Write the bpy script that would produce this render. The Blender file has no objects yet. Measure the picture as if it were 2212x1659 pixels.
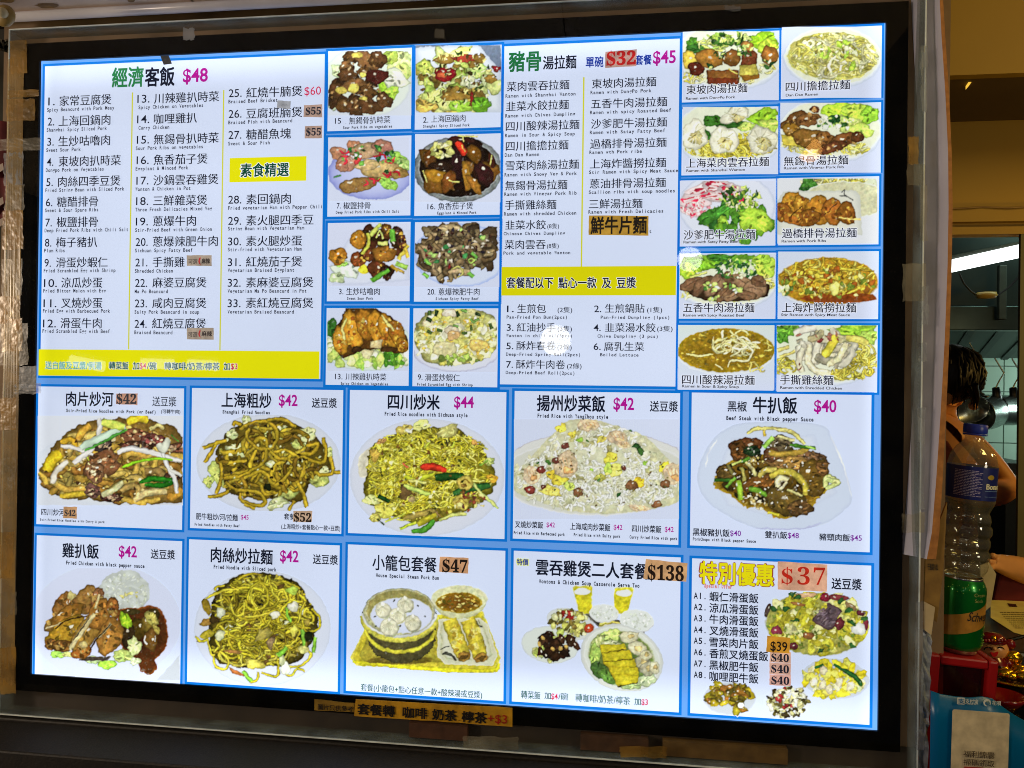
import bpy, bmesh, math, random
import numpy as np
from mathutils import Vector, Matrix, Euler, noise as mnoise
random.seed(7); RNG = np.random.default_rng(7)
sc = bpy.context.scene
COL = sc.collection

# ------------------------------------------------------------------ camera, world, lamps, exposure
FW, FH, FPX = 2212.0, 1659.0, 1600.0
CAM_LOC = (1.00646, -1.17171, 0.53655); CAM_ROT = (1.57419, -0.01327, 0.1241)
cam = bpy.data.cameras.new('camera'); cam_o = bpy.data.objects.new('camera', cam); COL.objects.link(cam_o)
cam.sensor_width = 36; cam.lens = FPX / FW * 36; cam.clip_start = 0.02; cam.clip_end = 60
cam_o.location = CAM_LOC; cam_o.rotation_euler = CAM_ROT
sc.camera = cam_o
w = bpy.data.worlds.new('World'); sc.world = w; w.use_nodes = True
w.node_tree.nodes['Background'].inputs[0].default_value = (0.75, 0.8, 1.0, 1)
w.node_tree.nodes['Background'].inputs[1].default_value = 0.02
sc.view_settings.view_transform = 'Standard'; sc.view_settings.look = 'None'
sc.cycles.filter_width = 1.0; sc.view_settings.exposure = 0; sc.view_settings.gamma = 1; sc.view_settings.use_curve_mapping = False

def area(name, loc, target, size, power, color, sy=None):
    l = bpy.data.lights.new(name, 'AREA'); l.energy = power; l.color = color; l.size = size
    if sy: l.shape = 'RECTANGLE'; l.size_y = sy
    o = bpy.data.objects.new(name, l); COL.objects.link(o); o.location = loc
    o.rotation_euler = (Vector(target) - Vector(loc)).to_track_quat('-Z', 'Y').to_euler()
    return o
def point(name, loc, r, power, color):
    l = bpy.data.lights.new(name, 'POINT'); l.energy = power; l.color = color; l.shadow_soft_size = r
    o = bpy.data.objects.new(name, l); COL.objects.link(o); o.location = loc
    return o
WARM = (1.0, 0.66, 0.22)
area('stall_lamp', (2.35, -0.60, 1.52), (2.0, 0.5, 0.6), 0.40, 5.8, (1.0, 0.72, 0.20))             # warm lamp over the counter, out of frame to the right
point('counter_fill', (2.15, 0.16, 0.66), 0.04, 2.2, WARM)  # added fill, brightens the flyer and the counter
area('bottle_fill', (2.15, -0.72, 0.62), (1.60, 0.0, 0.3), 0.10, 1.3, (1.0, 0.84, 0.45))  # added light, gives the bottle and the right rim their highlights
point('arm_fill', (2.50, 0.63, 0.66), 0.05, 6.0, (1.0, 0.60, 0.14))  # extra warm light put in for the cook's arm
area('kitchen_tube_light', (3.0, 1.5, 1.3), (3.0, 2.5, 0.5), 0.9, 4.5, (0.72, 1.0, 0.88), 0.1)
area('tile_fill', (3.3, 2.15, 0.56), (2.5, 2.5, 0.3), 0.25, 4.5, (0.78, 1.0, 0.9))  # added under the hood to lift the tiles, no such fixture modelled
area('side_fill_left', (-3.1, -2.5, 1.0), (0.3, 0, 0.9), 0.6, 66, (1.0, 0.80, 0.62))  # unseen fill from the left, for the soffit and the cover rims
area('side_fill_right', (3.6, -2.6, 0.9), (1.3, 0, 0.6), 0.6, 6, (1.0, 0.86, 0.66))  # weaker unseen fill from the right side
area('left_fill', (-1.25, -0.80, 0.75), (0.0, 0, 0.55), 0.12, 4.5, (1.0, 0.76, 0.38))  # added warm fill to lighten the taped left edge

# ------------------------------------------------------------------ pixel -> plane mapping
def rotm(rx, ry, rz):
    cx, sx, cy, sy, cz, sz = math.cos(rx), math.sin(rx), math.cos(ry), math.sin(ry), math.cos(rz), math.sin(rz)
    X = np.array([[1,0,0],[0,cx,-sx],[0,sx,cx]]); Y = np.array([[cy,0,sy],[0,1,0],[-sy,0,cy]]); Z = np.array([[cz,-sz,0],[sz,cz,0],[0,0,1]])
    return Z @ Y @ X
CM = rotm(*CAM_ROT); CC = np.array(CAM_LOC)
def planes(xy, Y=0.0, axis=1):
    """points of the photograph laid onto the world plane (axis = Y)"""
    xy = np.asarray(xy, float).reshape(-1, 2)
    d = np.stack([(xy[:, 0] - FW/2) / FPX, -(xy[:, 1] - FH/2) / FPX, -np.ones(len(xy))], 1) @ CM.T
    t = (Y - CC[axis]) / d[:, axis]
    return CC + t[:, None] * d
def P3(x, y, Y=0.0, axis=1):
    return Vector(planes([(x, y)], Y, axis)[0])

# ------------------------------------------------------------------ colour, materials
def lin(c):
    c = np.asarray(c, float) / 255.0
    return np.where(c <= 0.04045, c / 12.92, ((np.clip(c, 0, None) + 0.055) / 1.055) ** 2.4)
def l4(c): return tuple(float(v) for v in lin(c)) + (1.0,)
MATS = {}
def newmat(name):
    m = bpy.data.materials.new(name); m.use_nodes = True; nt = m.node_tree
    for n in list(nt.nodes): nt.nodes.remove(n)
    out = nt.nodes.new('ShaderNodeOutputMaterial'); return m, nt, out
def N(nt, t, **k):
    n = nt.nodes.new(t)
    for a, v in k.items(): setattr(n, a, v)
    return n
def mat(name, col, rough=0.6, metal=0.0, spec=0.5, var=0.15, scale=30.0, bump=0.0, bscale=200.0, col2=None, trans=0.0, ior=1.45, alpha=1.0, detail=5, emit=0.0, coat=0.0):
    if name in MATS: return MATS[name]
    m, nt, out = newmat(name); p = N(nt, 'ShaderNodeBsdfPrincipled'); nt.links.new(p.outputs[0], out.inputs[0])
    p.inputs['Roughness'].default_value = rough; p.inputs['Metallic'].default_value = metal
    p.inputs['Specular IOR Level'].default_value = spec; p.inputs['IOR'].default_value = ior
    p.inputs['Transmission Weight'].default_value = trans; p.inputs['Alpha'].default_value = alpha
    p.inputs['Coat Weight'].default_value = coat
    tc = N(nt, 'ShaderNodeTexCoord'); nz = N(nt, 'ShaderNodeTexNoise'); nz.inputs['Scale'].default_value = scale; nz.inputs['Detail'].default_value = detail
    nt.links.new(tc.outputs['Object'], nz.inputs['Vector'])
    cr = N(nt, 'ShaderNodeValToRGB'); cr.color_ramp.elements[0].position = 0.3; cr.color_ramp.elements[1].position = 0.7
    a = lin(col); b = lin(col2) if col2 is not None else a
    if col2 is None: A, B = a * (1 - var), a * (1 + var)
    else: A, B = a, b
    cr.color_ramp.elements[0].color = tuple(A) + (1,); cr.color_ramp.elements[1].color = tuple(np.clip(B, 0, 1)) + (1,)
    nt.links.new(nz.outputs['Fac'], cr.inputs[0]); nt.links.new(cr.outputs[0], p.inputs['Base Color'])
    if emit: nt.links.new(cr.outputs[0], p.inputs['Emission Color']); p.inputs['Emission Strength'].default_value = emit
    if bump:
        n2 = N(nt, 'ShaderNodeTexNoise'); n2.inputs['Scale'].default_value = bscale; n2.inputs['Detail'].default_value = 4
        nt.links.new(tc.outputs['Object'], n2.inputs['Vector'])
        bp = N(nt, 'ShaderNodeBump'); bp.inputs['Strength'].default_value = bump; bp.inputs['Distance'].default_value = 0.002
        nt.links.new(n2.outputs['Fac'], bp.inputs['Height']); nt.links.new(bp.outputs[0], p.inputs['Normal'])
    MATS[name] = m; return m

def print_mat(name, food=False, lamp=True):
    """a backlit print: colour attribute, shining evenly but stronger by the LED strips along the top and bottom edges"""
    m, nt, out = newmat(name)
    at = N(nt, 'ShaderNodeAttribute', attribute_name='Col'); geo = N(nt, 'ShaderNodeNewGeometry'); sx = N(nt, 'ShaderNodeSeparateXYZ')
    nt.links.new(geo.outputs['Position'], sx.inputs[0])
    def edge(frm, lo, hi, amt):
        mr = N(nt, 'ShaderNodeMapRange', interpolation_type='SMOOTHERSTEP'); mr.inputs[1].default_value = lo; mr.inputs[2].default_value = hi
        mr.inputs[3].default_value = amt; mr.inputs[4].default_value = 0; nt.links.new(frm, mr.inputs[0]); return mr.outputs[0]
    def add(a, b, op='ADD'):
        mm = N(nt, 'ShaderNodeMath', operation=op); 
        for i, v in enumerate((a, b)):
            if isinstance(v, (int, float)): mm.inputs[i].default_value = v
            else: nt.links.new(v, mm.inputs[i])
        return mm.outputs[0]
    zb = edge(sx.outputs[2], 0.03, 0.12, 0.5)
    zt = edge(add(1.12, sx.outputs[2], 'SUBTRACT'), 0.03, 0.10, 0.45)
    xr = edge(add(1.45, sx.outputs[0], 'SUBTRACT'), 0.03, 0.07, 0.28)
    xl = edge(sx.outputs[0], 0.03, 0.06, 0.2)
    s = add(add(zb, zt), add(xr, xl)); 
    big = N(nt, 'ShaderNodeTexNoise'); big.inputs['Scale'].default_value = 3.0; nt.links.new(geo.outputs['Position'], big.inputs['Vector'])
    bm_ = N(nt, 'ShaderNodeMapRange'); bm_.inputs[1].default_value = .3; bm_.inputs[2].default_value = .7; bm_.inputs[3].default_value = .93; bm_.inputs[4].default_value = 1.03
    nt.links.new(big.outputs['Fac'], bm_.inputs[0])
    s = add(s, bm_.outputs[0])
    if food:
        nz = N(nt, 'ShaderNodeTexNoise'); nz.inputs['Scale'].default_value = 260; nz.inputs['Detail'].default_value = 8; nz.inputs['Roughness'].default_value = .7
        nt.links.new(geo.outputs['Position'], nz.inputs['Vector'])
        mr = N(nt, 'ShaderNodeMapRange'); mr.inputs[1].default_value = .25; mr.inputs[2].default_value = .75; mr.inputs[3].default_value = .86; mr.inputs[4].default_value = 1.14
        nt.links.new(nz.outputs['Fac'], mr.inputs[0])
        # white crockery and paper keep still: the grain fades out on near-white print
        sc_ = N(nt, 'ShaderNodeSeparateColor'); nt.links.new(at.outputs['Color'], sc_.inputs[0])
        wh = N(nt, 'ShaderNodeMapRange'); wh.inputs[1].default_value = .2; wh.inputs[2].default_value = .5; nt.links.new(sc_.outputs[2], wh.inputs[0])
        mx = N(nt, 'ShaderNodeMix', data_type='FLOAT'); nt.links.new(wh.outputs[0], mx.inputs[0]); nt.links.new(mr.outputs[0], mx.inputs[2]); mx.inputs[3].default_value = 1.0
        s = add(s, mx.outputs[0], 'MULTIPLY')
    em = N(nt, 'ShaderNodeEmission'); nt.links.new(at.outputs['Color'], em.inputs[0]); nt.links.new(s, em.inputs[1])
    # the print also takes a little of the room light
    df = N(nt, 'ShaderNodeBsdfDiffuse'); dm = N(nt, 'ShaderNodeVectorMath', operation='SCALE'); dm.inputs['Scale'].default_value = .22; nt.links.new(at.outputs['Color'], dm.inputs[0]); nt.links.new(dm.outputs[0], df.inputs[0])
    hs = N(nt, 'ShaderNodeAddShader'); nt.links.new(em.outputs[0], hs.inputs[0]); nt.links.new(df.outputs[0], hs.inputs[1])
    nt.links.new(hs.outputs[0], out.inputs[0])
    if not lamp: m.cycles.emission_sampling = 'NONE'
    MATS[name] = m; return m
M_SHEET = print_mat('backlit_print'); M_INK = print_mat('print_ink', lamp=False); M_FOOD = print_mat('print_photo', food=True, lamp=False)
def paper_mat(name, scale=60):
    m, nt, out = newmat(name); p = N(nt, 'ShaderNodeBsdfPrincipled'); nt.links.new(p.outputs[0], out.inputs[0]); p.inputs['Roughness'].default_value = .55
    at = N(nt, 'ShaderNodeAttribute', attribute_name='Col'); nz = N(nt, 'ShaderNodeTexNoise'); nz.inputs['Scale'].default_value = scale; nz.inputs['Detail'].default_value = 6
    geo = N(nt, 'ShaderNodeNewGeometry'); nt.links.new(geo.outputs['Position'], nz.inputs['Vector'])
    mr = N(nt, 'ShaderNodeMapRange'); mr.inputs[1].default_value = .3; mr.inputs[2].default_value = .7; mr.inputs[3].default_value = .72; mr.inputs[4].default_value = 1.2; nt.links.new(nz.outputs['Fac'], mr.inputs[0])
    mx = N(nt, 'ShaderNodeVectorMath', operation='SCALE'); nt.links.new(at.outputs['Color'], mx.inputs[0]); nt.links.new(mr.outputs[0], mx.inputs['Scale'])
    nt.links.new(mx.outputs[0], p.inputs['Base Color'])
    MATS[name] = m; return m, nt, p, mx
M_PAPER, _, _, _ = paper_mat('printed_paper')
# paper stuck on the lit board: the light box shines a little through it
M_LITPAPER, _nt, _p, _mx = paper_mat('lit_paper', 90); _nt.links.new(_mx.outputs[0], _p.inputs['Emission Color']); _p.inputs['Emission Strength'].default_value = .8; M_LITPAPER.cycles.emission_sampling = 'NONE'

def clear_mat(name, tint=(1, 1, 1), refl=0.05, rough=0.03, haze=0.0, hazecol=(200, 190, 160), bump=0.0, bscale=40):
    """clear acrylic or tape as a thin sheet: see-through, a faint mirror, a little milky where dirty"""
    m, nt, out = newmat(name)
    tr = N(nt, 'ShaderNodeBsdfTransparent'); tr.inputs[0].default_value = tint + (1,)
    gl = N(nt, 'ShaderNodeBsdfGlossy'); gl.inputs['Roughness'].default_value = rough
    df = N(nt, 'ShaderNodeBsdfDiffuse'); df.inputs[0].default_value = l4(hazecol)
    m1 = N(nt, 'ShaderNodeMixShader'); m2 = N(nt, 'ShaderNodeMixShader')
    fr = N(nt, 'ShaderNodeLayerWeight'); fr.inputs[0].default_value = 0.25
    mr = N(nt, 'ShaderNodeMapRange'); mr.inputs[3].default_value = refl; mr.inputs[4].default_value = 0.7
    pw = N(nt, 'ShaderNodeMath', operation='POWER'); pw.inputs[1].default_value = 3; nt.links.new(fr.outputs['Facing'], pw.inputs[0]); nt.links.new(pw.outputs[0], mr.inputs[0])
    tc = N(nt, 'ShaderNodeTexCoord'); nz = N(nt, 'ShaderNodeTexNoise'); nz.inputs['Scale'].default_value = 18; nz.inputs['Detail'].default_value = 8
    nt.links.new(tc.outputs['Object'], nz.inputs['Vector'])
    hz = N(nt, 'ShaderNodeMapRange'); hz.inputs[1].default_value = .35; hz.inputs[2].default_value = .75; hz.inputs[3].default_value = haze * .3; hz.inputs[4].default_value = haze * 1.7
    nt.links.new(nz.outputs['Fac'], hz.inputs[0])
    if bump:
        bp = N(nt, 'ShaderNodeBump'); bp.inputs['Strength'].default_value = bump; bp.inputs['Distance'].default_value = .003
        n2 = N(nt, 'ShaderNodeTexNoise'); n2.inputs['Scale'].default_value = bscale; nt.links.new(tc.outputs['Object'], n2.inputs['Vector'])
        nt.links.new(n2.outputs['Fac'], bp.inputs['Height']); nt.links.new(bp.outputs[0], gl.inputs['Normal'])
    nt.links.new(hz.outputs[0], m1.inputs[0]); nt.links.new(tr.outputs[0], m1.inputs[1]); nt.links.new(df.outputs[0], m1.inputs[2])
    nt.links.new(mr.outputs[0], m2.inputs[0]); nt.links.new(m1.outputs[0], m2.inputs[1]); nt.links.new(gl.outputs[0], m2.inputs[2])
    nt.links.new(m2.outputs[0], out.inputs[0]); MATS[name] = m; return m
def lamp_mat(name, col, s):
    m, nt, out = newmat(name); e = N(nt, 'ShaderNodeEmission'); e.inputs[0].default_value = l4(col); e.inputs[1].default_value = s
    nt.links.new(e.outputs[0], out.inputs[0]); MATS[name] = m; return m

# ------------------------------------------------------------------ objects
def thing(name, label, cat, loc=(0, 0, 0), rot=(0, 0, 0), group=None):
    o = bpy.data.objects.new(name, None); COL.objects.link(o); o.location = loc; o.rotation_euler = rot
    o.empty_display_size = .02; o['label'] = label; o['category'] = cat
    if group: o['group'] = group
    return o
def tag(o, label=None, cat=None, group=None, kind=None):
    for k, v in (('label', label), ('category', cat), ('group', group), ('kind', kind)):
        if v: o[k] = v
    return o
def mesh_obj(name, verts, faces, m, parent=None, cols=None, smooth=False):
    me = bpy.data.meshes.new(name); verts = np.asarray(verts, float).reshape(-1, 3)
    if parent is not None and parent.type == 'EMPTY' and False: pass
    me.from_pydata(verts.tolist(), [], faces); me.materials.append(m)
    if cols is not None:
        a = me.color_attributes.new('Col', 'FLOAT_COLOR', 'POINT'); c = np.ones((len(verts), 4)); c[:, :3] = cols; a.data.foreach_set('color', c.ravel())
    if smooth: me.polygons.foreach_set('use_smooth', [True] * len(me.polygons))
    o = bpy.data.objects.new(name, me); COL.objects.link(o); o.parent = parent; return o
BASED = set()
class MB:
    """collects shapes and links them as ONE mesh object"""
    def __init__(s): s.v = []; s.f = []; s.c = []
    def add(s, v, f, c=(1, 1, 1)):
        n = len(s.v); s.v += [tuple(p) for p in v]; s.f += [tuple(i + n for i in q) for q in f]; s.c += [tuple(c)] * len(v) if not hasattr(c[0], '__len__') else [tuple(x) for x in c]
        return s
    def box(s, lo, hi, c=(1, 1, 1), rot=None):
        (a, b, d), (e, g, h) = lo, hi
        v = [(a,b,d),(e,b,d),(e,g,d),(a,g,d),(a,b,h),(e,b,h),(e,g,h),(a,g,h)]
        if rot is not None: v = [tuple(rot @ Vector(p)) for p in v]
        return s.add(v, [(0,3,2,1),(4,5,6,7),(0,1,5,4),(1,2,6,5),(2,3,7,6),(3,0,4,7)], c)
    def tube(s, pts, r, n=10, cap=True, c=(1, 1, 1)):
        pts = [Vector(p) for p in pts]; rs = r if hasattr(r, '__len__') else [r] * len(pts); v = []; f = []
        up = None
        for i, p in enumerate(pts):
            d = (pts[min(i+1, len(pts)-1)] - pts[max(i-1, 0)]).normalized()
            if up is None: up = d.orthogonal().normalized()
            up = (up - d * up.dot(d)).normalized(); sd = d.cross(up)
            for k in range(n):
                a = 2 * math.pi * k / n; v.append(p + (up * math.cos(a) + sd * math.sin(a)) * rs[i])
        for i in range(len(pts) - 1):
            for k in range(n): f.append((i*n+k, i*n+(k+1) % n, (i+1)*n+(k+1) % n, (i+1)*n+k))
        if cap: f.append(tuple(range(n))[::-1]); f.append(tuple(range((len(pts)-1)*n, len(pts)*n)))
        return s.add(v, f, c)
    def lathe(s, prof, n=32, c=(1, 1, 1), fn=None, mtx=None):
        v = []; f = []
        for (r, z) in prof:
            for k in range(n):
                a = 2 * math.pi * k / n; rr = r * (fn(a, z) if fn else 1); p = Vector((rr * math.cos(a), rr * math.sin(a), z)); v.append(mtx @ p if mtx else p)
        for i in range(len(prof) - 1):
            for k in range(n): f.append((i*n+k, i*n+(k+1) % n, (i+1)*n+(k+1) % n, (i+1)*n+k))
        return s.add(v, f, c)
    def ball(s, c0, r, n=16, c=(1, 1, 1), sc_=(1, 1, 1)):
        pr = [(max(1e-5, math.sin(math.pi*i/(n//2))) * r, -math.cos(math.pi*i/(n//2)) * r) for i in range(n//2+1)]
        return s.lathe(pr, n, c, mtx=Matrix.Translation(c0) @ Matrix.Diagonal((*sc_, 1)))
    def build(s, name, m, parent=None, smooth=False, bevel=0, solid=0):
        inv = parent.matrix_basis.inverted() if parent is not None else None
        v = s.v if inv is None else [inv @ Vector(p) for p in s.v]
        o = mesh_obj(name, v, s.f, m, parent, lin_ok(s.c), smooth); BASED.add(o.name)
        if solid: md = o.modifiers.new('thickness', 'SOLIDIFY'); md.thickness = solid; md.offset = -1
        if bevel: md = o.modifiers.new('bevel', 'BEVEL'); md.width = bevel; md.segments = 2; md.limit_method = 'ANGLE'
        return o
def lin_ok(c): return np.asarray(c, float)
def wparts(parent): return parent

# ------------------------------------------------------------------ lettering: outlines of type turned into flat ink
_cu = bpy.data.curves.new('type', 'FONT'); _cu.resolution_u = 3; _to = bpy.data.objects.new('type', _cu); _cache = {}
def glyphs(s, bold=0.0):
    k = (s, bold)
    if k not in _cache:
        _cu.body = s; _cu.offset = bold; me = _to.to_mesh(); n = len(me.vertices); v = np.zeros(n * 3); me.vertices.foreach_get('co', v)
        _cache[k] = (v.reshape(-1, 3)[:, :2].copy(), [tuple(p.vertices) for p in me.polygons]); _to.to_mesh_clear()
    return _cache[k]
BIGD = {c: chr(0x1D7CE + i) for i, c in enumerate('0123456789')}
def layout(s, style, bold):
    """flat outlines of a string with its left edge at 0, one em high; style: c = Chinese, m = even-pitch Latin, p = proportional Latin, t = serif figures"""
    V = []; Fc = []; n = 0
    def put(g, dx, sx=1.0, sy=1.0, sk=0):
        nonlocal n
        v, f = g
        if not len(v): return
        v = v * [sx, sy]; v[:, 0] += dx; V.append(v); Fc.extend(tuple(i + n for i in q) for q in f); n += len(v)
    if style == 'm':
        for i, ch in enumerate(s):
            if ch == ' ': continue
            v, f = glyphs(ch, bold); w_ = v[:, 0].max() - v[:, 0].min(); sx = min(0.9, 0.44 / max(w_, .01)) if ch not in 'ilI1.,-()' else .8
            put((v, f), i * 0.5 + .25 - sx * (v[:, 0].max() + v[:, 0].min()) / 2, sx)
    elif style == 't':
        x = 0
        for ch in s:
            if ch == '$':
                v, f = glyphs('\U0001D412', bold); put((v, f), x); vx = (v[:, 0].max() + v[:, 0].min()) / 2 + x
                put((np.array([(-.022, -.09), (.022, -.09), (.022, .78), (-.022, .78)]), [(0, 1, 2, 3)]), vx); x += .6
            elif ch in BIGD: put(glyphs(BIGD[ch], bold), x); x += .575
            else: put(glyphs(ch, bold), x); x += .5
    else: put(glyphs(s, bold), 0)
    if not V: return np.zeros((0, 2)), []
    return np.vstack(V), Fc

class Ink:
    """flat print of one panel: shapes drawn over the photograph, laid on the board's own plane"""
    def __init__(s, depth): s.V = []; s.C = []; s.F = []; s.n = 0; s.depth = depth
    def raw(s, V3, F, C):
        s.V.append(V3); s.F.extend(tuple(i + s.n for i in q) for q in F); s.C.append(np.broadcast_to(C, (len(V3), 3)) if np.ndim(C) == 1 else C); s.n += len(V3)
    def text(s, st, xl, yc, xr, h, col, style='c', bold=0.0, dz=0.0, slant=0.0, jit=0.0):
        Y = -(s.depth + dz)
        a = P3(xl, yc, Y); b = P3(xr, yc, Y); hh = P3(xl, yc - h/2, Y).z - P3(xl, yc + h/2, Y).z
        fat = 0
        if style == 'c': fat = bold + .004; bold = 0
        V, F = layout(st, style, bold)
        if not len(V): return
        x0, x1 = V[:, 0].min(), V[:, 0].max()
        sx = (b.x - a.x) / (x1 - x0)
        em, mid = (hh / 0.90, 0.38) if style == 'c' else (hh / 0.69, 0.345)
        X = a.x + (V[:, 0] - x0) * sx; Z = a.z + (V[:, 1] - mid) * em
        X = X + (Z - a.z) * slant
        if style == 'c' and fat > 0:      # heavier Chinese type: the outline printed again slightly shifted
            e = em * fat; k_ = .7071
            offs = [(-e, 0), (e, 0)] if fat < .012 else [(-e, e), (e, e), (-e, -e), (e, -e)] if fat < .03 else [(-e, 0), (e, 0), (0, e), (0, -e), (-e*k_, e*k_), (e*k_, e*k_), (-e*k_, -e*k_), (e*k_, -e*k_)]
            for i, (ox, oz) in enumerate(offs): s.raw(np.stack([X + ox * sx / em, np.full(len(X), Y - 4e-6 * i), Z + oz], 1), F, lin(col))
        else: s.raw(np.stack([X, np.full(len(X), Y), Z], 1), F, lin(col))
    def quad(s, pts, col, dz=0.0, snap=True, cols=None):
        q = planes(pts, -(s.depth + dz))
        if snap:
            x0 = (q[0, 0] + q[3, 0]) / 2; x1 = (q[1, 0] + q[2, 0]) / 2; z1 = (q[0, 2] + q[1, 2]) / 2; z0 = (q[2, 2] + q[3, 2]) / 2
            q = np.array([(x0, q[0, 1], z1), (x1, q[0, 1], z1), (x1, q[0, 1], z0), (x0, q[0, 1], z0)])
        s.raw(q, [(3, 2, 1, 0)], lin(col)); return q
    def build(s, name, m, parent=None):
        if not s.V: return None
        return mesh_obj(name, np.vstack(s.V), s.F, m, parent, np.vstack(s.C))
class Crop:
    """a zoomed crop of the photograph: its pixels -> full-frame pixels"""
    def __init__(s, x0, y0, k): s.x0, s.y0, s.k = x0, y0, k
    def __call__(s, x, y): return ((s.x0 + x / s.k) / 1.06872, (s.y0 + y / s.k) / 1.06872)
    def q(s, pts): return [s(*p) for p in pts]
    def L(s, d): return d / s.k / 1.06872
L1 = Crop(60, 120, 3.0722); L2 = Crop(60, 500, 3.0722); M1 = Crop(740, 80, 3.95); M2 = Crop(740, 480, 3.95)
R1 = Crop(1140, 80, 3.95); R2 = Crop(1140, 480, 3.95); Q1 = Crop(1560, 50, 3.8588); Q2 = Crop(1540, 480, 3.7706)
B1 = Crop(60, 890, 4.7395); B2 = Crop(430, 890, 4.7405); B3 = Crop(790, 890, 4.4846); B4 = Crop(1170, 890, 4.3667); B5 = Crop(1580, 890, 4.2533)
B6 = Crop(60, 1220, 4.3658); B7 = Crop(420, 1220, 4.2526); B8 = Crop(780, 1240, 4.1463); B9 = Crop(1160, 1250, 4.0455); B10 = Crop(1570, 1260, 3.8587)
N1 = Crop(700, 1580, 4.0963)
# ------------------------------------------------------------------ the menu light box
BLK = (18, 24, 42); GRN = (38, 120, 70); DGR = (12, 84, 68); MAG = (170, 20, 140); RED = (200, 22, 60); NAVY = (22, 52, 150)
WHT = (210, 221, 246); LBLUE = (98, 152, 222); DBLUE = (10, 112, 205); YEL = (226, 223, 12)
board = thing('menu_lightbox', 'large black framed backlit menu board showing numbered dishes, prices and food photos', 'menu board', (0.725, 0, 0.0))
BW, BH = 1.450, 1.12
IN0 = planes([(90, 133)])[0]; IN1 = planes([(1894, 1576)])[0]
ix0, ix1, iz0, iz1 = 0.0296, 1.4185, 0.029, 1.090
b = MB().box((0, -.004, 0), (ix0, .0026, BH)).box((ix1, -.004, 0), (BW, .0026, BH)).box((ix0, -.004, iz1), (ix1, .0026, BH)).box((ix0, -.004, 0), (ix1, .0026, iz0))
b.build('bezel', mat('black_glass', (2, 2, 2), rough=.12, spec=.15, var=.3, bump=.02, bscale=60), board)
MB().box((ix0, .001, iz0), (ix1, .0024, iz1)).build('housing', mat('housing_grey', (60, 60, 62), rough=.6), board)
base = Ink(0.0)
base.raw(np.array([(ix0, 0, iz0), (ix1, 0, iz0), (ix1, 0, iz1), (ix0, 0, iz1)]), [(0, 1, 2, 3)], lin(LBLUE))
# the light blue ground is printed with deeper blue lines along its outer edge
def ring(ink, q, t, col, dz):
    Y = -(ink.depth + dz); (x0, x1), (z0, z1) = sorted((q[0, 0], q[1, 0])), sorted((q[0, 2], q[2, 2]))
    X0, X1, Z0, Z1 = x0 - t, x1 + t, z0 - t, z1 + t
    v = np.array([(X0,Y,Z0),(X1,Y,Z0),(X1,Y,Z1),(X0,Y,Z1),(x0,Y,z0),(x1,Y,z0),(x1,Y,z1),(x0,Y,z1)])
    ink.raw(v, [(0,1,5,4),(1,2,6,5),(2,3,7,6),(3,0,4,7)], lin(col))
PANELS = {}
def panel(key, pts, label=None, border=.0042, parent=board):
    ink = Ink(.0008); q = ink.quad(pts, WHT); ring(ink, q, border, DBLUE, 0.0)
    o = ink.build('menu_panel', M_SHEET, parent)
    inv = parent.matrix_basis.inverted()
    if label: o['label'] = label
    PANELS[key] = dict(o=o, txt=Ink(.0034), band=Ink(.0012), q=q); return PANELS[key]
def rebase(o, parent):
    """mesh data are written in world coordinates; the part sits at the thing's own base"""
    o.matrix_parent_inverse = parent.matrix_world.inverted()

# ---- panel of thirty-three dishes
p = panel('list', [L1(148, 98), L1(2113, 18), L2(2094, 1152), L2(88, 1128)], 'white price list of thirty-three numbered dishes with yellow band at the bottom')
t = p['txt']; bd = p['band']
bd.quad([L2(92, 936), L2(2083, 962), L2(2076, 1150), L2(86, 1128)], YEL)
bd.quad([L1(1443, 750), L1(1988, 742), L1(1988, 915), L1(1445, 922)], YEL)
for (xa, ya, xb, yb) in ((746, 287, 728, 942), (1390, 270, 1379, 948)):
    bd.quad([L1(xa, ya), L1(xa + 9, ya), L2(xb + 9, yb), L2(xb, yb)], (205, 205, 60))
for s, a, c, col, hh, y in (('經濟', 612, 832, GRN, 135, 183), ('客飯', 845, 1052, BLK, 128, 180)):
    t.text(s, *L1(a, y), L1(c, y)[0], L1.L(hh), col, 'c', .018)
t.text('$48', *L1(1113, 168), L1(1290, 165)[0], L1.L(92), MAG, 'p', .022)
c1 = [('1.', '家常豆腐煲', 'Spicy Beancurd with Pork Meay', 238), ('2.', '上海回鍋肉', 'Shanghai Spicy Sliced Pork', 232), ('3.', '生炒咕嚕肉', 'Sweet Sour Pork', 230),
      ('4.', '東坡肉扒時菜', 'Dongpo Pork on Vegetables', 231), ('5.', '肉絲四季豆煲', 'Fried String Bean with Sliced Pork', 228), ('6.', '糖醋排骨', 'Sweet & Sour Spare Ribs', 220),
      ('7.', '椒鹽排骨', 'Deep Fried Pork Ribs with Chili Salt', 218), ('8.', '梅子豬扒', 'Plum Ribs', 214), ('9.', '滑蛋炒蝦仁', 'Fried Scrambled Egg with Shrimp', 213),
      ('10.', '涼瓜炒蛋', 'Fried Bitter Melon with Egg', 250), ('11.', '叉燒炒蛋', 'Fried Egg with Barbecued Pork', 250), ('12.', '滑蛋牛肉', 'Fried Scrambled Egg with Beef', 245)]
def C(k, t_, z, num, tx, en, xn, wn, xt, wt, xe, we, yc, ye, h=72, he=21):
    t_.text(num, *k(xn, yc + 3), k(xn + wn, yc)[0], k.L(56), BLK, 'p', .004)
    t_.text(tx, *k(xt, yc), k(xt + wt, yc)[0], k.L(h), BLK, 'c', .006)
    t_.text(en, *k(xe, ye), k(xe + we, ye)[0], k.L(he) * 1.2, (18, 22, 42), 'm', .02)
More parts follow.
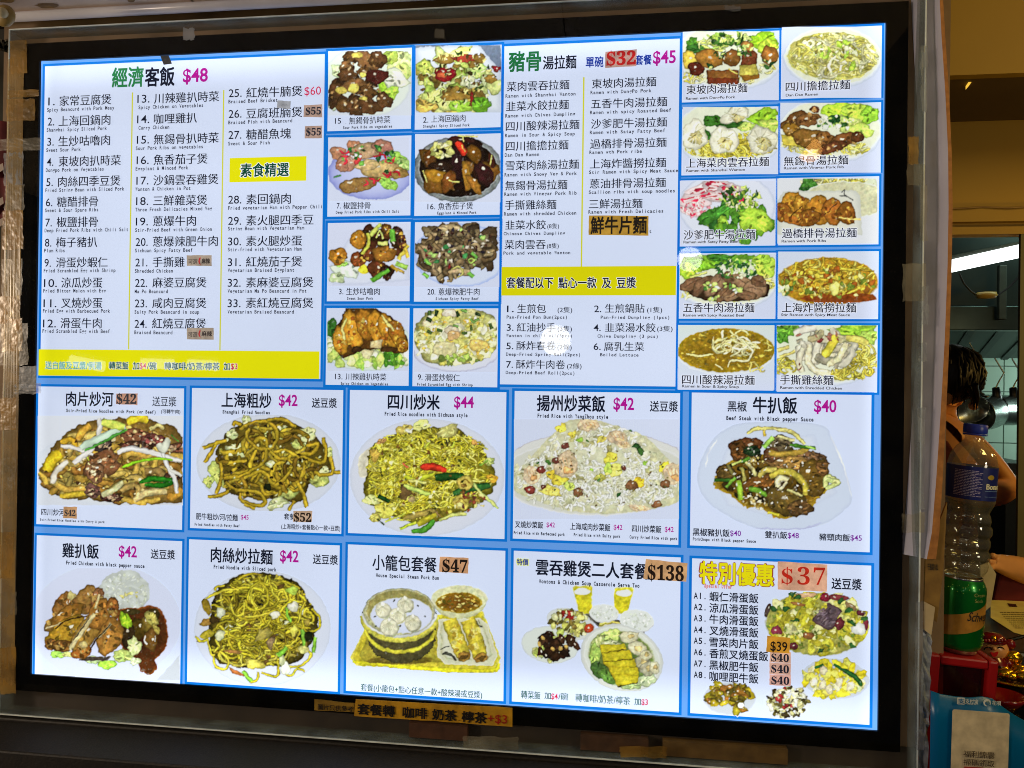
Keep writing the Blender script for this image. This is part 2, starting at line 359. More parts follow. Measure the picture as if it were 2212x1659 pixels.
for i, (nm, tx, en, xt) in enumerate(c1):
    wn = 46 if i < 9 else 92
    C(L1, t, 0, nm, tx, en, 158 - 3.4 * i, wn, xt, 75 * len(tx) - 9, 150 - 3.0 * i, 16.55 * len(en) - 4, 348 + 143.1 * i, 411 + 142.5 * i)
c2 = [('13.', '川辣雞扒時菜', 'Spicy Chicken on Vegetables'), ('14.', '咖哩雞扒', 'Curry Chicken'), ('15.', '無錫骨扒時菜', 'Sour Pork Ribs on vegetables'), ('16.', '魚香茄子煲', 'Eggplant & Minced Pork'),
      ('17.', '沙鍋雲吞雞煲', 'Wanton & Chicken in Pot'), ('18.', '三鮮雜菜煲', 'Three Fresh Delicacies Mixed Veg'), ('19.', '蔥爆牛肉', 'Stir-Fried Beef with Green Onion'), ('20.', '蔥爆辣肥牛肉', 'Sichuan Spicy Fatty Beef'),
      ('21.', '手撕雞', 'Shredded Chicken'), ('22.', '麻婆豆腐煲', 'Ma Po Beancurd'), ('23.', '咸肉豆腐煲', 'Salty Pork Beancurd in soup'), ('24.', '紅燒豆腐煲', 'Braised Beancurd')]
for i, (nm, tx, en) in enumerate(c2):
    C(L1, t, 0, nm, tx, en, 790 - 1.8 * i, 86, 909 - 1.3 * i, 78 * len(tx) - 8, (798 if i < 2 else 781 - 1.1 * i), 17.15 * len(en) - 5, 330 + 145 * i, 393 + 145 * i)
c3 = [('25.', '紅燒牛腩煲', 'Braised Beef Brisket', 290, 352), ('26.', '豆腐班腩煲', 'Braised Fish with Beancurd', 437, 500), ('27.', '糖醋魚塊', 'Sweet & Sour Fish', 586, 650), ('28.', '素回鍋肉', 'Fried vegetarian Ham with Pepper Chili', 1045, 1107),
      ('29.', '素火腿四季豆', 'String Bean with Vegetarian Ham', 1195, 1253), ('30.', '素火腿炒蛋', 'Stir-fried with Vegetarian Ham', 1341, 1401), ('31.', '紅燒茄子煲', 'Vegetarian Braised Eggplant', 1488, 1548), ('32.', '素麻婆豆腐煲', 'Vegetarian Ma Po Beancurd in Pot', 1634, 1695), ('33.', '素紅燒豆腐煲', 'Vegetarian Braised Beancurd', 1779, 1842)]
for i, (nm, tx, en, yc, ye) in enumerate(c3):
    C(L1, t, 0, nm, tx, en, 1438 - i, 92, 1563 - .4 * i, 80.5 * len(tx) - 6, 1436 - .8 * i, 17.6 * len(en) - 5, yc, ye)
t.text('$60', *L1(1975, 277), L1(2092, 275)[0], L1.L(58), (205, 20, 80), 'p', .0)
def outlined(tk, s, xl, yc, xr, h, col, k, style='c', bold=.014, out=.05, oc=(235, 240, 250), dz=0):
    a = k(xl, yc); e = k.L(h) * .03
    tk.text(s, a[0] - e, a[1], k(xr, yc)[0] + e, k.L(h), oc, style, bold + out, dz=-.0002 + dz)
    tk.text(s, *a, k(xr, yc)[0], k.L(h), col, style, bold, dz=dz)
outlined(t, '素食精選', 1523, 840, 1862, 92, (10, 70, 50), L1)
for s, a, c, col in (('送白飯及豆漿/例湯', 138, 535, (90, 165, 150)), ('轉菜飯', 590, 727, DGR), ('加', 758, 803, DGR), ('$4', 806, 852, RED), ('/碗', 858, 925, DGR), ('轉咖啡/奶茶/檸茶', 982, 1372, DGR), ('加', 1402, 1447, DGR), ('$3', 1452, 1500, RED)):
    outlined(t, s, a, 1054 + (a - 138) * .006, c, 52 if s[0] != '$' else 40, col, L2, 'p' if s[0] == '$' else 'c', .012, .035)

# ---- eight captioned dish photographs in two columns
P8 = {'15': (M1, [(68, 148), (830, 122), (828, 862), (68, 877)]), '2': (M1, [(865, 122), (1650, 95), (1643, 848), (862, 862)]),
      '7': (M1, [(68, 937), (828, 922), (820, 1652), (65, 1656)]), '16': (M1, [(862, 920), (1645, 902), (1638, 1645), (858, 1650)]),
      '3': (M2, [(62, 135), (818, 130), (815, 852), (62, 850)]), '20': (M2, [(858, 128), (1635, 122), (1628, 855), (855, 853)]),
      '13': (M2, [(60, 912), (815, 915), (800, 1620), (42, 1615)]), '9': (M2, [(850, 912), (1620, 920), (1612, 1640), (835, 1622)])}
C8 = {'15': [('15', 132, 187, 787, 0), ('.', 225, 235, 805, 0), ('無錫骨扒時菜', 260, 635, 785, 1), ('Sour Pork Ribs on vegetables', 205, 652, 848, 2)],
      '2': [('2.', 935, 983, 778, 0), ('上海回鍋肉', 1008, 1322, 770, 1), ('Shanghai Spicy Sliced Pork', 935, 1360, 836, 2)],
      '7': [('7.', 148, 185, 1560, 0), ('椒鹽排骨', 208, 455, 1560, 1), ('Deep Fried Pork Ribs with Chili Salt', 140, 715, 1620, 2)],
      '16': [('16.', 975, 1045, 1568, 0), ('魚香茄子煲', 1072, 1390, 1565, 1), ('Eggplant & Minced Pork', 1065, 1422, 1627, 2)],
      '3': [('3.', 168, 208, 762, 0), ('生炒咕嚕肉', 235, 540, 762, 1), ('Sweet Sour Pork', 242, 480, 825, 2)],
      '20': [('20.', 975, 1048, 765, 0), ('蔥爆辣肥牛肉', 1075, 1450, 765, 1), ('Sichuan Spicy Fatty Beef', 1050, 1440, 828, 2)],
      '13': [('13.', 132, 200, 1537, 0), ('川辣雞扒時菜', 228, 600, 1538, 1), ('Spicy Chicken on Vegetables', 185, 615, 1600, 2)],
      '9': [('9.', 887, 930, 1542, 0), ('滑蛋炒蝦仁', 952, 1270, 1545, 1), ('Fried Scrambled Egg with Shrimp', 882, 1388, 1608, 2)]}
LBL8 = {'15': 'panel of dark glazed pork ribs with pale cabbage', '2': 'panel of sliced pork with cabbage and red chilli', '7': 'panel of battered ribs on a lilac dish', '16': 'panel of glossy aubergine in a grey pot',
        '3': 'panel of sweet sour pork with green scallion sticks', '20': 'panel of sliced fatty beef on a blue-white plate', '13': 'panel of golden sliced chicken cutlet on lettuce', '9': 'panel of scrambled egg with shrimp'}
for k_, (k, pts) in P8.items():
    q = panel(k_, k.q(pts), LBL8[k_])
    for s, a, c, yc, kd in C8[k_]:
        q['txt'].text(s, *k(a, yc), k(c, yc)[0], k.L((50, 64, 24)[kd]) if s != '.' else k.L(9), BLK, 'pcm'[kd], (.006, .004, .028)[kd])

# ---- ramen list
p = panel('ramen', [R1(92, 110), R1(1705, 32), R2(1648, 1622), R2(60, 1615)], 'white ramen price list with yellow band across the middle')
t = p['txt']; bd = p['band']
bd.quad([R2(72, 540), R2(1665, 527), R2(1658, 795), R2(68, 800)], (214, 209, 10))
bd.quad([R1(818, 388), R1(831, 388), R2(802, 535), R2(788, 535)], (205, 205, 50))
for s, a, c, y, h, col, st, bo in (('豬骨', 140, 428, 248, 175, (30, 105, 60), 'c', .02), ('湯拉麵', 450, 752, 258, 118, BLK, 'c', .012), ('單碗', 840, 998, 252, 92, NAVY, 'c', .018), ('套餐', 1290, 1438, 232, 88, NAVY, 'c', .018), ('$45', 1452, 1660, 208, 112, MAG, 'p', .02)):
    t.text(s, *R1(a, y), R1(c, y)[0], R1.L(h), col, st, bo)
rowsA = [('菜肉雲吞拉麵', 118, 688, 475, 'Ramen with Shanghai Wanton', 107, 745, 560), ('韭菜水餃拉麵', 113, 683, 655, 'Ramen with Chives Dumpling', 105, 742, 741), ('四川酸辣湯拉麵', 110, 780, 837, 'Ramen in Sour & Spicy Soup', 103, 738, 920),
         ('四川擔擔拉麵', 110, 680, 1018, 'Dan Dan Ramen', 100, 413, 1098), ('雪菜肉絲湯拉麵', 108, 775, 1195, 'Ramen with Snowy Veg & Pork', 98, 757, 1278), ('無錫骨湯拉麵', 105, 670, 1377, 'Ramen with Vinegar Pork Rib', 96, 755, 1455), ('手撕雞絲麵', 102, 570, 1555, 'Ramen with shredded Chicken', 93, 752, 1635),
         ('東坡肉湯拉麵', 895, 1480, 448, 'Ramen with DongPo Pork', 882, 1437, 528), ('五香牛肉湯拉麵', 887, 1580, 632, 'Ramen with spicy Roasted Beef', 878, 1615, 710), ('沙爹肥牛湯拉麵', 887, 1578, 815, 'Ramen with Satay Fatty Beef', 876, 1560, 892),
         ('過橋排骨湯拉麵', 878, 1575, 998, 'Ramen wth Pork ribe', 872, 1350, 1073), ('上海炸醬撈拉麵', 877, 1570, 1180, 'Stir Ramen with Spicy Meat Sauce', 869, 1680, 1255), ('蔥油排骨湯拉麵', 875, 1568, 1360, 'Scallion ribs with soup noodles', 866, 1650, 1437), ('三鮮湯拉麵', 868, 1355, 1545, 'Ramen with Fresh Delicacies', 863, 1545, 1617)]
for s, a, c, y, e, ea, ec, ey in rowsA:
    t.text(s, *R1(a, y), R1(c, y)[0], R1.L(86), BLK, 'c', .005); t.text(e, *R1(ea, ey), R1(ec, ey)[0], R1.L(31), (18, 22, 42), 'm', .02)
rowsB = [('韭菜水餃', 105, 475, 157, 84, 'c'), ('(8隻)', 488, 595, 165, 48, 'c'), ('Chinese Chives Dumpling', 90, 650, 235, 28, 'm'), ('菜肉雲吞', 98, 472, 335, 84, 'c'), ('(8隻)', 485, 592, 345, 48, 'c'), ('Pork and vegetable Wanton', 88, 697, 412, 28, 'm'), ('t', 1418, 1436, 212, 30, 'm'),
         ('1.', 120, 182, 920, 60, 'p'), ('生煎包', 215, 475, 918, 80, 'c'), ('(2隻)', 582, 715, 928, 52, 'c'), ('Pan-Fried Pon Bun(2pcs)', 117, 667, 995, 28, 'm'),
         ('2.', 915, 980, 920, 60, 'p'), ('生煎鍋貼', 1015, 1375, 915, 80, 'c'), ('(1隻)', 1398, 1535, 928, 52, 'c'), ('Pan-Fried Dumpling (1pcs)', 975, 1600, 997, 28, 'm'),
         ('3.', 118, 180, 1090, 60, 'p'), ('紅油抄手', 210, 562, 1088, 80, 'c'), ('(3隻)', 582, 712, 1100, 52, 'c'), ('Wanton in chill oil(3pcs)', 114, 712, 1163, 28, 'm'),
         ('4.', 910, 975, 1092, 60, 'p'), ('韭菜湯水餃', 1015, 1475, 1090, 80, 'c'), ('(3隻)', 1490, 1630, 1100, 52, 'c'), ('Chive Dumpling (3 pcs)', 946, 1495, 1168, 28, 'm'),
         ('5.', 115, 178, 1258, 60, 'p'), ('酥炸春卷', 207, 565, 1255, 80, 'c'), ('(2條)', 580, 710, 1268, 52, 'c'), ('Deep-Fried Spring Roll(2pcs)', 112, 787, 1333, 28, 'm'),
         ('6.', 910, 975, 1264, 60, 'p'), ('腐乳生菜', 1005, 1370, 1262, 80, 'c'), ('Boiled Lettuce', 970, 1320, 1338, 28, 'm'),
         ('7.', 113, 175, 1427, 60, 'p'), ('酥炸牛肉卷', 205, 650, 1425, 80, 'c'), ('(2條)', 668, 800, 1440, 52, 'c'), ('Deep-Fried Beef Roll(2pcs)', 109, 735, 1500, 28, 'm')]
for s, a, c, y, h, st in rowsB: t.text(s, *R2(a, y), R2(c, y)[0], R2.L(h), BLK if st != 'm' else (22, 27, 48), st, {'m': .02, 'c': .004, 'p': .006}[st])
for s, a, c in (('套餐配以下', 118, 540), ('點心一款', 590, 935), ('及', 988, 1068), ('豆漿', 1122, 1295)): outlined(t, s, a, 682, c, 96, BLK, R2, 'c', .012, .035)

# ---- ten ramen photographs
P10 = {'r1': ([Q1(62, 118), Q1(930, 78), Q1(915, 690), Q1(55, 722)], 'panel of braised pork belly cubes on ramen with greens'), 'r2': ([Q1(945, 72), Q1(1838, 37), Q1(1830, 662), Q1(932, 690)], 'panel of a pale yellow heap of noodles'),
       'r3': ([Q1(60, 782), Q1(920, 752), Q1(910, 1350), Q1(48, 1372)], 'panel of white wontons on noodles'), 'r4': ([Q1(930, 748), Q1(1832, 715), Q1(1820, 1328), Q1(915, 1350)], 'panel of glazed brown pork ribs beside lettuce'),
       'r5': ([Q1(45, 1415), Q1(905, 1398), Q2(945, 325), Q2(108, 338)], 'panel of pink raw beef slices and greens'), 'r6': ([Q1(915, 1395), Q1(1815, 1375), Q2(1838, 318), Q2(957, 325)], 'panel of fried pork chop pieces on a white dish'),
       'r7': ([Q2(110, 398), Q2(952, 388), Q2(942, 965), Q2(100, 965)], 'panel of sliced roast beef with lettuce and chives'), 'r8': ([Q2(965, 385), Q2(1842, 375), Q2(1838, 970), Q2(955, 965)], 'panel of noodles in orange-brown meat sauce'),
       'r9': ([Q2(95, 1020), Q2(938, 1020), Q2(935, 1590), Q2(90, 1580)], 'panel of thick brown soup with a twirl of noodles'), 'r10': ([Q2(950, 1020), Q2(1832, 1020), Q2(1830, 1610), Q2(945, 1595)], 'panel of shredded white chicken on noodles')}
C10 = {'r1': (Q1, ('東坡肉湯拉麵', 95, 638, 607), ('Ramen with DongPo Pork', 90, 530, 685)), 'r2': (Q1, ('四川擔擔拉麵', 980, 1552, 580), ('Dan Dan Ramen', 980, 1268, 655)),
       'r3': (Q1, ('上海菜肉雲吞拉麵', 93, 830, 1262), ('Ramen with Shanghai Wanton', 95, 617, 1328)), 'r4': (Q1, ('無錫骨湯拉麵', 963, 1537, 1243), ('Ramen with Vinegar Pork Rib', 963, 1497, 1305)),
       'r5': (Q2, ('沙爹肥牛湯拉麵', 145, 767, 235), ('Ramen with Satay Fatty Beef', 143, 625, 297)), 'r6': (Q2, ('過橋排骨湯拉麵', 1002, 1650, 222), ('Ramen with Pork Ribs', 997, 1383, 289)),
       'r7': (Q2, ('五香牛肉湯拉麵', 142, 760, 868), ('Ramen with Spicy Roasted Beef', 140, 675, 933)), 'r8': (Q2, ('上海炸醬撈拉麵', 1000, 1645, 868), ('Stir Ramen with Spicy Meat Sauce', 993, 1593, 930)),
       'r9': (Q2, ('四川酸辣湯拉麵', 130, 762, 1492), ('Ramen in Sour & Spicy Soup', 130, 625, 1550)), 'r10': (Q2, ('手撕雞絲麵', 985, 1447, 1495), ('Ramen with Shredded Chicken', 985, 1523, 1563))}
for k_, (pts, lb) in P10.items():
    q = panel(k_, pts, lb, .0032); k, (s, a, c, y), (e, ea, ec, ey) = C10[k_]
    outlined(q['txt'], s, a, y, c, 82, BLK, k, 'c', .006, .05, (225, 230, 245)); outlined(q['txt'], e, ea, ey, ec, 23, BLK, k, 'p', .018, .04, (225, 230, 245))

# ---- ten large panels
def tx(q, k, rows):
    for (s, a, c, y, h, st, col, bo) in rows: q['txt'].text(s, *k(a, y), k(c, y)[0], k.L(h), col, st, bo)
q = panel('b1', B1.q([(140, 12), (1722, 30), (1715, 1565), (110, 1530)]), 'panel of stir-fried flat rice noodles with pork')
tx(q, B1, [('肉片炒河', 440, 955, 143, 150, 'c', BLK, .012), ('送豆漿', 1383, 1645, 172, 105, 'c', BLK, .006), ('Stir-Fried Rice Noodles with Pork (or Beef)', 440, 1418, 272, 34, 'm', BLK, .032), ('(可轉牛肉)', 1478, 1688, 282, 44, 'c', BLK, .01),
            ('四川炒河', 168, 425, 1380, 72, 'c', BLK, .008), ('Stir-Fried Rice Noodles with Curry & pork', 153, 862, 1466, 24, 'm', BLK, .032)])
q = panel('b2', B2.q([(52, 32), (1715, 45), (1700, 1613), (52, 1570)]), 'panel of thick brown fried noodles on an oval plate')
tx(q, B2, [('上海粗炒', 388, 930, 158, 155, 'c', BLK, .012), ('$42', 1013, 1218, 160, 118, 'p', MAG, .02), ('送豆漿', 1375, 1648, 188, 104, 'c', BLK, .008), ('ShangHai Fried Noodles', 397, 915, 287, 36, 'm', BLK, .032),
            ('肥牛粗炒/河/拉麵', 107, 563, 1430, 70, 'c', BLK, .01), ('$45', 597, 682, 1440, 50, 'p', MAG, .012), ('套餐', 1070, 1190, 1432, 66, 'c', BLK, .008), ('(上海粗炒+套餐點心一款+豆漿)', 1040, 1685, 1540, 56, 'c', BLK, .008), ('Fried Noodles with Fatty Beef', 92, 583, 1518, 28, 'm', BLK, .034)])
q = panel('b3', B3.q([(78, 50), (1695, 65), (1685, 1585), (62, 1532)]), 'panel of yellow fried rice vermicelli with red chilli on a round plate')
tx(q, B3, [('四川炒米', 475, 1008, 166, 152, 'c', BLK, .016), ('$44', 1158, 1363, 170, 112, 'p', MAG, .02), ('Fried Rice noodles with Sichuan style', 440, 1298, 292, 38, 'm', BLK, .034)])
q = panel('b4', B4.q([(75, 60), (1742, 72), (1735, 1608), (65, 1542)]), 'panel of a white heap of fried rice with shrimps')
tx(q, B4, [('揚州炒菜飯', 305, 990, 175, 155, 'c', BLK, .014), ('$42', 1075, 1283, 182, 118, 'p', MAG, .02), ('送豆漿', 1443, 1725, 208, 104, 'c', BLK, .008), ('Fried Rice with YangZhou style', 310, 1022, 303, 38, 'm', BLK, .034),
            ('叉燒炒菜飯', 83, 366, 1398, 66, 'c', BLK, .01), ('$42', 400, 485, 1403, 48, 'p', MAG, .012), ('上海咸肉炒菜飯', 637, 1043, 1418, 70, 'c', BLK, .01), ('$42', 1077, 1165, 1427, 50, 'p', MAG, .012), ('四川炒菜飯', 1262, 1557, 1440, 70, 'c', BLK, .01), ('$42', 1592, 1682, 1448, 50, 'p', MAG, .012),
            ('Fried Rice with Barbecued pork', 70, 585, 1482, 30, 'm', BLK, .034), ('Fried Rice with Salty pork', 675, 1145, 1503, 30, 'm', BLK, .034), ('Curry Fried Rice with pork', 1238, 1720, 1526, 30, 'm', BLK, .034)])
q = panel('b5', B5.q([(65, 70), (1835, 92), (1822, 1640), (62, 1568)]), 'panel of dark sliced beef steak with onion on a square plate')
tx(q, B5, [('黑椒', 425, 612, 203, 100, 'c', BLK, .008), ('牛扒飯', 675, 1105, 190, 155, 'c', BLK, .014), ('$40', 1273, 1493, 200, 115, 'p', MAG, .02), ('Beef Steak with Black pepper Sauce', 412, 1268, 318, 38, 'm', BLK, .034),
            ('黑椒豬扒飯', 83, 443, 1437, 72, 'c', BLK, .01), ('$40', 449, 556, 1448, 52, 'p', (120, 30, 150), .01), ('雙扒飯', 792, 1008, 1463, 68, 'c', BLK, .01), ('$48', 1015, 1124, 1470, 52, 'p', (120, 30, 150), .01), ('豬頸肉飯', 1325, 1625, 1485, 68, 'c', BLK, .01), ('$45', 1630, 1742, 1494, 52, 'p', (120, 30, 150), .01), ('PorkChops with Black pepper Sauce', 83, 702, 1506, 28, 'm', BLK, .034)])
q = panel('b6', B6.q([(95, 80), (1573, 115), (1555, 1560), (102, 1475)]), 'panel of sliced fried chicken with white rice and brown sauce')
tx(q, B6, [('雞扒飯', 368, 733, 218, 140, 'c', BLK, .012), ('$42', 935, 1118, 228, 108, 'p', MAG, .02), ('送豆漿', 1258, 1502, 256, 92, 'c', BLK, .008), ('Fried Chicken with black pepper sauce', 405, 1195, 343, 36, 'm', BLK, .032)])
q = panel('b7', B7.q([(75, 115), (1550, 158), (1528, 1592), (45, 1515)]), 'panel of thin yellow-brown fried noodles on a round plate')
tx(q, B7, [('肉絲炒拉麵', 285, 890, 256, 142, 'c', BLK, .012), ('$42', 963, 1145, 268, 108, 'p', MAG, .02), ('送豆漿', 1286, 1532, 300, 92, 'c', BLK, .008), ('Fried Noodle with Sliced pork', 312, 927, 375, 36, 'm', BLK, .032)])
q = panel('b8', B8.q([(98, 75), (1600, 125), (1588, 1562), (75, 1480)]), 'panel of steamed buns in a bamboo steamer with soup and spring rolls')
tx(q, B8, [('小籠包套餐', 332, 945, 240, 142, 'c', BLK, .008), ('House Special Steam Pork Bun', 365, 968, 363, 34, 'm', BLK, .032), ('套餐(小籠包+點心任意一款+酸辣湯或豆漿)', 220, 1382, 1435, 66, 'c', DGR, .006)])
q = panel('b9', B9.q([(103, 85), (1657, 150), (1655, 1597), (90, 1495)]), 'panel of a chicken and wonton casserole set with two drinks')
tx(q, B9, [('雲吞雞煲二人套餐', 312, 1360, 238, 142, 'c', BLK, .014), ('Wontons & Chicken Soup Casserole Serve Two', 342, 1280, 370, 36, 'm', BLK, .034),
            ('轉菜飯', 175, 355, 1428, 72, 'c', DGR, .006), ('加', 393, 452, 1438, 66, 'c', DGR, .006), ('$4', 455, 517, 1445, 54, 'p', RED, .012), ('/碗', 522, 612, 1445, 66, 'c', DGR, .006), ('轉咖啡/奶茶/檸茶', 682, 1192, 1458, 74, 'c', DGR, .006), ('加', 1232, 1292, 1492, 66, 'c', DGR, .006), ('$3', 1297, 1358, 1498, 52, 'p', RED, .012)])
outlined(q['txt'], '特價', 136, 190, 240, 56, NAVY, B9, 'c', .016, .09, (225, 230, 90))
q = panel('b10', B10.q([(100, 108), (1697, 180), (1693, 1595), (98, 1492)]), 'special offer panel listing eight egg and beef rice dishes')
tx(q, B10, [('送豆漿', 1350, 1618, 335, 96, 'c', BLK, .012)] + [(a, 122, 228, y, 54, 'm', BLK, .02) for a, y in zip(('A1.', 'A2.', 'A3.', 'A4.', 'A5.', 'A6.', 'A7.', 'A8.'), (443, 543, 643, 745, 843, 945, 1046, 1146))] +
   [(s, 262, 262 + 87 * len(s), y, 82, 'c', BLK, .01) for s, y in zip(('蝦仁滑蛋飯', '涼瓜滑蛋飯', '牛肉滑蛋飯', '叉燒滑蛋飯', '雪菜肉片飯', '香煎叉燒蛋飯', '黑椒肥牛飯', '咖哩肥牛飯'), (450, 552, 652, 753, 855, 957, 1060, 1160))])
outlined(q['txt'], '特別優惠', 178, 237, 830, 188, (225, 215, 15), B10, 'c', .022, .028, (140, 30, 60))
outlined(q['txt'], 'Special Offer', 216, 354, 463, 32, (240, 170, 160), B10, 'm', .01, .05, (160, 20, 60))
base.build('backlit_sheet', M_SHEET, board)

# ---- stickers with changed prices
def sticker(k, pts, label, bg, rows, depth=.0042, name='price_sticker', parent=board, m=None, gap=0):
    g = Ink(depth); Q = planes(k.q(pts) if k else pts, -depth)
    th = np.array([0, .0006, 0]); n = 6; rng = np.random.default_rng(len(label) + int(Q[0, 0] * 1000))
    # a slightly uneven cut edge
    ring_ = []
    for i in range(4):
        a, b_ = Q[i], Q[(i + 1) % 4]
        for j in range(n): ring_.append(a + (b_ - a) * j / n + np.array([rng.normal(0, .0002), 0, rng.normal(0, .0002)]))
    R_ = np.array(ring_); m_ = len(R_)
    V = np.vstack([R_, R_ + th]); F = [tuple(range(m_))[::-1]] + [(i, (i + 1) % m_, (i + 1) % m_ + m_, i + m_) for i in range(m_)]
    o = mesh_obj(name, V, F, m or M_LITPAPER, parent, np.broadcast_to(lin(bg), (len(V), 3)))
    if label: o['label'] = label
    tk = Ink(depth + .0003)
    for (s, a, c, y, h, st, col, bo) in rows: tk.text(s, *(k(a, y) if k else (a, y)), (k(c, y)[0] if k else c), (k.L(h) if k else h), col, st, bo)
    l = tk.build('lettering', M_LITPAPER if m is None else m, o); return o
KR = (176, 132, 112); TAN = (178, 138, 98)
sticker(L1, [(1972, 378), (2100, 372), (2100, 462), (1968, 460)], 'upper $55 price sticker', (165, 140, 130), [('$55', 1984, 2092, 420, 50, 't', BLK, .01)])
sticker(L1, [(1978, 526), (2098, 522), (2098, 610), (1976, 612)], 'lower $55 price sticker', (165, 140, 130), [('$55', 1987, 2092, 568, 50, 't', BLK, .01)])
sticker(L1, [(1785, 342), (1878, 350), (1872, 405), (1778, 395)], 'small blank scrap of silvery tape', (150, 155, 165), [('~', 1810, 1850, 375, 14, 'p', (90, 90, 100), .02)], name='tape_scrap')
for kk, y0, lb in ((L2, 0, 'chilli sticker beside shredded chicken'), (L2, 515, 'chilli sticker under braised beancurd')):
    y0 = y0; dx = 0 if y0 == 0 else 2; wd = 0 if y0 == 0 else 14
    o = sticker(L2, [(1140, 274 + y0), (1316 + wd, 274 + y0), (1316 + wd, 350 + y0 + wd * .6), (1142, 348 + y0 + wd * .6)], lb, (152, 140, 128), [('可選', 1152 - dx, 1215, 320 + y0, 36, 'c', (50, 45, 45), .006), ('麻辣', 1246, 1304 + wd, 315 + y0, 36, 'c', (30, 20, 25), .02)])
    ch = Ink(.0047); pts = [(1236, 284), (1226, 300), (1222, 318), (1226, 334), (1240, 344), (1234, 330), (1232, 314), (1238, 298)]
    V = planes([L2(x, y + y0) for x, y in pts], -.0047); ch.raw(V, [tuple(range(len(V)))[::-1]], lin((170, 15, 30))); ch.build('chilli_print', M_LITPAPER, o)
sticker(R1, [(1018, 155), (1303, 132), (1300, 285), (1013, 303)], 'red $32 price sticker', (184, 150, 142), [('$32', 1028, 1296, 220, 118, 't', (180, 28, 30), .018)])
sticker(R2, [(868, 68), (1410, 72), (1410, 252), (862, 245)], 'gold strip with four handwritten characters', (172, 134, 50), [('鮮牛片麵', 885, 1392, 160, 150, 'c', (20, 14, 10), .018)], name='handwritten_strip')
sticker(B1, [(988, 88), (1220, 86), (1218, 212), (984, 202)], '$42 sticker on the flat rice noodle panel', KR, [('$42', 990, 1208, 145, 104, 't', BLK, .014)])
sticker(B1, [(410, 1325), (555, 1328), (552, 1458), (406, 1450)], 'small $42 sticker at the bottom of the flat rice noodle panel', TAN, [('$42', 420, 540, 1392, 64, 't', BLK, .01)])
sticker(B2, [(1172, 1372), (1380, 1372), (1370, 1498), (1168, 1492)], '$52 sticker', (185, 158, 135), [('$52', 1178, 1368, 1440, 92, 't', (25, 14, 8), .014)])
sticker(B8, [(976, 188), (1250, 200), (1246, 348), (968, 332)], '$47 sticker', (196, 150, 112), [('$47', 1000, 1240, 272, 116, 't', (20, 12, 8), .014)])
sticker(B9, [(1340, 164), (1730, 205), (1718, 375), (1315, 352)], 'tilted $138 sticker', (198, 156, 112), [('$138', 1356, 1694, 288, 134, 't', (28, 16, 10), .012)])
sticker(B10, [(870, 138), (1312, 168), (1308, 410), (872, 388)], 'large red $37 sticker', (205, 160, 135), [('$', 905, 1004, 268, 132, 't', (175, 35, 20), .0), ('3', 1045, 1155, 268, 150, 't', (175, 35, 20), .0), ('7', 1190, 1292, 272, 150, 't', (175, 35, 20), .0)])
sticker(B10, [(802, 940), (988, 948), (985, 1045), (798, 1038)], 'uppermost small $40 sticker', (205, 165, 145), [('$40', 812, 970, 994, 66, 't', BLK, .01)])
sticker(B10, [(797, 1042), (988, 1048), (985, 1150), (797, 1142)], 'middle small $40 sticker', (200, 160, 145), [('$40', 812, 970, 1094, 66, 't', BLK, .01)])
sticker(B10, [(797, 1146), (988, 1154), (985, 1250), (797, 1240)], 'lowest small $40 sticker', (205, 160, 150), [('$40', 814, 972, 1196, 66, 't', BLK, .01)])
sticker(B10, [(778, 802), (980, 820), (975, 958), (768, 945)], 'handwritten $39 gold sticker', (190, 135, 40), [('$39', 805, 955, 892, 82, 'p', (20, 12, 8), .012)], depth=.0052)

# ---- paper strips taped under the frame
def strip(name, label, pts, bg, rows, depth):
    g = Ink(depth); top = [pts[0], pts[1]]; bot = [pts[3], pts[2]]; n = 12; V = []
    for i in range(n + 1):
        f = i / n
        for (a, b_) in (top, bot):
            q_ = planes([(a[0] + (b_[0] - a[0]) * f, a[1] + (b_[1] - a[1]) * f)], -depth)[0]; q_[1] -= .0006 * math.sin(f * 9 + a[1]); q_[2] += random.uniform(-.0005, .0005); V.append(q_)
    V = np.array(V); F = [(2*i+1, 2*i+3, 2*i+2, 2*i) for i in range(n)]
    o = thing(name, label, 'paper strip', tuple(V.mean(0)))
    inv = np.array(o.location)
    pb = mesh_obj('paper', V - inv, F, M_PAPER, o, np.broadcast_to(lin(bg), (len(V), 3))); md = pb.modifiers.new('thickness', 'SOLIDIFY'); md.thickness = .0004; md.offset = 0
    tk = Ink(depth + .0016)
    for (s, a, c, y, h, st, col, bo) in rows: tk.text(s, *N1(a, y), N1(c, y)[0], N1.L(h), col, st, bo)
    l = tk.build('lettering', M_PAPER); l.parent = o; l.data.transform(Matrix.Translation(-Vector(inv))); return o
strip('paper_strip', 'long gold paper strip with brushed black characters and a red price, under the menu board', N1.q([(498, 138), (1978, 222), (1978, 398), (482, 296)]), (225, 165, 20),
      [('套餐轉', 515, 865, 232, 100, 'c', (20, 10, 5), .022), ('咖啡', 942, 1172, 262, 98, 'c', (20, 10, 5), .022), ('.', 1188, 1208, 308, 22, 'p', (20, 10, 5), .0), ('奶茶', 1222, 1450, 282, 98, 'c', (20, 10, 5), .022), ('.', 1466, 1486, 332, 22, 'p', (20, 10, 5), .0), ('檸茶', 1500, 1736, 304, 100, 'c', (20, 10, 5), .022), ('+$3', 1745, 1928, 320, 78, 'p', (185, 25, 10), .01)], .009)
strip('paper_strip', 'short dull gold paper strip with small handwritten characters, left of the long strip', N1.q([(108, 138), (485, 180), (485, 262), (106, 244)]), (165, 125, 30),
      [('圖片只供參考', 140, 470, 212, 52, 'c', (20, 10, 5), .01)], .008)
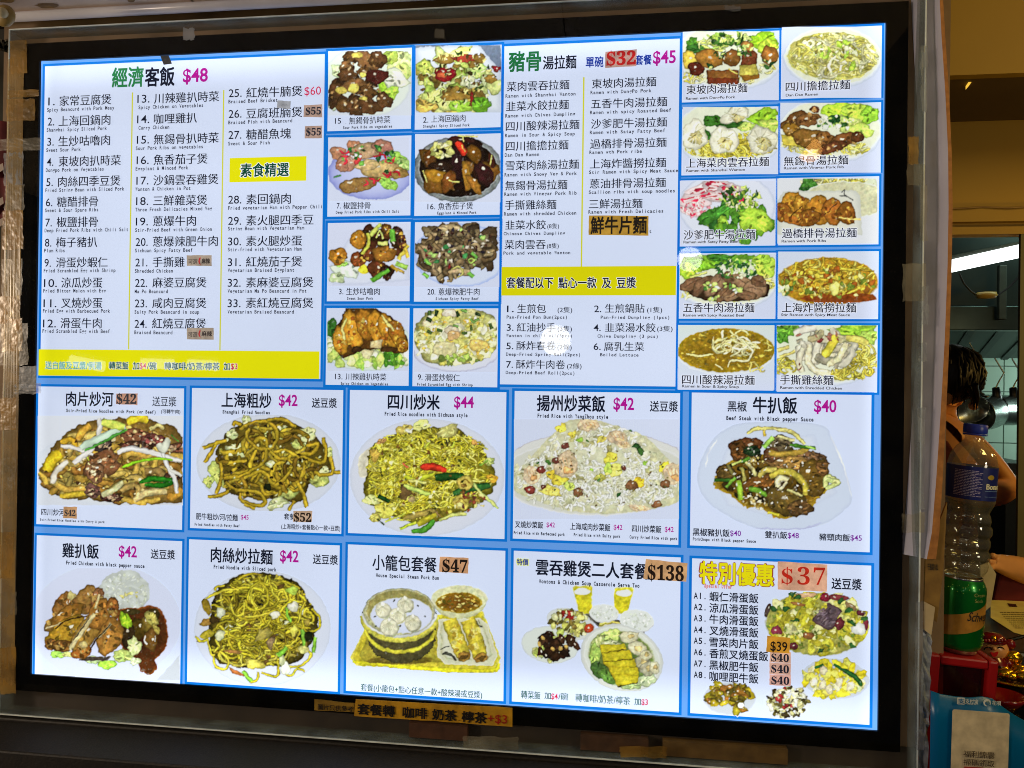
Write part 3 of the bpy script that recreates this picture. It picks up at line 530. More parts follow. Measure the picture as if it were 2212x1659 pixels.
# ------------------------------------------------------------------ the printed food photographs: flat shapes of ink, many strokes each
class Food:
    def __init__(s, key, k, rect, seed=1):
        s.q = PANELS[key]; s.k = k; s.rect = rect; s.V = []; s.C = []; s.F = []; s.n = 0; s.z = .0013; s.r = np.random.default_rng(seed + len(key) * 13 + sum(map(ord, key)))
    def put(s, P_, C_, F):
        x0, y0, x1, y1 = s.rect; P_ = np.array(P_, float)
        if hasattr(s, 'sy'): P_[:, 1] = s.sy[0] - (s.sy[0] - P_[:, 1]) * s.sy[1]
        P_[:, 0] = np.clip(P_[:, 0], x0, x1); P_[:, 1] = np.clip(P_[:, 1], y0, y1)
        s.V.append(np.column_stack([P_, np.full(len(P_), s.z)])); s.C.append(np.clip(np.array(C_, float), 0, 262)); s.F.extend(tuple(i + s.n for i in f) for f in F); s.n += len(P_); s.z += 2.4e-6
    def box(s, x0, y0, x1, y1, c, c2=None):
        c2 = c if c2 is None else c2; s.put([(x0, y0), (x1, y0), (x1, y1), (x0, y1)], [c, c, c2, c2], [(3, 2, 1, 0)])
    def poly(s, pts, c, c2=None, dark=None, shrink=.85):
        """polygon with a centre of c2 and a rim of dark"""
        P_ = np.array(pts, float)
        if len(P_) >= 9:
            n0 = len(P_); out = []
            for i in range(n0):
                p0, p1, p2, p3 = P_[i - 1], P_[i], P_[(i + 1) % n0], P_[(i + 2) % n0]
                for t_ in np.linspace(0, 1, 7, endpoint=False): out.append(.5 * (2*p1 + (p2-p0)*t_ + (2*p0-5*p1+4*p2-p3)*t_**2 + (3*p1-p0-3*p2+p3)*t_**3))
            P_ = np.array(out); P_ += s.r.normal(0, .006 * np.ptp(P_[:, 0]), P_.shape) * (1 if c[2] < 150 else .0)
        m = P_.mean(0); n = len(P_); c = np.array(c, float); c2 = c if c2 is None else np.array(c2, float); dk = c * .6 if dark is None else np.array(dark, float)
        s.put(np.vstack([P_, m + (P_ - m) * shrink, m[None]]), np.vstack([np.tile(dk, (n, 1)), np.tile(c, (n, 1)), c2[None]]),
              [((i + 1) % n, i, i + n, (i + 1) % n + n) for i in range(n)] + [((i + 1) % n + n, i + n, 2 * n) for i in range(n)])
    def blob(s, cx, cy, rx, ry, c, rot=0, jag=.16, n=14, lite=1.3, dark=.5, var=.12, off=.25, spec=0):
        dark = dark + max(0, .82 - dark) * .5; lite = 1 + (lite - 1) * .75
        c = np.array(c, float) * (1 + s.r.uniform(-var, var)); a = np.arange(n) * 2 * np.pi / n + s.r.uniform(0, 6)
        rad = 1 + s.r.uniform(-jag, jag, n); ph = s.r.uniform(0, 6); rad += jag * .5 * np.sin(3 * a + ph)
        ca, sa = math.cos(rot), math.sin(rot)
        def rg(f, ox=0, oy=0):
            x = np.cos(a) * rad * f * rx + ox; y = np.sin(a) * rad * f * ry + oy
            return np.column_stack([cx + x * ca - y * sa, cy + x * sa + y * ca])
        h = -off * rx * .5, -off * ry * .8
        P_ = np.vstack([rg(1), rg(.84), rg(.45, *h), np.array([[cx + h[0] * ca - h[1] * sa, cy + h[0] * sa + h[1] * ca]])])
        j = lambda m_, f: np.clip(c * f, 0, 262)[None] * (1 + s.r.uniform(-var, var, (m_, 1)))
        C_ = np.vstack([j(n, dark), j(n, 1.0), j(n, (1 + lite) / 2), j(1, lite)])
        F = [((i + 1) % n + b_, i + b_, i + b_ + n, (i + 1) % n + b_ + n) for b_ in (0, n) for i in range(n)] + [((i + 1) % n + 2 * n, i + 2 * n, 3 * n) for i in range(n)]
        s.put(P_, C_, F)
        if spec: s.blob(cx - rx * s.r.uniform(-.3, .4), cy - ry * s.r.uniform(0, .5), rx * .12 + 2, ry * .1 + 2, (235, 225, 205), rot, .3, 6, 1, .8)
    def ell(s, cx, cy, rx, ry, c, rim=None, rot=0, n=48, inner=None, w_=.06):
        a = np.arange(n) * 2 * np.pi / n; ca, sa = math.cos(rot), math.sin(rot); c = np.array(c, float); rim = c if rim is None else np.array(rim, float); inner = c if inner is None else np.array(inner, float)
        def rg(f): x = np.cos(a) * rx * f; y = np.sin(a) * ry * f; return np.column_stack([cx + x * ca - y * sa, cy + x * sa + y * ca])
        P_ = np.vstack([rg(1), rg(1 - w_), rg(.7), [[cx, cy]]]); C_ = np.vstack([np.tile(rim, (n, 1)), np.tile(c, (n, 1)), np.tile((c + inner) / 2, (n, 1)), inner[None]])
        F = [((i + 1) % n + b_, i + b_, i + b_ + n, (i + 1) % n + b_ + n) for b_ in (0, n) for i in range(n)] + [((i + 1) % n + 2 * n, i + 2 * n, 3 * n) for i in range(n)]
        s.put(P_, C_, F)
    def rib(s, pts, w_, c, dark=.42, lite=1.28, taper=.5, steps=5):
        dark = dark + max(0, .68 - dark) * .35
        P_ = np.array(pts, float); c = np.array(c, float)
        if len(P_) > 2:
            Q = np.vstack([2 * P_[0] - P_[1], P_, 2 * P_[-1] - P_[-2]]); out = []
            for i in range(1, len(Q) - 2):
                for t_ in np.linspace(0, 1, steps, endpoint=False):
                    p0, p1, p2, p3 = Q[i-1:i+3]; out.append(.5 * (2*p1 + (p2-p0)*t_ + (2*p0-5*p1+4*p2-p3)*t_**2 + (3*p1-p0-3*p2+p3)*t_**3))
            out.append(Q[-2]); P_ = np.array(out)
        d = np.gradient(P_, axis=0); L = np.hypot(d[:, 0], d[:, 1])[:, None] + 1e-6; nn = np.column_stack([-d[:, 1], d[:, 0]]) / L
        n = len(P_); tt = np.linspace(0, 1, n)[:, None]; wd = w_ / 2 * (1 - (1 - taper) * np.abs(2 * tt - 1) ** 6)
        rows = []; cols = []
        up = np.where(nn[:, 1:2] < 0, 1, -1) * .2
        for f, b_ in ((-1, dark), (-.62, 1.0), (0.0, lite), (.62, 1.0), (1, dark)):
            rows.append(P_ + nn * wd * (f + (up if f == 0 else 0))); cols.append(c[None] * b_ * (1 + .08 * np.sin(tt * 9 + s.r.uniform(0, 6))))
        F = [(k * n + i, k * n + i + 1, (k + 1) * n + i + 1, (k + 1) * n + i) for k in range(4) for i in range(n - 1)]
        s.put(np.vstack(rows), np.vstack(cols), [f_[::-1] for f_ in F])
    def inside(s, x, y, reg):
        return any(((x - cx) / rx) ** 2 + ((y - cy) / ry) ** 2 < 1 for cx, cy, rx, ry in reg)
    def rnd(s, reg):
        ar = [r_[2] * r_[3] for r_ in reg]; i = s.r.choice(len(reg), p=np.array(ar) / sum(ar)); cx, cy, rx, ry = reg[i]
        a = s.r.uniform(0, 2 * np.pi); r_ = s.r.uniform() ** .5; return cx + rx * r_ * math.cos(a), cy + ry * r_ * math.sin(a)
    def pick(s, cols): return cols[s.r.integers(len(cols))]
    def strands(s, reg, n, w_, cols, L=8, st=30, curl=.5, dark=.4, lite=1.3, bias=None, spill=1.0):
        for _ in range(n):
            x, y = s.rnd(reg); a = s.r.uniform(0, 6.28) if bias is None else bias + s.r.normal(0, .5); dc = s.r.normal(0, curl); pts = [(x, y)]
            for _k in range(int(s.r.integers(max(3, L // 2), L + 1))):
                a += dc + s.r.normal(0, curl * .4); dc *= .9; x += st * math.cos(a); y += st * math.sin(a) * .8
                if not s.inside(x, y, [(r_[0], r_[1], r_[2] * spill, r_[3] * spill) for r_ in reg]): break
                pts.append((x, y))
            if len(pts) > 1:
                f = s.r.uniform(.72, 1.12); s.rib(pts, w_ * s.r.uniform(.8, 1.2), np.array(s.pick(cols)) * f, dark, lite, steps=4)
    def scat(s, reg, n, sz, cols, asp=(.4, .9), jag=.25, rot=None, lite=1.3, dark=.5, spec=0, order=False, nn=9):
        pts = [s.rnd(reg) for _ in range(n)]
        if order: pts.sort(key=lambda p: p[1])
        for x, y in pts:
            a = s.r.uniform(*sz); s.blob(x, y, a, a * s.r.uniform(*asp), s.pick(cols), s.r.uniform(0, 3.14) if rot is None else rot + s.r.normal(0, .3), jag, nn, lite, dark, spec=spec if s.r.uniform() < .5 else 0)
    def leaf(s, cx, cy, rx, ry, c, rot=0, folds=6, dark=.55, vein=1.35):
        s.blob(cx, cy, rx, ry, c, rot, .22, 16, 1.12, dark)
        ca, sa = math.cos(rot), math.sin(rot)
        for i in range(folds):
            a = s.r.uniform(0, 6.28); b_ = a + s.r.normal(0, .5); r1 = s.r.uniform(.1, .4); r2 = s.r.uniform(.6, .92); f = s.pick([vein, .62, 1.2])
            p = [(cx + (math.cos(t_) * rr * rx) * ca - (math.sin(t_) * rr * ry) * sa, cy + (math.cos(t_) * rr * rx) * sa + (math.sin(t_) * rr * ry) * ca) for t_, rr in ((a, r1), ((a + b_) / 2, (r1 + r2) / 2), (b_, r2))]
            s.rib(p, min(rx, ry) * .2, np.array(c) * f, .9, 1.1, .3, 3)
    def done(s, name='dish_photo'):
        """the strokes are settled into one fine colour grid, as ink dots on the sheet: softened, grained and a little over-sharpened like a cheap print"""
        V = np.vstack(s.V)[:, :2]; C_ = lin(np.vstack(s.C)); x0, y0, x1, y1 = s.rect
        lo = np.maximum(V.min(0) - 20, (x0, y0)); hi = np.minimum(V.max(0) + 20, (x1, y1))
        stp = s.k.k * 1.06872 * 2.16 / 3.6; W_ = int((hi[0] - lo[0]) / stp) + 2; H_ = int((hi[1] - lo[1]) / stp) + 2
        T_ = np.array([(f[0], f[i], f[i + 1]) for f in s.F for i in range(1, len(f) - 1)], dtype=np.int64)
        P_ = (V - lo) / stp; tri = P_[T_]; tc = C_[T_]; L = np.max(np.abs(tri - np.roll(tri, 1, axis=1)), axis=(1, 2))
        zb = np.full(W_ * H_, -1, np.int64); im = np.tile(lin(WHT), (W_ * H_, 1)); last = 0
        for kk in (2, 4, 6, 9, 14, 22, 36, 60, 100, 170, 300, 520):
            ix = np.nonzero((L * 1.35 + 1 > last) & (L * 1.35 + 1 <= kk))[0] if kk < 520 else np.nonzero(L * 1.35 + 1 > last)[0]; last = kk
            if not len(ix): continue
            ii, jj = np.meshgrid(np.arange(kk + 1), np.arange(kk + 1), indexing='ij'); mk_ = ii + jj <= kk; u = ii[mk_] / kk; v = jj[mk_] / kk; bc = np.stack([1 - u - v, u, v], 1)
            ch = max(1, 1500000 // len(bc))
            for c0 in range(0, len(ix), ch):
                q_ = ix[c0:c0 + ch]; pt = np.einsum('sb,tbd->tsd', bc, tri[q_]).reshape(-1, 2); col = np.einsum('sb,tbd->tsd', bc, tc[q_]).reshape(-1, 3)
                px_ = np.rint(pt).astype(np.int64); ok = (px_[:, 0] >= 0) & (px_[:, 0] < W_) & (px_[:, 1] >= 0) & (px_[:, 1] < H_); ordr = np.repeat(q_, len(bc))
                pix = px_[:, 1] * W_ + px_[:, 0]; ok &= ordr >= zb[np.where(ok, pix, 0)]; pix = pix[ok]; zb[pix] = ordr[ok]; im[pix] = col[ok]
        im = im.reshape(H_, W_, 3); bg = (zb.reshape(H_, W_) < 0)
        def blur(a, sg):
            r_ = int(sg * 2.5) + 1; kx = np.exp(-.5 * (np.arange(-r_, r_ + 1) / sg) ** 2); kx /= kx.sum()
            for ax in (0, 1):
                pd = [(0, 0)] * a.ndim; pd[ax] = (r_, r_); q = np.pad(a, pd, mode='edge'); a = sum(w__ * np.take(q, range(i, i + a.shape[ax]), axis=ax) for i, w__ in enumerate(kx))
            return a
        def nz(sg):
            n_ = blur(s.r.normal(size=(H_, W_)), sg); return n_ / (n_.std() + 1e-9)
        dx = nz(5) * 1.2 + nz(2) * .35; dy = nz(5) * 1.2 + nz(2) * .35; yy, xx = np.mgrid[0:H_, 0:W_]
        xi = np.clip(np.rint(xx + dx), 0, W_ - 1).astype(int); yi = np.clip(np.rint(yy + dy), 0, H_ - 1).astype(int)
        wht = np.clip((im[..., 2] - .2) / .2, 0, 1) * (1 - np.clip((im[..., 0] - im[..., 2] - .1) / .3, 0, 1)); wm = wht[yi, xi]
        im = im[yi, xi]; fw = (1 - wm)[..., None]
        lum = .07 * nz(1.4) + .13 * nz(2.6) + .12 * nz(6); im = im * np.exp(np.clip(lum, -.9, .9)[..., None] * fw)
        im = im * (1 + .05 * np.stack([nz(3), nz(4) * .4, -nz(3)], -1) * fw)
        lum_ = im.mean(-1, keepdims=True); gl = np.clip(nz(1.5) * .6 + nz(3) * .5 - 1.4, 0, 1)[..., None] * fw * .4 * np.clip((.22 - lum_) / .1, 0, 1); im = im + gl * np.clip(.25 + lum_ * 1.5, 0, .8)   # specks of shine
        im = blur(im, 1.25); im = im + .24 * (im - blur(im, 2.6)) * np.clip(fw + .25, 0, 1); g_ = im.mean(-1, keepdims=True)
        im = g_ + (im - g_) * .96; d_ = np.clip(im[..., 0] - im[..., 1], 0, 1) * np.clip(1.6 - im[..., 0] / (im[..., 1] * 2.4 + .01), 0, 1); im[..., 1] += .24 * d_; im[..., 0] -= .05 * d_; im = np.clip(im * 1.02, .002, .86)
        y_, x_ = np.arange(0, H_, 2), np.arange(0, W_, 2); col = im[::2, ::2].reshape(-1, 3); h, w_ = len(y_), len(x_)
        gx, gy = np.meshgrid(np.minimum(lo[0] + x_ * stp, hi[0]), np.minimum(lo[1] + y_ * stp, hi[1])); fx = (s.k.x0 + gx / s.k.k) / 1.06872; fy = (s.k.y0 + gy / s.k.k) / 1.06872
        Q = planes(np.stack([fx.ravel(), fy.ravel()], 1), -.0018); keep = ~bg[::2, ::2]; keep = keep[:-1, :-1] | keep[1:, :-1] | keep[:-1, 1:] | keep[1:, 1:]
        id_ = np.arange(h * w_).reshape(h, w_); F_ = np.stack([id_[1:, :-1][keep], id_[1:, 1:][keep], id_[:-1, 1:][keep], id_[:-1, :-1][keep]], 1)
        us, F_ = np.unique(F_, return_inverse=True); F_ = F_.reshape(-1, 4); Q = Q[us]; col = col[us]
        me = bpy.data.meshes.new(name); me.vertices.add(len(Q)); me.vertices.foreach_set('co', Q.ravel().astype(np.float32)); me.loops.add(F_.size); me.loops.foreach_set('vertex_index', F_.ravel().astype(np.int32))
        me.polygons.add(len(F_)); me.polygons.foreach_set('loop_start', (np.arange(len(F_)) * 4).astype(np.int32)); me.polygons.foreach_set('loop_total', np.full(len(F_), 4, np.int32)); me.update(calc_edges=True); me.materials.append(M_FOOD)
        a_ = me.color_attributes.new('Col', 'FLOAT_COLOR', 'POINT'); c4 = np.ones((len(Q), 4), np.float32); c4[:, :3] = col; a_.data.foreach_set('color', c4.ravel())
        o = bpy.data.objects.new(name, me); COL.objects.link(o); o.parent = s.q['o']
PL = (206, 214, 232); PR = (188, 197, 218)
BRN = [(112, 66, 36), (88, 50, 28), (128, 80, 44), (70, 38, 24)]; GRNS = [(110, 160, 40), (150, 190, 60), (70, 120, 40), (40, 90, 35)]
PALEG = [(200, 212, 130), (180, 200, 95), (215, 222, 165), (150, 178, 70)]

# 15 glazed ribs
f = Food('15', M1, (70, 150, 828, 740), 3)
f.box(70, 150, 828, 740, (222, 228, 228), (212, 220, 232)); f.ell(430, 420, 400, 330, (224, 234, 222), (205, 214, 220))
for x, y, a, b_, c in ((700, 240, 130, 110, (214, 228, 150)), (770, 330, 90, 70, (200, 220, 120)), (640, 200, 70, 60, (190, 215, 90)), (600, 480, 70, 90, (150, 200, 50)), (650, 520, 60, 70, (170, 215, 70)), (160, 320, 60, 60, (205, 225, 170)), (120, 620, 60, 70, (210, 228, 190)), (690, 400, 110, 90, (222, 232, 200))): f.leaf(x, y, a, b_, c, .3)
f.scat([(330, 560, 250, 150)], 26, (50, 80), [(50, 30, 22), (70, 42, 28)], spec=0, order=True)
for x, y, a, b_ in ((300, 200, 95, 60), (430, 230, 150, 85), (520, 215, 85, 95), (230, 290, 70, 55), (250, 365, 90, 60), (140, 500, 70, 75), (400, 340, 60, 50), (320, 470, 110, 80), (430, 520, 80, 55), (210, 650, 75, 70), (580, 600, 75, 80), (440, 660, 110, 60), (300, 640, 60, 70)): f.blob(x, y, a, b_, f.pick([(116, 74, 46), (104, 64, 36), (88, 52, 32)]), f.r.uniform(-.4, .4), .2, spec=1)
f.blob(515, 380, 100, 70, (78, 32, 26), 0, .12, spec=1)
f.scat([(400, 260, 190, 90), (330, 560, 240, 120)], 70, (8, 22), [(150, 100, 62), (60, 34, 22), (170, 120, 80), (200, 160, 120)], jag=.4)
for x, y, a, b_, r_ in ((332, 184, 50, 26, .1), (190, 508, 56, 36, .1), (305, 490, 52, 42, -.5), (388, 368, 30, 22, .3), (390, 582, 40, 16, 0)): f.blob(x, y, a, b_, (222, 196, 88), r_, .06, dark=.6, lite=1.12)
f.done()
# 2 pork and cabbage
f = Food('2', M1, (867, 97, 1648, 712), 5)
f.box(867, 97, 1648, 712, (112, 126, 148)); f.poly([(867, 120), (1180, 97), (1440, 97), (1648, 340), (1648, 712), (867, 712)], (216, 224, 232), dark=(190, 200, 214))
f.scat([(1240, 420, 370, 290)], 60, (45, 100), PALEG + [(160, 140, 60), (120, 90, 40)], order=True, dark=.45)
for x, y, a, b_, c in ((1250, 170, 150, 45, (215, 225, 120)), (960, 300, 90, 60, (190, 205, 90)), (1100, 600, 180, 80, (196, 205, 120)), (1280, 650, 110, 60, (150, 195, 60)), (960, 640, 110, 70, (205, 165, 80)), (1460, 640, 90, 80, (110, 175, 40)), (1420, 330, 90, 60, (175, 200, 110)), (1350, 430, 80, 60, (215, 222, 175)), (1030, 560, 110, 60, (190, 200, 110))): f.leaf(x, y, a, b_, c, f.r.uniform(-.4, .4), 8)
for x, y, a, b_ in ((1130, 225, 90, 45), (1450, 225, 60, 50), (1250, 545, 130, 70), (1400, 270, 50, 30), (1560, 400, 60, 40)): f.blob(x, y, a, b_, (138, 98, 42), 0, .25, spec=1)
f.blob(1310, 215, 100, 35, (165, 60, 40), 0, .2); f.blob(1130, 365, 105, 65, (140, 24, 28), .2, .12, spec=1); f.blob(1105, 372, 50, 25, (190, 90, 50)); f.blob(1190, 340, 50, 40, (110, 14, 24)); f.blob(1600, 310, 38, 28, (120, 20, 30), spec=1); f.blob(1380, 580, 16, 70, (110, 25, 25))
f.scat([(1240, 400, 370, 280)], 110, (8, 26), [(60, 50, 22), (45, 62, 25), (222, 226, 170), (90, 60, 30), (215, 200, 120)], asp=(.2, .6), jag=.4)
f.done()
# 7 battered ribs
f = Food('7', M1, (70, 937, 812, 1520), 6)
f.box(70, 937, 812, 1520, (206, 214, 236)); f.ell(450, 1270, 385, 235, (160, 168, 222), (128, 138, 205), .05, w_=.1, inner=(206, 214, 242))
for x, y in ((700, 1120), (640, 1370), (760, 1180), (590, 1340)): f.leaf(x, y, 70, 50, f.pick([(150, 200, 80), (100, 165, 60), (180, 215, 120)]), .3)
for x, y, a, b_, c in ((300, 1010, 60, 50, (190, 120, 95)), (160, 1080, 75, 60, (165, 105, 85)), (420, 1060, 180, 75, (196, 150, 118)), (560, 1020, 110, 60, (176, 110, 100)), (250, 1170, 120, 75, (190, 125, 110)), (560, 1230, 200, 80, (188, 150, 100)), (430, 1190, 120, 50, (200, 160, 115)), (200, 1200, 60, 50, (150, 95, 80)), (340, 1370, 180, 70, (158, 108, 62)), (720, 1260, 90, 50, (150, 110, 60))): f.blob(x, y, a, b_, c, f.r.uniform(-.3, .3), .14, dark=.45, lite=1.22, spec=1)
for _ in range(16): x, y = f.rnd([(430, 1160, 320, 170)]); a = f.r.uniform(0, 3.1); f.rib([(x, y), (x + 50 * math.cos(a), y + 40 * math.sin(a)), (x + 90 * math.cos(a + .6), y + 60 * math.sin(a + .6))], 15, f.pick([(200, 35, 55), (170, 25, 40)]), .6)
f.blob(340, 1140, 25, 60, (205, 60, 60), .5); f.scat([(440, 1110, 300, 100), (640, 1180, 140, 80)], 22, (10, 34), [(40, 95, 40), (30, 70, 35), (95, 150, 60)], jag=.35); f.scat([(300, 1090, 70, 50)], 8, (6, 12), [(225, 220, 225)])
f.rib([(125, 1300), (190, 1280)], 26, (60, 110, 60)); f.done()
# 16 aubergine
f = Food('16', M1, (862, 906, 1640, 1530), 8)
f.box(862, 906, 1640, 1530, (208, 216, 238)); f.ell(1255, 1230, 410, 300, (125, 132, 130), (95, 100, 102), inner=(130, 135, 130)); f.ell(1260, 1225, 365, 262, (28, 14, 12), (190, 196, 196), w_=.03); 
f.scat([(1260, 1220, 330, 235)], 24, (60, 110), [(48, 20, 16), (30, 12, 12), (100, 60, 22)], order=True, spec=1)
for x, y, a, b_, r_, c in ((1250, 1170, 60, 150, -.1, (44, 18, 24)), (1490, 1270, 75, 130, -.6, (54, 22, 26)), (1400, 1080, 60, 90, -.5, (122, 70, 20)), (1050, 1290, 110, 60, .2, (148, 96, 24)), (1330, 1290, 35, 140, -.15, (150, 96, 30)), (1170, 1340, 60, 110, .4, (120, 66, 26)), (1400, 1370, 40, 110, -.6, (140, 86, 30)), (1000, 1120, 60, 90, .5, (96, 52, 22)), (1100, 1200, 110, 40, .1, (40, 22, 18)), (1270, 960, 130, 40, 0, (50, 20, 18)), (1560, 1150, 30, 80, -.2, (60, 26, 18))): f.blob(x, y, a, b_, c, r_, .12, spec=1)
f.scat([(1110, 1050, 100, 70)], 26, (16, 40), [(205, 205, 120), (225, 222, 160), (180, 180, 90)]); f.rib([(1240, 980), (1290, 1040), (1320, 1100)], 60, (200, 45, 20)); f.rib([(1285, 1010), (1320, 1070)], 22, (225, 150, 70))
for p in (((1250, 920), (1430, 930)), ((935, 1240), (970, 1350)), ((1560, 1100), (1550, 1190)), ((1300, 930), (1305, 980)), ((1170, 1330), (1260, 1350))): f.rib(p, 24, (215, 205, 110))
f.done()
# 3 sweet and sour pork
f = Food('3', M2, (70, 140, 815, 715), 9)
f.box(70, 140, 815, 715, (208, 215, 238)); f.poly([(90, 520), (290, 240), (815, 200), (815, 660), (400, 700), (110, 700)], (214, 221, 238), dark=(196, 204, 226))
f.leaf(240, 560, 150, 80, (222, 235, 214)); f.leaf(150, 640, 70, 50, (205, 225, 170)); f.leaf(190, 510, 50, 30, (160, 215, 90)); f.blob(395, 560, 45, 45, (222, 200, 40), 0, .1, dark=.85)
f.scat([(570, 330, 170, 170)], 20, (50, 80), [(50, 30, 16), (70, 34, 20)], order=True, spec=1)
for x, y, a, b_, c in ((160, 440, 85, 80, (158, 96, 28)), (345, 290, 75, 90, (160, 98, 26)), (340, 470, 80, 65, (120, 62, 28)), (430, 420, 70, 60, (98, 50, 26)), (580, 420, 110, 80, (140, 84, 30)), (600, 200, 50, 60, (96, 56, 26)), (700, 240, 50, 80, (50, 26, 24)), (740, 310, 45, 70, (80, 40, 32)), (520, 560, 90, 80, (92, 46, 26)), (610, 590, 60, 70, (48, 24, 16))): f.blob(x, y, a, b_, c, 0, .14, spec=1); f.scat([(x, y, a * .8, b_ * .8)], 9, (8, 22), [tuple(np.array(c) * 1.35), tuple(np.array(c) * .6), (205, 150, 60)], jag=.3)
for p, w_, c in ((((430, 230), (440, 330), (375, 420)), 26, (190, 195, 70)), (((545, 150), (450, 250)), 40, (190, 205, 90)), (((650, 200), (665, 310)), 48, (110, 185, 60)), (((525, 320), (610, 325)), 34, (205, 210, 110)), (((465, 665), (625, 565)), 42, (95, 170, 50)), (((685, 505), (790, 545)), 46, (150, 195, 80)), (((800, 340), (710, 470)), 32, (215, 190, 70)), (((640, 520), (700, 580)), 30, (205, 150, 50)), (((770, 370), (800, 450)), 40, (225, 180, 60)), (((500, 270), (540, 210), (570, 280)), 14, (215, 225, 120)), (((700, 560), (770, 590)), 20, (190, 150, 70))): f.rib(p, w_, c, .6, 1.15, 1)
f.done()
# 20 sliced beef
f = Food('20', M2, (862, 130, 1630, 725), 10)
f.box(862, 130, 1630, 725, (206, 214, 238)); f.ell(1280, 430, 430, 290, (205, 216, 240), (160, 182, 232), w_=.08)
f.scat([(1230, 390, 370, 230)], 60, (60, 100), [(96, 74, 56), (70, 50, 38), (110, 90, 66)], order=True, dark=.4)
f.strands([(1230, 390, 375, 240), (1150, 560, 120, 130)], 85, 46, [(140, 112, 84), (118, 92, 66), (160, 132, 100), (96, 70, 50)], L=5, st=42, curl=.6, dark=.35)
f.scat([(1260, 330, 330, 160)], 50, (8, 22), [(210, 195, 180), (60, 30, 28), (40, 30, 40)], jag=.4); f.scat([(1230, 390, 330, 200)], 16, (12, 32), [(120, 30, 32), (60, 130, 70), (160, 195, 100)])
for x, y in ((975, 490), (1400, 430), (1370, 610), (960, 615)): f.rib([(x - 25, y - 20), (x + 25, y + 20)], 34, (110, 175, 70), .6, 1.2, 1)
f.rib([(1340, 480), (1370, 460), (1405, 480), (1375, 500), (1345, 485)], 16, (150, 175, 80)); f.rib([(1200, 560), (1250, 530), (1300, 590), (1250, 630)], 20, (170, 165, 90)); f.done()
# 13 chicken cutlet
f = Food('13', M2, (62, 915, 803, 1490), 12)
f.box(62, 915, 803, 1490, (204, 213, 236)); f.ell(430, 1250, 430, 235, (214, 228, 214), (190, 205, 214), w_=.05)
f.leaf(90, 1100, 60, 80, (50, 100, 35), 0, 10); f.scat([(430, 1340, 360, 110), (700, 1350, 120, 70), (140, 1280, 90, 90)], 50, (40, 90), [(196, 220, 110), (215, 230, 150), (160, 205, 80), (228, 236, 190)], order=True, dark=.6); f.scat([(680, 1370, 120, 60)], 18, (20, 45), [(95, 160, 40), (60, 120, 30), (170, 215, 80)])
f.poly([(105, 1180), (190, 1010), (250, 920), (480, 915), (640, 990), (760, 1120), (800, 1270), (700, 1330), (560, 1290), (380, 1300), (190, 1360)], (90, 52, 20), (70, 38, 16))
for i, (x, y, a, b_, r_) in enumerate(((180, 1210, 70, 130, -.12), (290, 1110, 85, 180, -.22), (405, 1060, 80, 150, -.22), (510, 1100, 78, 165, -.25), (610, 1120, 75, 170, -.35), (700, 1150, 70, 140, -.4), (745, 1250, 55, 70, -.1))): f.blob(x, y, a, b_, ((176, 112, 28), (186, 120, 30), (170, 102, 26))[i % 3], r_, .07, dark=.42, lite=1.2, spec=1); f.scat([(x, y, a * .7, b_ * .8)], 16, (8, 24), [(205, 145, 50), (140, 74, 20), (222, 170, 80), (160, 90, 24)], jag=.35)
for p in (((235, 1010), (200, 1110), (225, 1200)), ((560, 985), (640, 1080), (665, 1120))): f.rib(p, 26, (225, 205, 120))
f.poly([(455, 1215), (565, 1195), (555, 1280), (450, 1275)], (212, 186, 140)); f.poly([(370, 1300), (490, 1300), (440, 1385), (385, 1360)], (222, 210, 160)); f.blob(330, 1290, 45, 28, (60, 34, 20)); f.blob(620, 1290, 80, 26, (70, 40, 22)); f.done()
# 9 egg with shrimp
f = Food('9', M2, (852, 920, 1610, 1500), 13)
f.box(852, 920, 1610, 1500, (206, 214, 238)); f.ell(1240, 1270, 420, 225, (214, 218, 232), (178, 180, 205), w_=.07)
f.poly([(855, 1180), (930, 990), (1100, 925), (1400, 925), (1600, 1020), (1612, 1230), (1500, 1380), (1200, 1430), (960, 1390)], (186, 186, 110), (200, 200, 120))
f.scat([(1235, 1170, 375, 245)], 130, (30, 66), [(225, 222, 150), (232, 232, 178), (210, 205, 110), (200, 190, 90), (238, 236, 200)], jag=.3, order=True, dark=.68, lite=1.08)
f.scat([(1235, 1170, 370, 240)], 90, (8, 20), [(176, 160, 60), (150, 140, 60), (244, 242, 214), (215, 160, 60)], jag=.4)
for x, y, a, b_, c in ((1200, 1120, 70, 50, (226, 206, 176)), (1210, 1165, 60, 45, (196, 148, 104)), (1130, 1290, 120, 75, (226, 216, 160)), (1180, 960, 70, 35, (225, 212, 190)), (1440, 1250, 90, 55, (215, 180, 100)), (980, 1050, 55, 35, (225, 210, 170))): f.blob(x, y, a, b_, c, 0, .12, dark=.6, lite=1.1, spec=1)
f.scat([(1230, 1380, 220, 40)], 14, (16, 40), [(160, 190, 80), (120, 140, 60)])
for x, y, r_ in ((990, 1020, .4), (995, 1130, .5), (1085, 1115, .3), (1385, 1030, .7), (1425, 1020, -.3), (1310, 1140, 0), (1230, 1080, .4), (1375, 1090, 1.4), (1555, 1080, 1.3), (1435, 970, .2), (1250, 965, 1.2), (1305, 938, .4), (1055, 965, 1.8), (995, 962, 1.5)): f.rib([(x - 26 * math.cos(r_), y - 26 * math.sin(r_)), (x + 26 * math.cos(r_), y + 26 * math.sin(r_))], f.r.uniform(16, 34), f.pick([(62, 84, 40), (96, 135, 62), (40, 56, 30)]), .5, 1.4, 1)
f.done()

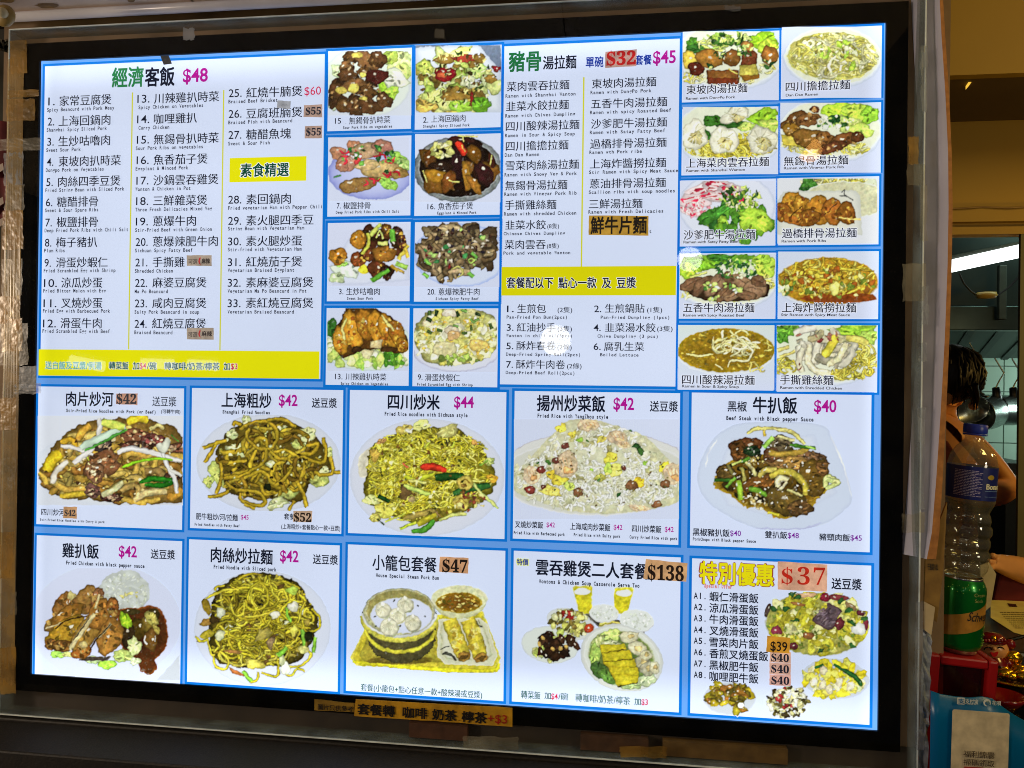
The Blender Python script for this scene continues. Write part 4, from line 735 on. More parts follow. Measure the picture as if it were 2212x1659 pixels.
NOOD = [(222, 214, 110), (232, 228, 150), (206, 196, 80), (238, 236, 178)]
def bowl(f, r, cx, cy, rx, ry, soup=None):
    f.box(*r, (204, 214, 232), (204, 213, 238)); f.ell(cx, cy + 14, rx * 1.03, ry * 1.04, (214, 222, 234), (190, 202, 222)); f.ell(cx, cy, rx, ry, soup or (225, 230, 205), (222, 230, 238), w_=.05)
# r1 braised belly
f = Food('r1', Q1, (62, 86, 920, 700), 20); bowl(f, (62, 86, 920, 700), 480, 300, 470, 290)
for x, y, a, b_, c in ((780, 160, 130, 80, (150, 205, 30)), (830, 230, 90, 70, (190, 225, 60)), (150, 190, 50, 50, (70, 130, 35)), (190, 240, 100, 40, (50, 100, 35))): f.leaf(x, y, a, b_, c, 0, 9)
f.strands([(340, 190, 170, 80)], 26, 20, [(190, 205, 100), (215, 225, 140), (150, 185, 80)], L=5, st=40); f.scat([(480, 160, 190, 60)], 60, (14, 34), [(60, 105, 35), (150, 180, 70), (205, 220, 130), (30, 60, 25)], asp=(.3, .7), jag=.35)
f.strands([(160, 500, 120, 60), (640, 520, 120, 40), (790, 420, 100, 50)], 60, 16, NOOD, L=4, st=28)
for x, y, a, b_, r_, c in ((120, 340, 75, 80, 0, (196, 160, 60)), (300, 330, 120, 85, .2, (146, 92, 36)), (500, 320, 80, 75, 0, (120, 72, 32)), (180, 420, 75, 60, .3, (82, 34, 20)), (640, 230, 60, 60, 0, (140, 88, 44)), (840, 300, 85, 90, -.5, (134, 80, 34)), (660, 330, 75, 75, 0, (124, 62, 34))): f.blob(x, y, a, b_, c, r_, .1, dark=.45, spec=1)
f.poly([(275, 430), (560, 430), (565, 540), (470, 560), (280, 545)], (128, 72, 32), (150, 92, 40)); f.poly([(275, 500), (560, 505), (560, 560), (290, 555)], (112, 48, 22), (120, 50, 24)); f.poly([(570, 390), (720, 370), (745, 500), (610, 530), (565, 480)], (186, 168, 70), (212, 195, 80)); f.poly([(570, 480), (745, 470), (745, 505), (620, 530)], (150, 92, 30)); f.poly([(585, 330), (720, 320), (725, 375), (580, 390)], (110, 54, 30))
f.rib([(470, 420), (550, 470)], 20, (205, 190, 90)); f.scat([(400, 290, 60, 40), (620, 270, 70, 60), (810, 370, 60, 40), (325, 400, 40, 20)], 60, (10, 28), [(50, 90, 38), (190, 210, 110), (225, 230, 190), (30, 60, 30)], asp=(.3, .7), jag=.35); f.done()
# r2 noodle heap
f = Food('r2', Q1, (945, 45, 1832, 680), 21); bowl(f, (945, 45, 1832, 680), 1400, 310, 430, 260)
f.blob(1400, 310, 400, 220, (196, 192, 100), 0, .05, dark=1, lite=1.05); f.strands([(1400, 310, 410, 205), (1400, 200, 300, 100)], 330, 22, [(228, 224, 130), (236, 234, 165), (214, 206, 98), (240, 240, 190), (190, 182, 80)], L=7, st=34, curl=.55, dark=.62, lite=1.12)
f.scat([(1420, 260, 210, 90)], 60, (10, 30), [(226, 230, 190), (200, 205, 120), (150, 185, 60), (120, 110, 50)], asp=(.3, .8), jag=.3); f.scat([(1600, 400, 60, 40), (1480, 200, 60, 30)], 6, (24, 44), [(160, 195, 60)]); f.done()
# r3 wontons
f = Food('r3', Q1, (62, 760, 912, 1360), 22); bowl(f, (62, 760, 912, 1360), 480, 990, 480, 290)
for x, y, a, b_, c in ((790, 860, 130, 90, (150, 200, 40)), (830, 930, 90, 60, (190, 220, 90)), (330, 880, 100, 50, (50, 100, 30)), (520, 920, 160, 30, (40, 80, 28)), (280, 1050, 40, 90, (45, 90, 30)), (640, 940, 80, 40, (190, 215, 100))): f.leaf(x, y, a, b_, c, 0, 8)
f.strands([(480, 1130, 430, 90), (600, 1020, 60, 100)], 200, 18, [(212, 192, 60), (228, 214, 90), (180, 160, 50)], L=5, st=34, curl=.3, bias=.6)
for x, y, a, b_ in ((530, 830, 130, 70), (165, 1010, 120, 130), (425, 1060, 130, 120), (770, 1060, 140, 130)):
    f.blob(x, y, a, b_, (218, 216, 190), f.r.uniform(-.5, .5), .12, 18, 1.06, .62)
    f.blob(x + 15, y + 25, a * .5, b_ * .45, (196, 182, 120), .2, .2, dark=.8)
    for i in range(12): t_ = i / 12 * 6.28; f.rib([(x + .25 * a * math.cos(t_), y + .25 * b_ * math.sin(t_)), (x + .85 * a * math.cos(t_ + .4), y + .85 * b_ * math.sin(t_ + .4))], 12, f.pick([(236, 236, 222), (186, 182, 150)]), .95, 1.03, .3)
    f.rib([(x - 10, y + 20), (x + 20, y - 10)], 12, (110, 84, 40))
f.done()
# r4 glazed ribs
f = Food('r4', Q1, (932, 722, 1826, 1345), 23); bowl(f, (932, 722, 1826, 1345), 1380, 960, 450, 280)
for x, y, a, b_, c in ((1450, 800, 150, 80, (170, 215, 50)), (1620, 800, 150, 80, (185, 220, 70)), (1560, 920, 150, 80, (205, 225, 120)), (1730, 830, 80, 80, (140, 195, 50)), (1650, 960, 110, 60, (190, 215, 90)), (1410, 870, 60, 40, (40, 90, 40))): f.leaf(x, y, a, b_, c, .2, 9)
f.strands([(1300, 1120, 340, 70), (1560, 1130, 180, 60), (1010, 1080, 70, 80)], 110, 17, NOOD, L=5, st=34, curl=.3)
f.poly([(935, 1010), (1080, 1005), (1090, 1110), (960, 1100)], (222, 196, 70), (232, 212, 90))
for x, y, a, b_, r_, c in ((1060, 880, 130, 70, -.5, (118, 70, 36)), (1180, 870, 110, 60, -.1, (128, 78, 44)), (1030, 960, 80, 60, 0, (150, 98, 30)), (1200, 1040, 160, 90, .1, (132, 84, 36)), (1330, 1040, 90, 60, 0, (120, 72, 36)), (1520, 1050, 150, 60, -.25, (116, 66, 34)), (1400, 1120, 130, 50, -.3, (96, 50, 30)), (1620, 1030, 60, 50, 0, (104, 56, 32)), (1240, 780, 40, 30, 0, (84, 44, 32))): f.blob(x, y, a, b_, c, r_, .12, dark=.42, lite=1.28, spec=1); f.scat([(x, y, a * .8, b_ * .8)], 8, (8, 20), [(180, 130, 80), (80, 44, 24)], jag=.4)
f.scat([(1430, 900, 180, 60)], 26, (10, 28), [(50, 100, 40), (225, 230, 200), (170, 205, 90)], jag=.3); f.poly([(1310, 920), (1370, 915), (1360, 970), (1305, 960)], (222, 226, 214)); f.blob(1290, 890, 30, 32, (222, 226, 205)); f.blob(1290, 890, 14, 14, (150, 150, 110)); f.done()
# r5 raw beef
f = Food('r5', Q2, (112, -236, 942, 320), 24); f.sy = (320, 1.28)
f.box(112, -115, 942, 320, (208, 216, 238)); f.ell(520, 60, 420, 240, (216, 222, 236), (190, 200, 222))
for x, y, a, b_, r_ in ((300, -20, 170, 70, -.2), (470, -70, 170, 45, .1), (210, 70, 130, 60, .2), (250, 20, 150, 50, 0), (560, -20, 130, 60, .3), (420, -10, 120, 40, 0)):
    f.blob(x, y, a, b_, (224, 196, 204), r_, .18, dark=.8, lite=1.05); f.blob(x - 10, y, a * .82, b_ * .62, (205, 38, 72), r_, .3, dark=.9, lite=1.0)
    for _ in range(7): t_ = f.r.uniform(0, 6.28); f.rib([(x + a * .7 * math.cos(t_), y + b_ * .7 * math.sin(t_)), (x + a * .2 * math.cos(t_ + 1), y + b_ * .3 * math.sin(t_ + 1)), (x + a * .7 * math.cos(t_ + 2), y + b_ * .6 * math.sin(t_ + 2))], 10, (232, 205, 212), .95, 1.03)
f.scat([(260, 80, 130, 50)], 50, (6, 16), [(238, 210, 215), (225, 120, 140)], jag=.4)
f.scat([(640, 160, 280, 110)], 46, (30, 70), [(120, 180, 40), (80, 140, 40), (160, 205, 60), (40, 90, 35)], order=True); f.leaf(420, 110, 180, 45, (70, 140, 45), -.4, 8); f.leaf(760, 160, 150, 90, (170, 215, 60), .2, 12)
f.scat([(640, 0, 170, 70)], 90, (10, 30), [(60, 110, 40), (190, 210, 100), (150, 180, 60), (225, 225, 170), (40, 70, 30)], asp=(.3, .7), jag=.35); f.done()
# r6 pork chop
f = Food('r6', Q2, (960, -256, 1832, 312), 25); f.sy = (312, 1.23)
f.box(960, -150, 1832, 312, (216, 220, 226)); f.ell(1500, -110, 330, 110, (214, 222, 190), (190, 198, 170)); f.strands([(1480, -120, 330, 80)], 110, 18, NOOD, L=6, st=34, curl=.4); f.leaf(1230, -110, 70, 60, (60, 110, 40), 0, 10); f.leaf(1200, -60, 60, 30, (40, 84, 34))
f.ell(1560, 0, 390, 130, (205, 205, 165), (225, 230, 222)); f.poly([(1010, -60), (1640, -65), (1680, -30), (1700, 250), (960, 250), (960, 20)], (216, 218, 205), (210, 210, 190), dark=(196, 200, 190))
for x, y, a, b_, r_ in ((1080, 20, 90, 80, -.5), (1180, 60, 80, 100, -.6), (1010, 90, 70, 70, 0), (1310, 70, 110, 110, -.7), (1440, 80, 90, 100, -.6), (1560, 100, 90, 80, .5), (1230, 130, 110, 60, -.2), (1100, 130, 90, 50, 0)): f.blob(x, y, a, b_, f.pick([(160, 98, 28), (148, 84, 28), (176, 112, 32)]), r_, .1, dark=.4, lite=1.25); f.scat([(x, y, a * .7, b_ * .7)], 10, (8, 22), [(196, 136, 50), (110, 58, 20)], jag=.35)
f.rib([(1180, 40), (1080, 110)], 10, (60, 30, 14)); f.rib([(1480, 20), (1370, 110)], 10, (60, 30, 14)); f.rib([(1500, -30), (1580, -20), (1620, 10)], 8, (70, 70, 70)); f.rib([(1520, -55), (1545, -70), (1540, -30)], 7, (40, 40, 45))
f.rib([(1500, 130), (1690, 140)], 22, (245, 190, 110), .8); f.done()
# r7 roast beef
f = Food('r7', Q2, (112, 400, 942, 955), 26); bowl(f, (112, 400, 942, 955), 520, 640, 430, 230)
for x, y, a, b_, c in ((200, 520, 110, 90, (170, 215, 50)), (340, 470, 160, 70, (130, 190, 40)), (560, 450, 200, 50, (110, 175, 45)), (860, 520, 110, 90, (185, 220, 70)), (820, 450, 80, 50, (160, 205, 60)), (470, 430, 120, 30, (60, 120, 35))): f.leaf(x, y, a, b_, c, 0, 10)
f.strands([(180, 760, 80, 40), (870, 660, 70, 90), (640, 790, 130, 30)], 60, 20, NOOD, L=5, st=30)
f.rib([(200, 600), (350, 560)], 36, (205, 215, 110)); f.blob(530, 720, 360, 100, (60, 36, 26), 0, .1)
for x, y, a, b_, r_ in ((210, 660, 115, 50, -.5), (300, 680, 125, 55, -.8), (420, 670, 130, 60, -.9), (500, 740, 110, 45, -.8), (560, 620, 90, 50, .5), (660, 640, 110, 55, .5), (760, 700, 100, 90, .2), (570, 770, 80, 30, -.4), (690, 760, 90, 40, .2), (800, 640, 70, 50, .3)): f.blob(x, y, a, b_, f.pick([(146, 104, 82), (128, 86, 66), (112, 74, 56)]), r_, .12, dark=.42, lite=1.22); f.rib([(x - a * .6 * math.cos(r_), y - a * .6 * math.sin(r_)), (x + a * .6 * math.cos(r_), y + a * .6 * math.sin(r_))], 9, (92, 58, 44), 1, 1)
f.scat([(600, 530, 200, 80)], 80, (10, 30), [(60, 115, 45), (170, 205, 90), (225, 232, 190), (40, 80, 40)], asp=(.3, .7), jag=.35); f.scat([(380, 680, 60, 50), (540, 670, 50, 40), (620, 720, 30, 20), (410, 780, 50, 20)], 26, (10, 26), [(70, 120, 50), (190, 215, 110), (225, 228, 215)], jag=.3); f.done()
# r8 meat sauce
f = Food('r8', Q2, (968, 380, 1836, 958), 27); bowl(f, (968, 380, 1836, 958), 1400, 640, 450, 215, (168, 116, 20))
f.blob(1400, 620, 430, 180, (166, 112, 22), 0, .04, dark=1, lite=1.1); f.blob(1500, 780, 330, 50, (138, 66, 18), 0, .1, dark=1, lite=1.1); f.strands([(1400, 600, 430, 170)], 130, 20, [(206, 176, 56), (222, 200, 90), (176, 132, 30), (190, 150, 40)], L=6, st=38, curl=.4, dark=.55); f.scat([(1400, 660, 410, 130)], 120, (12, 34), [(214, 186, 60), (150, 80, 20), (196, 150, 40), (120, 70, 24), (110, 130, 40), (226, 214, 130)], asp=(.4, .9), jag=.3)
f.blob(1460, 700, 45, 60, (222, 216, 110), .2); f.scat([(1030, 720, 60, 50)], 14, (14, 36), [(225, 226, 160), (90, 120, 50)]); f.done()
# r9 thick soup
f = Food('r9', Q2, (97, 1022, 935, 1585), 28); f.box(97, 1022, 935, 1585, (210, 222, 218), (205, 214, 238)); f.ell(510, 1250, 430, 205, (214, 222, 230), (226, 232, 238)); f.ell(515, 1240, 425, 192, (150, 112, 16), (172, 140, 30), inner=(138, 96, 20))
f.scat([(510, 1240, 400, 170)], 110, (8, 26), [(186, 150, 40), (120, 84, 16), (205, 175, 70), (160, 120, 24), (110, 90, 30)], asp=(.2, .6), jag=.3, rot=.1, dark=.8)
f.strands([(600, 1180, 170, 110)], 26, 17, [(226, 214, 140), (236, 228, 170)], L=9, st=40, curl=.6, dark=.5, spill=1.3); f.strands([(800, 1380, 130, 60), (870, 1200, 60, 60)], 12, 15, [(215, 196, 100)], L=5, st=36, curl=.2)
f.rib([(170, 1270), (260, 1285), (400, 1275)], 17, (226, 216, 140)); f.rib([(420, 1360), (490, 1400)], 22, (226, 218, 150)); f.rib([(630, 1130), (690, 1180), (740, 1250), (700, 1330), (560, 1330), (530, 1390)], 18, (236, 228, 170)); f.rib([(410, 1150), (400, 1220), (440, 1250), (500, 1245)], 16, (228, 218, 150)); f.done()
# r10 shredded chicken
f = Food('r10', Q2, (955, 1022, 1828, 1600), 29); bowl(f, (955, 1022, 1828, 1600), 1390, 1270, 470, 260)
for x, y, a, b_, c in ((1060, 1060, 120, 60, (110, 170, 50)), (1640, 1070, 200, 70, (150, 200, 50)), (1760, 1120, 90, 60, (180, 215, 90)), (1000, 1130, 70, 50, (80, 140, 40))): f.leaf(x, y, a, b_, c, 0, 9)
f.strands([(1680, 1330, 160, 170), (1030, 1380, 110, 80), (1550, 1450, 160, 60)], 170, 18, [(206, 190, 70), (222, 208, 100), (180, 160, 50)], L=6, st=32, curl=.4)
f.strands([(1380, 1230, 270, 180)], 46, 66, [(214, 204, 172), (226, 220, 196), (200, 186, 140)], L=4, st=58, curl=.35, dark=.55, lite=1.08)
for p, w_, c in ((((1110, 1100), (1180, 1060), (1300, 1040)), 70, (220, 214, 196)), (((1240, 1190), (1230, 1330), (1300, 1420), (1420, 1440)), 60, (226, 216, 180)), (((1180, 1220), (1150, 1330), (1180, 1430)), 62, (215, 208, 180)), (((1560, 1180), (1500, 1300), (1400, 1370)), 60, (222, 214, 170)), (((1470, 1110), (1420, 1220), (1360, 1290)), 80, (214, 196, 60)), (((1560, 1130), (1680, 1150), (1750, 1180)), 60, (216, 200, 100)), (((960, 1240), (1060, 1210)), 44, (222, 208, 120)), (((980, 1300), (1110, 1250)), 44, (215, 200, 110))): f.rib(p, w_, c, .5, 1.1, .7)
f.scat([(1330, 1120, 220, 60), (1160, 1390, 40, 40)], 14, (12, 34), [(130, 50, 50), (150, 90, 80)], asp=(.3, .6)); f.done()
# ---- the ten large photographs
# b1 flat rice noodles
f = Food('b1', B1, (128, 330, 1718, 1312), 31)
f.box(128, 330, 1718, 1312, (216, 222, 232), (208, 214, 224)); f.ell(950, 900, 860, 420, (214, 220, 226), (206, 214, 226), w_=.1)
f.poly([(330, 1200), (140, 980), (230, 780), (400, 560), (600, 420), (900, 370), (1350, 380), (1718, 560), (1718, 1210), (1500, 1290), (900, 1270), (500, 1240)], (140, 98, 44), (146, 104, 48))
f.strands([(1000, 850, 740, 430), (500, 1050, 360, 200)], 170, 74, [(178, 130, 50), (196, 152, 66), (150, 100, 40), (206, 168, 90), (132, 84, 34), (170, 140, 70)], L=5, st=75, curl=.55, dark=.35, lite=1.25)
for p, w_, c in ((((220, 930), (300, 800), (380, 750)), 130, (216, 176, 20)), (((700, 440), (620, 500), (570, 590)), 80, (198, 140, 50)), (((1110, 400), (1230, 350), (1330, 380)), 90, (214, 176, 30)), (((1350, 480), (1450, 430), (1500, 470)), 40, (205, 190, 120)), (((380, 620), (500, 590), (560, 680)), 60, (196, 140, 30)), (((330, 1080), (450, 1140), (640, 1120)), 70, (190, 140, 60)), (((370, 1210), (520, 1190), (650, 1180)), 60, (200, 160, 40)), (((140, 960), (200, 1010), (230, 1080)), 60, (196, 150, 60)), (((1040, 1160), (1130, 1100), (1240, 1130), (1200, 1190)), 70, (158, 124, 70)), (((1070, 1240), (1250, 1280), (1460, 1240)), 60, (196, 150, 60)), (((1180, 1250), (1340, 1170), (1540, 1160)), 80, (206, 176, 120)), (((1560, 1200), (1620, 1220), (1700, 1130)), 90, (180, 120, 40)), (((840, 860), (930, 800), (1030, 750)), 60, (150, 100, 40)), (((1060, 790), (1160, 740), (1340, 780)), 70, (190, 140, 60)), (((1300, 950), (1430, 930), (1520, 990)), 80, (140, 104, 60))): f.rib(p, w_, c, .5, 1.2, .8)
for x, y, a, b_, r_, c in ((1240, 560, 220, 80, .15, (110, 64, 46)), (1400, 600, 150, 70, .2, (92, 46, 42)), (1640, 680, 110, 60, -.1, (96, 54, 40)), (1210, 660, 200, 50, .1, (74, 40, 32)), (830, 860, 210, 150, -.6, (128, 76, 50)), (750, 960, 110, 120, -.4, (122, 78, 56)), (730, 1150, 90, 80, .3, (96, 58, 56)), (930, 1230, 130, 50, .1, (74, 40, 36)), (850, 660, 110, 40, -.5, (60, 44, 44)), (1600, 1010, 90, 60, 0, (60, 34, 28))):
    f.blob(x, y, a, b_, c, r_, .13, 18, 1.3, .42, spec=1); f.scat([(x, y, a * .75, b_ * .7)], 22, (8, 26), [tuple(np.array(c) * 1.6), tuple(np.array(c) * .5), (200, 160, 130)], asp=(.3, .7), jag=.4, rot=r_)
f.scat([(1000, 850, 640, 380)], 60, (8, 26), [(236, 214, 170), (60, 34, 22), (222, 190, 130)], jag=.4)
for p, w_, c in ((((800, 360), (810, 450), (780, 560)), 50, (214, 212, 205)), (((380, 660), (560, 690), (740, 760)), 44, (224, 220, 214)), (((520, 850), (620, 770), (740, 680)), 60, (226, 222, 216)), (((1000, 730), (1130, 690), (1330, 720), (1500, 770), (1700, 830)), 52, (222, 220, 216)), (((1480, 700), (1540, 860), (1620, 1010), (1650, 1180)), 50, (222, 222, 218)), (((1450, 640), (1500, 700), (1560, 580)), 80, (205, 210, 190)), (((290, 1070), (340, 930), (460, 830)), 60, (224, 214, 200)), (((830, 1200), (960, 1140), (1060, 1060)), 60, (205, 205, 150)), (((600, 680), (760, 600), (1090, 450)), 80, (190, 214, 190)), (((830, 400), (960, 430), (1080, 460)), 90, (206, 222, 90)), (((1560, 900), (1700, 990)), 50, (214, 214, 205))): f.rib(p, w_, c, .72, 1.06, .6)
for p, w_, c in ((((640, 715), (860, 610), (1110, 480)), 30, (70, 140, 50)), (((1050, 900), (1200, 840), (1420, 800), (1600, 810)), 30, (130, 190, 20)), (((1240, 1060), (1380, 1020), (1580, 1040), (1500, 1090), (1300, 1085)), 60, (30, 105, 20)), (((1590, 540), (1670, 610)), 30, (60, 120, 40)), (((665, 780), (680, 820)), 24, (190, 214, 30))): f.rib(p, w_, c, .6, 1.25, .4)
f.done()
# b2 thick noodles
f = Food('b2', B2, (58, 320, 1700, 1375), 32)
f.ell(900, 850, 790, 545, (206, 213, 226), (196, 204, 220), w_=.05)
f.poly([(380, 620), (560, 430), (880, 370), (1200, 420), (1450, 600), (1580, 800), (1560, 950), (1350, 1080), (1250, 1260), (900, 1240), (500, 1180), (370, 1000), (330, 760)], (96, 74, 22), (104, 80, 24))
f.scat([(900, 820, 560, 380)], 110, (20, 50), [(60, 42, 14), (110, 90, 30), (150, 140, 60), (40, 28, 12)], jag=.4)
for x, y, a, b_ in ((330, 970, 60, 160), (240, 1050, 60, 60), (1320, 530, 100, 90), (1450, 1030, 110, 90), (1120, 1150, 120, 100), (580, 700, 130, 70), (1000, 1290, 130, 60), (1230, 650, 90, 50), (1050, 540, 60, 80), (650, 380, 50, 60), (500, 530, 60, 50), (950, 870, 80, 50), (900, 520, 60, 60), (1500, 930, 60, 50), (580, 1040, 90, 40), (1560, 730, 50, 60)): f.leaf(x, y, a, b_, f.pick([(196, 206, 120), (176, 186, 96), (206, 214, 150)]), f.r.uniform(-.5, .5), 9, .45)
N2_ = [(150, 118, 26), (166, 132, 28), (132, 98, 24), (110, 78, 22), (176, 146, 40)]
f.strands([(900, 800, 600, 400), (820, 1050, 460, 200)], 100, 44, N2_, L=7, st=62, curl=.4, dark=.3, lite=1.25)
for p in (((180, 690), (330, 630), (440, 600)), ((200, 840), (260, 750), (320, 650)), ((590, 480), (720, 410), (860, 390), (980, 470), (990, 600), (900, 690), (760, 670), (660, 560), (690, 470)), ((750, 620), (800, 570), (870, 590), (880, 670)), ((880, 380), (1050, 370), (1200, 450)), ((880, 700), (860, 820), (760, 900), (560, 960), (420, 980)), ((410, 1010), (620, 980), (740, 900)), ((640, 1010), (780, 940), (880, 970), (930, 1060), (1020, 1070)), ((430, 1060), (540, 1140), (760, 1160), (860, 1240), (830, 1310), (700, 1300), (600, 1250), (590, 1180)), ((230, 1220), (340, 1210), (470, 1160)), ((370, 850), (390, 960), (360, 1100), (330, 1180)), ((640, 1300), (750, 1340)), ((1200, 760), (1290, 860), (1270, 980), (1240, 1050)), ((1210, 1050), (1280, 1180), (1320, 1330)), ((1500, 570), (1530, 730), (1500, 830), (1380, 830), (1290, 770)), ((1400, 950), (1500, 980), (1600, 950), (1580, 780)), ((1620, 950), (1690, 950)), ((1120, 1370), (1180, 1260)), ((1250, 740), (1380, 740), (1440, 640), (1300, 660)), ((960, 730), (1080, 710), (1200, 760)), ((920, 720), (1000, 790), (1100, 800)), ((980, 1090), (1080, 1010), (1150, 920)), ((820, 1100), (850, 1180), (920, 1190)), ((510, 440), (540, 400), (600, 430))): f.rib(p, 44, f.pick(N2_[:2] + [(158, 124, 24)]), .32, 1.3, .85)
f.blob(890, 1110, 45, 40, (20, 24, 10)); f.scat([(900, 820, 560, 400)], 50, (8, 22), [(214, 220, 160), (40, 28, 10)], jag=.4); f.done()
# b3 vermicelli
f = Food('b3', B3, (70, 340, 1690, 1570), 33)
f.ell(880, 950, 800, 605, (208, 214, 228), (198, 206, 222), w_=.04, inner=(214, 218, 230)); f.blob(260, 800, 90, 160, (186, 180, 160), .3, .05, dark=1.08, lite=1)
f.poly([(260, 900), (300, 650), (500, 520), (800, 450), (1150, 440), (1400, 600), (1540, 800), (1590, 1000), (1480, 1180), (1200, 1330), (800, 1430), (500, 1330), (240, 1180)], (136, 122, 26), (150, 140, 30))
f.scat([(900, 700, 560, 230), (600, 1050, 340, 220), (1000, 1150, 380, 180)], 120, (20, 60), [(120, 106, 24), (90, 80, 24), (196, 180, 60), (60, 70, 20)], jag=.35)
V3 = [(206, 192, 40), (220, 208, 70), (186, 168, 30), (170, 160, 40), (226, 216, 100)]
f.strands([(900, 700, 620, 260), (500, 850, 260, 200)], 480, 17, V3, L=6, st=36, curl=.5, dark=.45)
f.strands([(600, 1060, 360, 260), (1060, 1080, 240, 200), (650, 1280, 330, 120), (1350, 1000, 200, 160)], 330, 17, V3, L=6, st=38, curl=.5, dark=.4)
for x, y, a, b_, c in ((820, 410, 90, 55, (216, 222, 130)), (1090, 470, 120, 60, (196, 190, 110)), (640, 450, 90, 40, (206, 180, 90)), (330, 720, 50, 70, (180, 140, 60)), (410, 575, 60, 26, (190, 130, 80)), (1370, 590, 35, 25, (196, 130, 70)), (430, 1310, 100, 70, (206, 196, 80)), (340, 1370, 60, 50, (206, 190, 90)), (1560, 960, 60, 40, (196, 140, 40)), (300, 1190, 90, 50, (206, 214, 130)), (690, 470, 40, 20, (222, 222, 190)), (1520, 790, 60, 40, (190, 205, 110))): f.leaf(x, y, a, b_, c, f.r.uniform(-.4, .4), 7)
f.rib([(810, 850), (930, 840), (1080, 880)], 72, (184, 44, 20), .6, 1.3, .5); f.rib([(620, 800), (680, 850)], 36, (196, 96, 60)); f.blob(650, 1110, 60, 70, (104, 74, 44), 0, .3); f.blob(720, 1180, 40, 30, (160, 130, 90))
for p, w_, c in ((((650, 930), (760, 980), (960, 910)), 50, (186, 196, 40)), (((640, 1030), (760, 1080), (910, 1130)), 46, (176, 200, 90)), (((690, 980), (880, 1010)), 60, (206, 206, 110)), (((960, 960), (1100, 940), (1260, 940)), 80, (30, 74, 26)), (((1150, 1120), (1350, 1060), (1530, 1040)), 80, (42, 88, 36)), (((370, 1140), (490, 1200)), 90, (24, 60, 24)), (((1350, 1010), (1440, 1120), (1620, 1270)), 34, (190, 205, 110)), (((440, 1410), (640, 1330)), 36, (190, 196, 70)), (((600, 1480), (760, 1420)), 60, (176, 196, 50)), (((780, 1440), (880, 1380), (990, 1320)), 70, (160, 150, 30)), (((720, 1510), (850, 1490), (950, 1400)), 60, (70, 140, 40)), (((1000, 1400), (1150, 1340), (1290, 1330)), 40, (186, 190, 100)), (((370, 1380), (430, 1440)), 28, (50, 70, 30)), (((740, 740), (750, 860)), 26, (222, 216, 130)), (((860, 640), (910, 580)), 40, (190, 205, 60)), (((1130, 640), (1170, 580)), 36, (186, 200, 60)), (((800, 540), (820, 600)), 24, (60, 50, 20)), (((1070, 550), (1090, 630)), 24, (56, 44, 24)), (((400, 860), (410, 940)), 26, (50, 50, 20)), (((630, 1380), (880, 1310), (960, 1290)), 60, (150, 124, 60)), (((960, 1290), (1010, 1360)), 40, (130, 100, 60)), (((1420, 830), (1510, 780)), 34, (120, 160, 50))): f.rib(p, w_, c, .55, 1.2, .5)
for x, y in ((1270, 1010), (1230, 1210)): f.blob(x, y, 80, 80, (206, 180, 80), 0, .06, 16, 1.15, .5); f.blob(x - 10, y + 26, 26, 20, (130, 90, 40)); f.rib([(x - 50, y + 10), (x, y - 40), (x + 55, y + 5)], 12, (150, 110, 40), .9, 1); 
f.scat([(1330, 1180, 160, 110)], 20, (14, 36), [(130, 60, 40), (170, 130, 60), (90, 50, 40), (206, 196, 120)], jag=.4); f.scat([(850, 950, 550, 420)], 70, (8, 24), [(60, 60, 20), (110, 70, 30), (226, 220, 150)], jag=.4); f.done()
# b4 fried rice
f = Food('b4', B4, (72, 340, 1738, 1350), 34)
f.box(72, 340, 1738, 1350, (204, 213, 238)); f.ell(910, 880, 1000, 420, (214, 216, 212), (178, 172, 178), w_=.02, inner=(205, 205, 190)); f.ell(910, 925, 990, 385, (206, 208, 196), (222, 224, 226), w_=.04)
f.poly([(72, 900), (250, 720), (430, 520), (620, 360), (900, 350), (1200, 450), (1400, 520), (1600, 720), (1738, 900), (1738, 1150), (1500, 1240), (1000, 1290), (500, 1230), (72, 1050)], (206, 206, 168), (214, 214, 182), dark=(200, 200, 160))
reg = [(900, 780, 560, 400), (900, 1020, 800, 220), (350, 900, 270, 180), (1450, 950, 270, 220)]
f.scat(reg, 130, (30, 60), [(210, 210, 172), (196, 194, 150), (216, 218, 190), (170, 164, 110)], dark=.9, lite=1.05, jag=.3)
for _ in range(950): x, y = f.rnd(reg); a = f.r.uniform(0, 3.14); f.rib([(x, y), (x + 26 * math.cos(a), y + 26 * math.sin(a)), (x + 46 * math.cos(a + .2), y + 46 * math.sin(a + .2))], 21, f.pick([(236, 238, 228), (242, 244, 238), (228, 230, 212), (214, 214, 184)]), .6, 1.03, .5, 2)
for x, y, a, b_, c in ((550, 430, 60, 45, (222, 200, 70)), (1050, 730, 70, 50, (222, 206, 70)), (1080, 850, 90, 60, (216, 210, 100)), (1020, 830, 50, 50, (176, 200, 80)), (450, 900, 50, 50, (216, 180, 50)), (540, 950, 80, 50, (216, 190, 60)), (440, 1060, 110, 60, (220, 200, 90)), (620, 1010, 70, 40, (180, 200, 90)), (1330, 980, 60, 50, (214, 170, 40)), (1590, 830, 50, 70, (222, 200, 50)), (960, 540, 60, 30, (220, 200, 90)), (940, 930, 60, 40, (200, 200, 90)), (660, 490, 40, 30, (214, 190, 70))): f.leaf(x, y, a, b_, c, f.r.uniform(-.5, .5), 4)
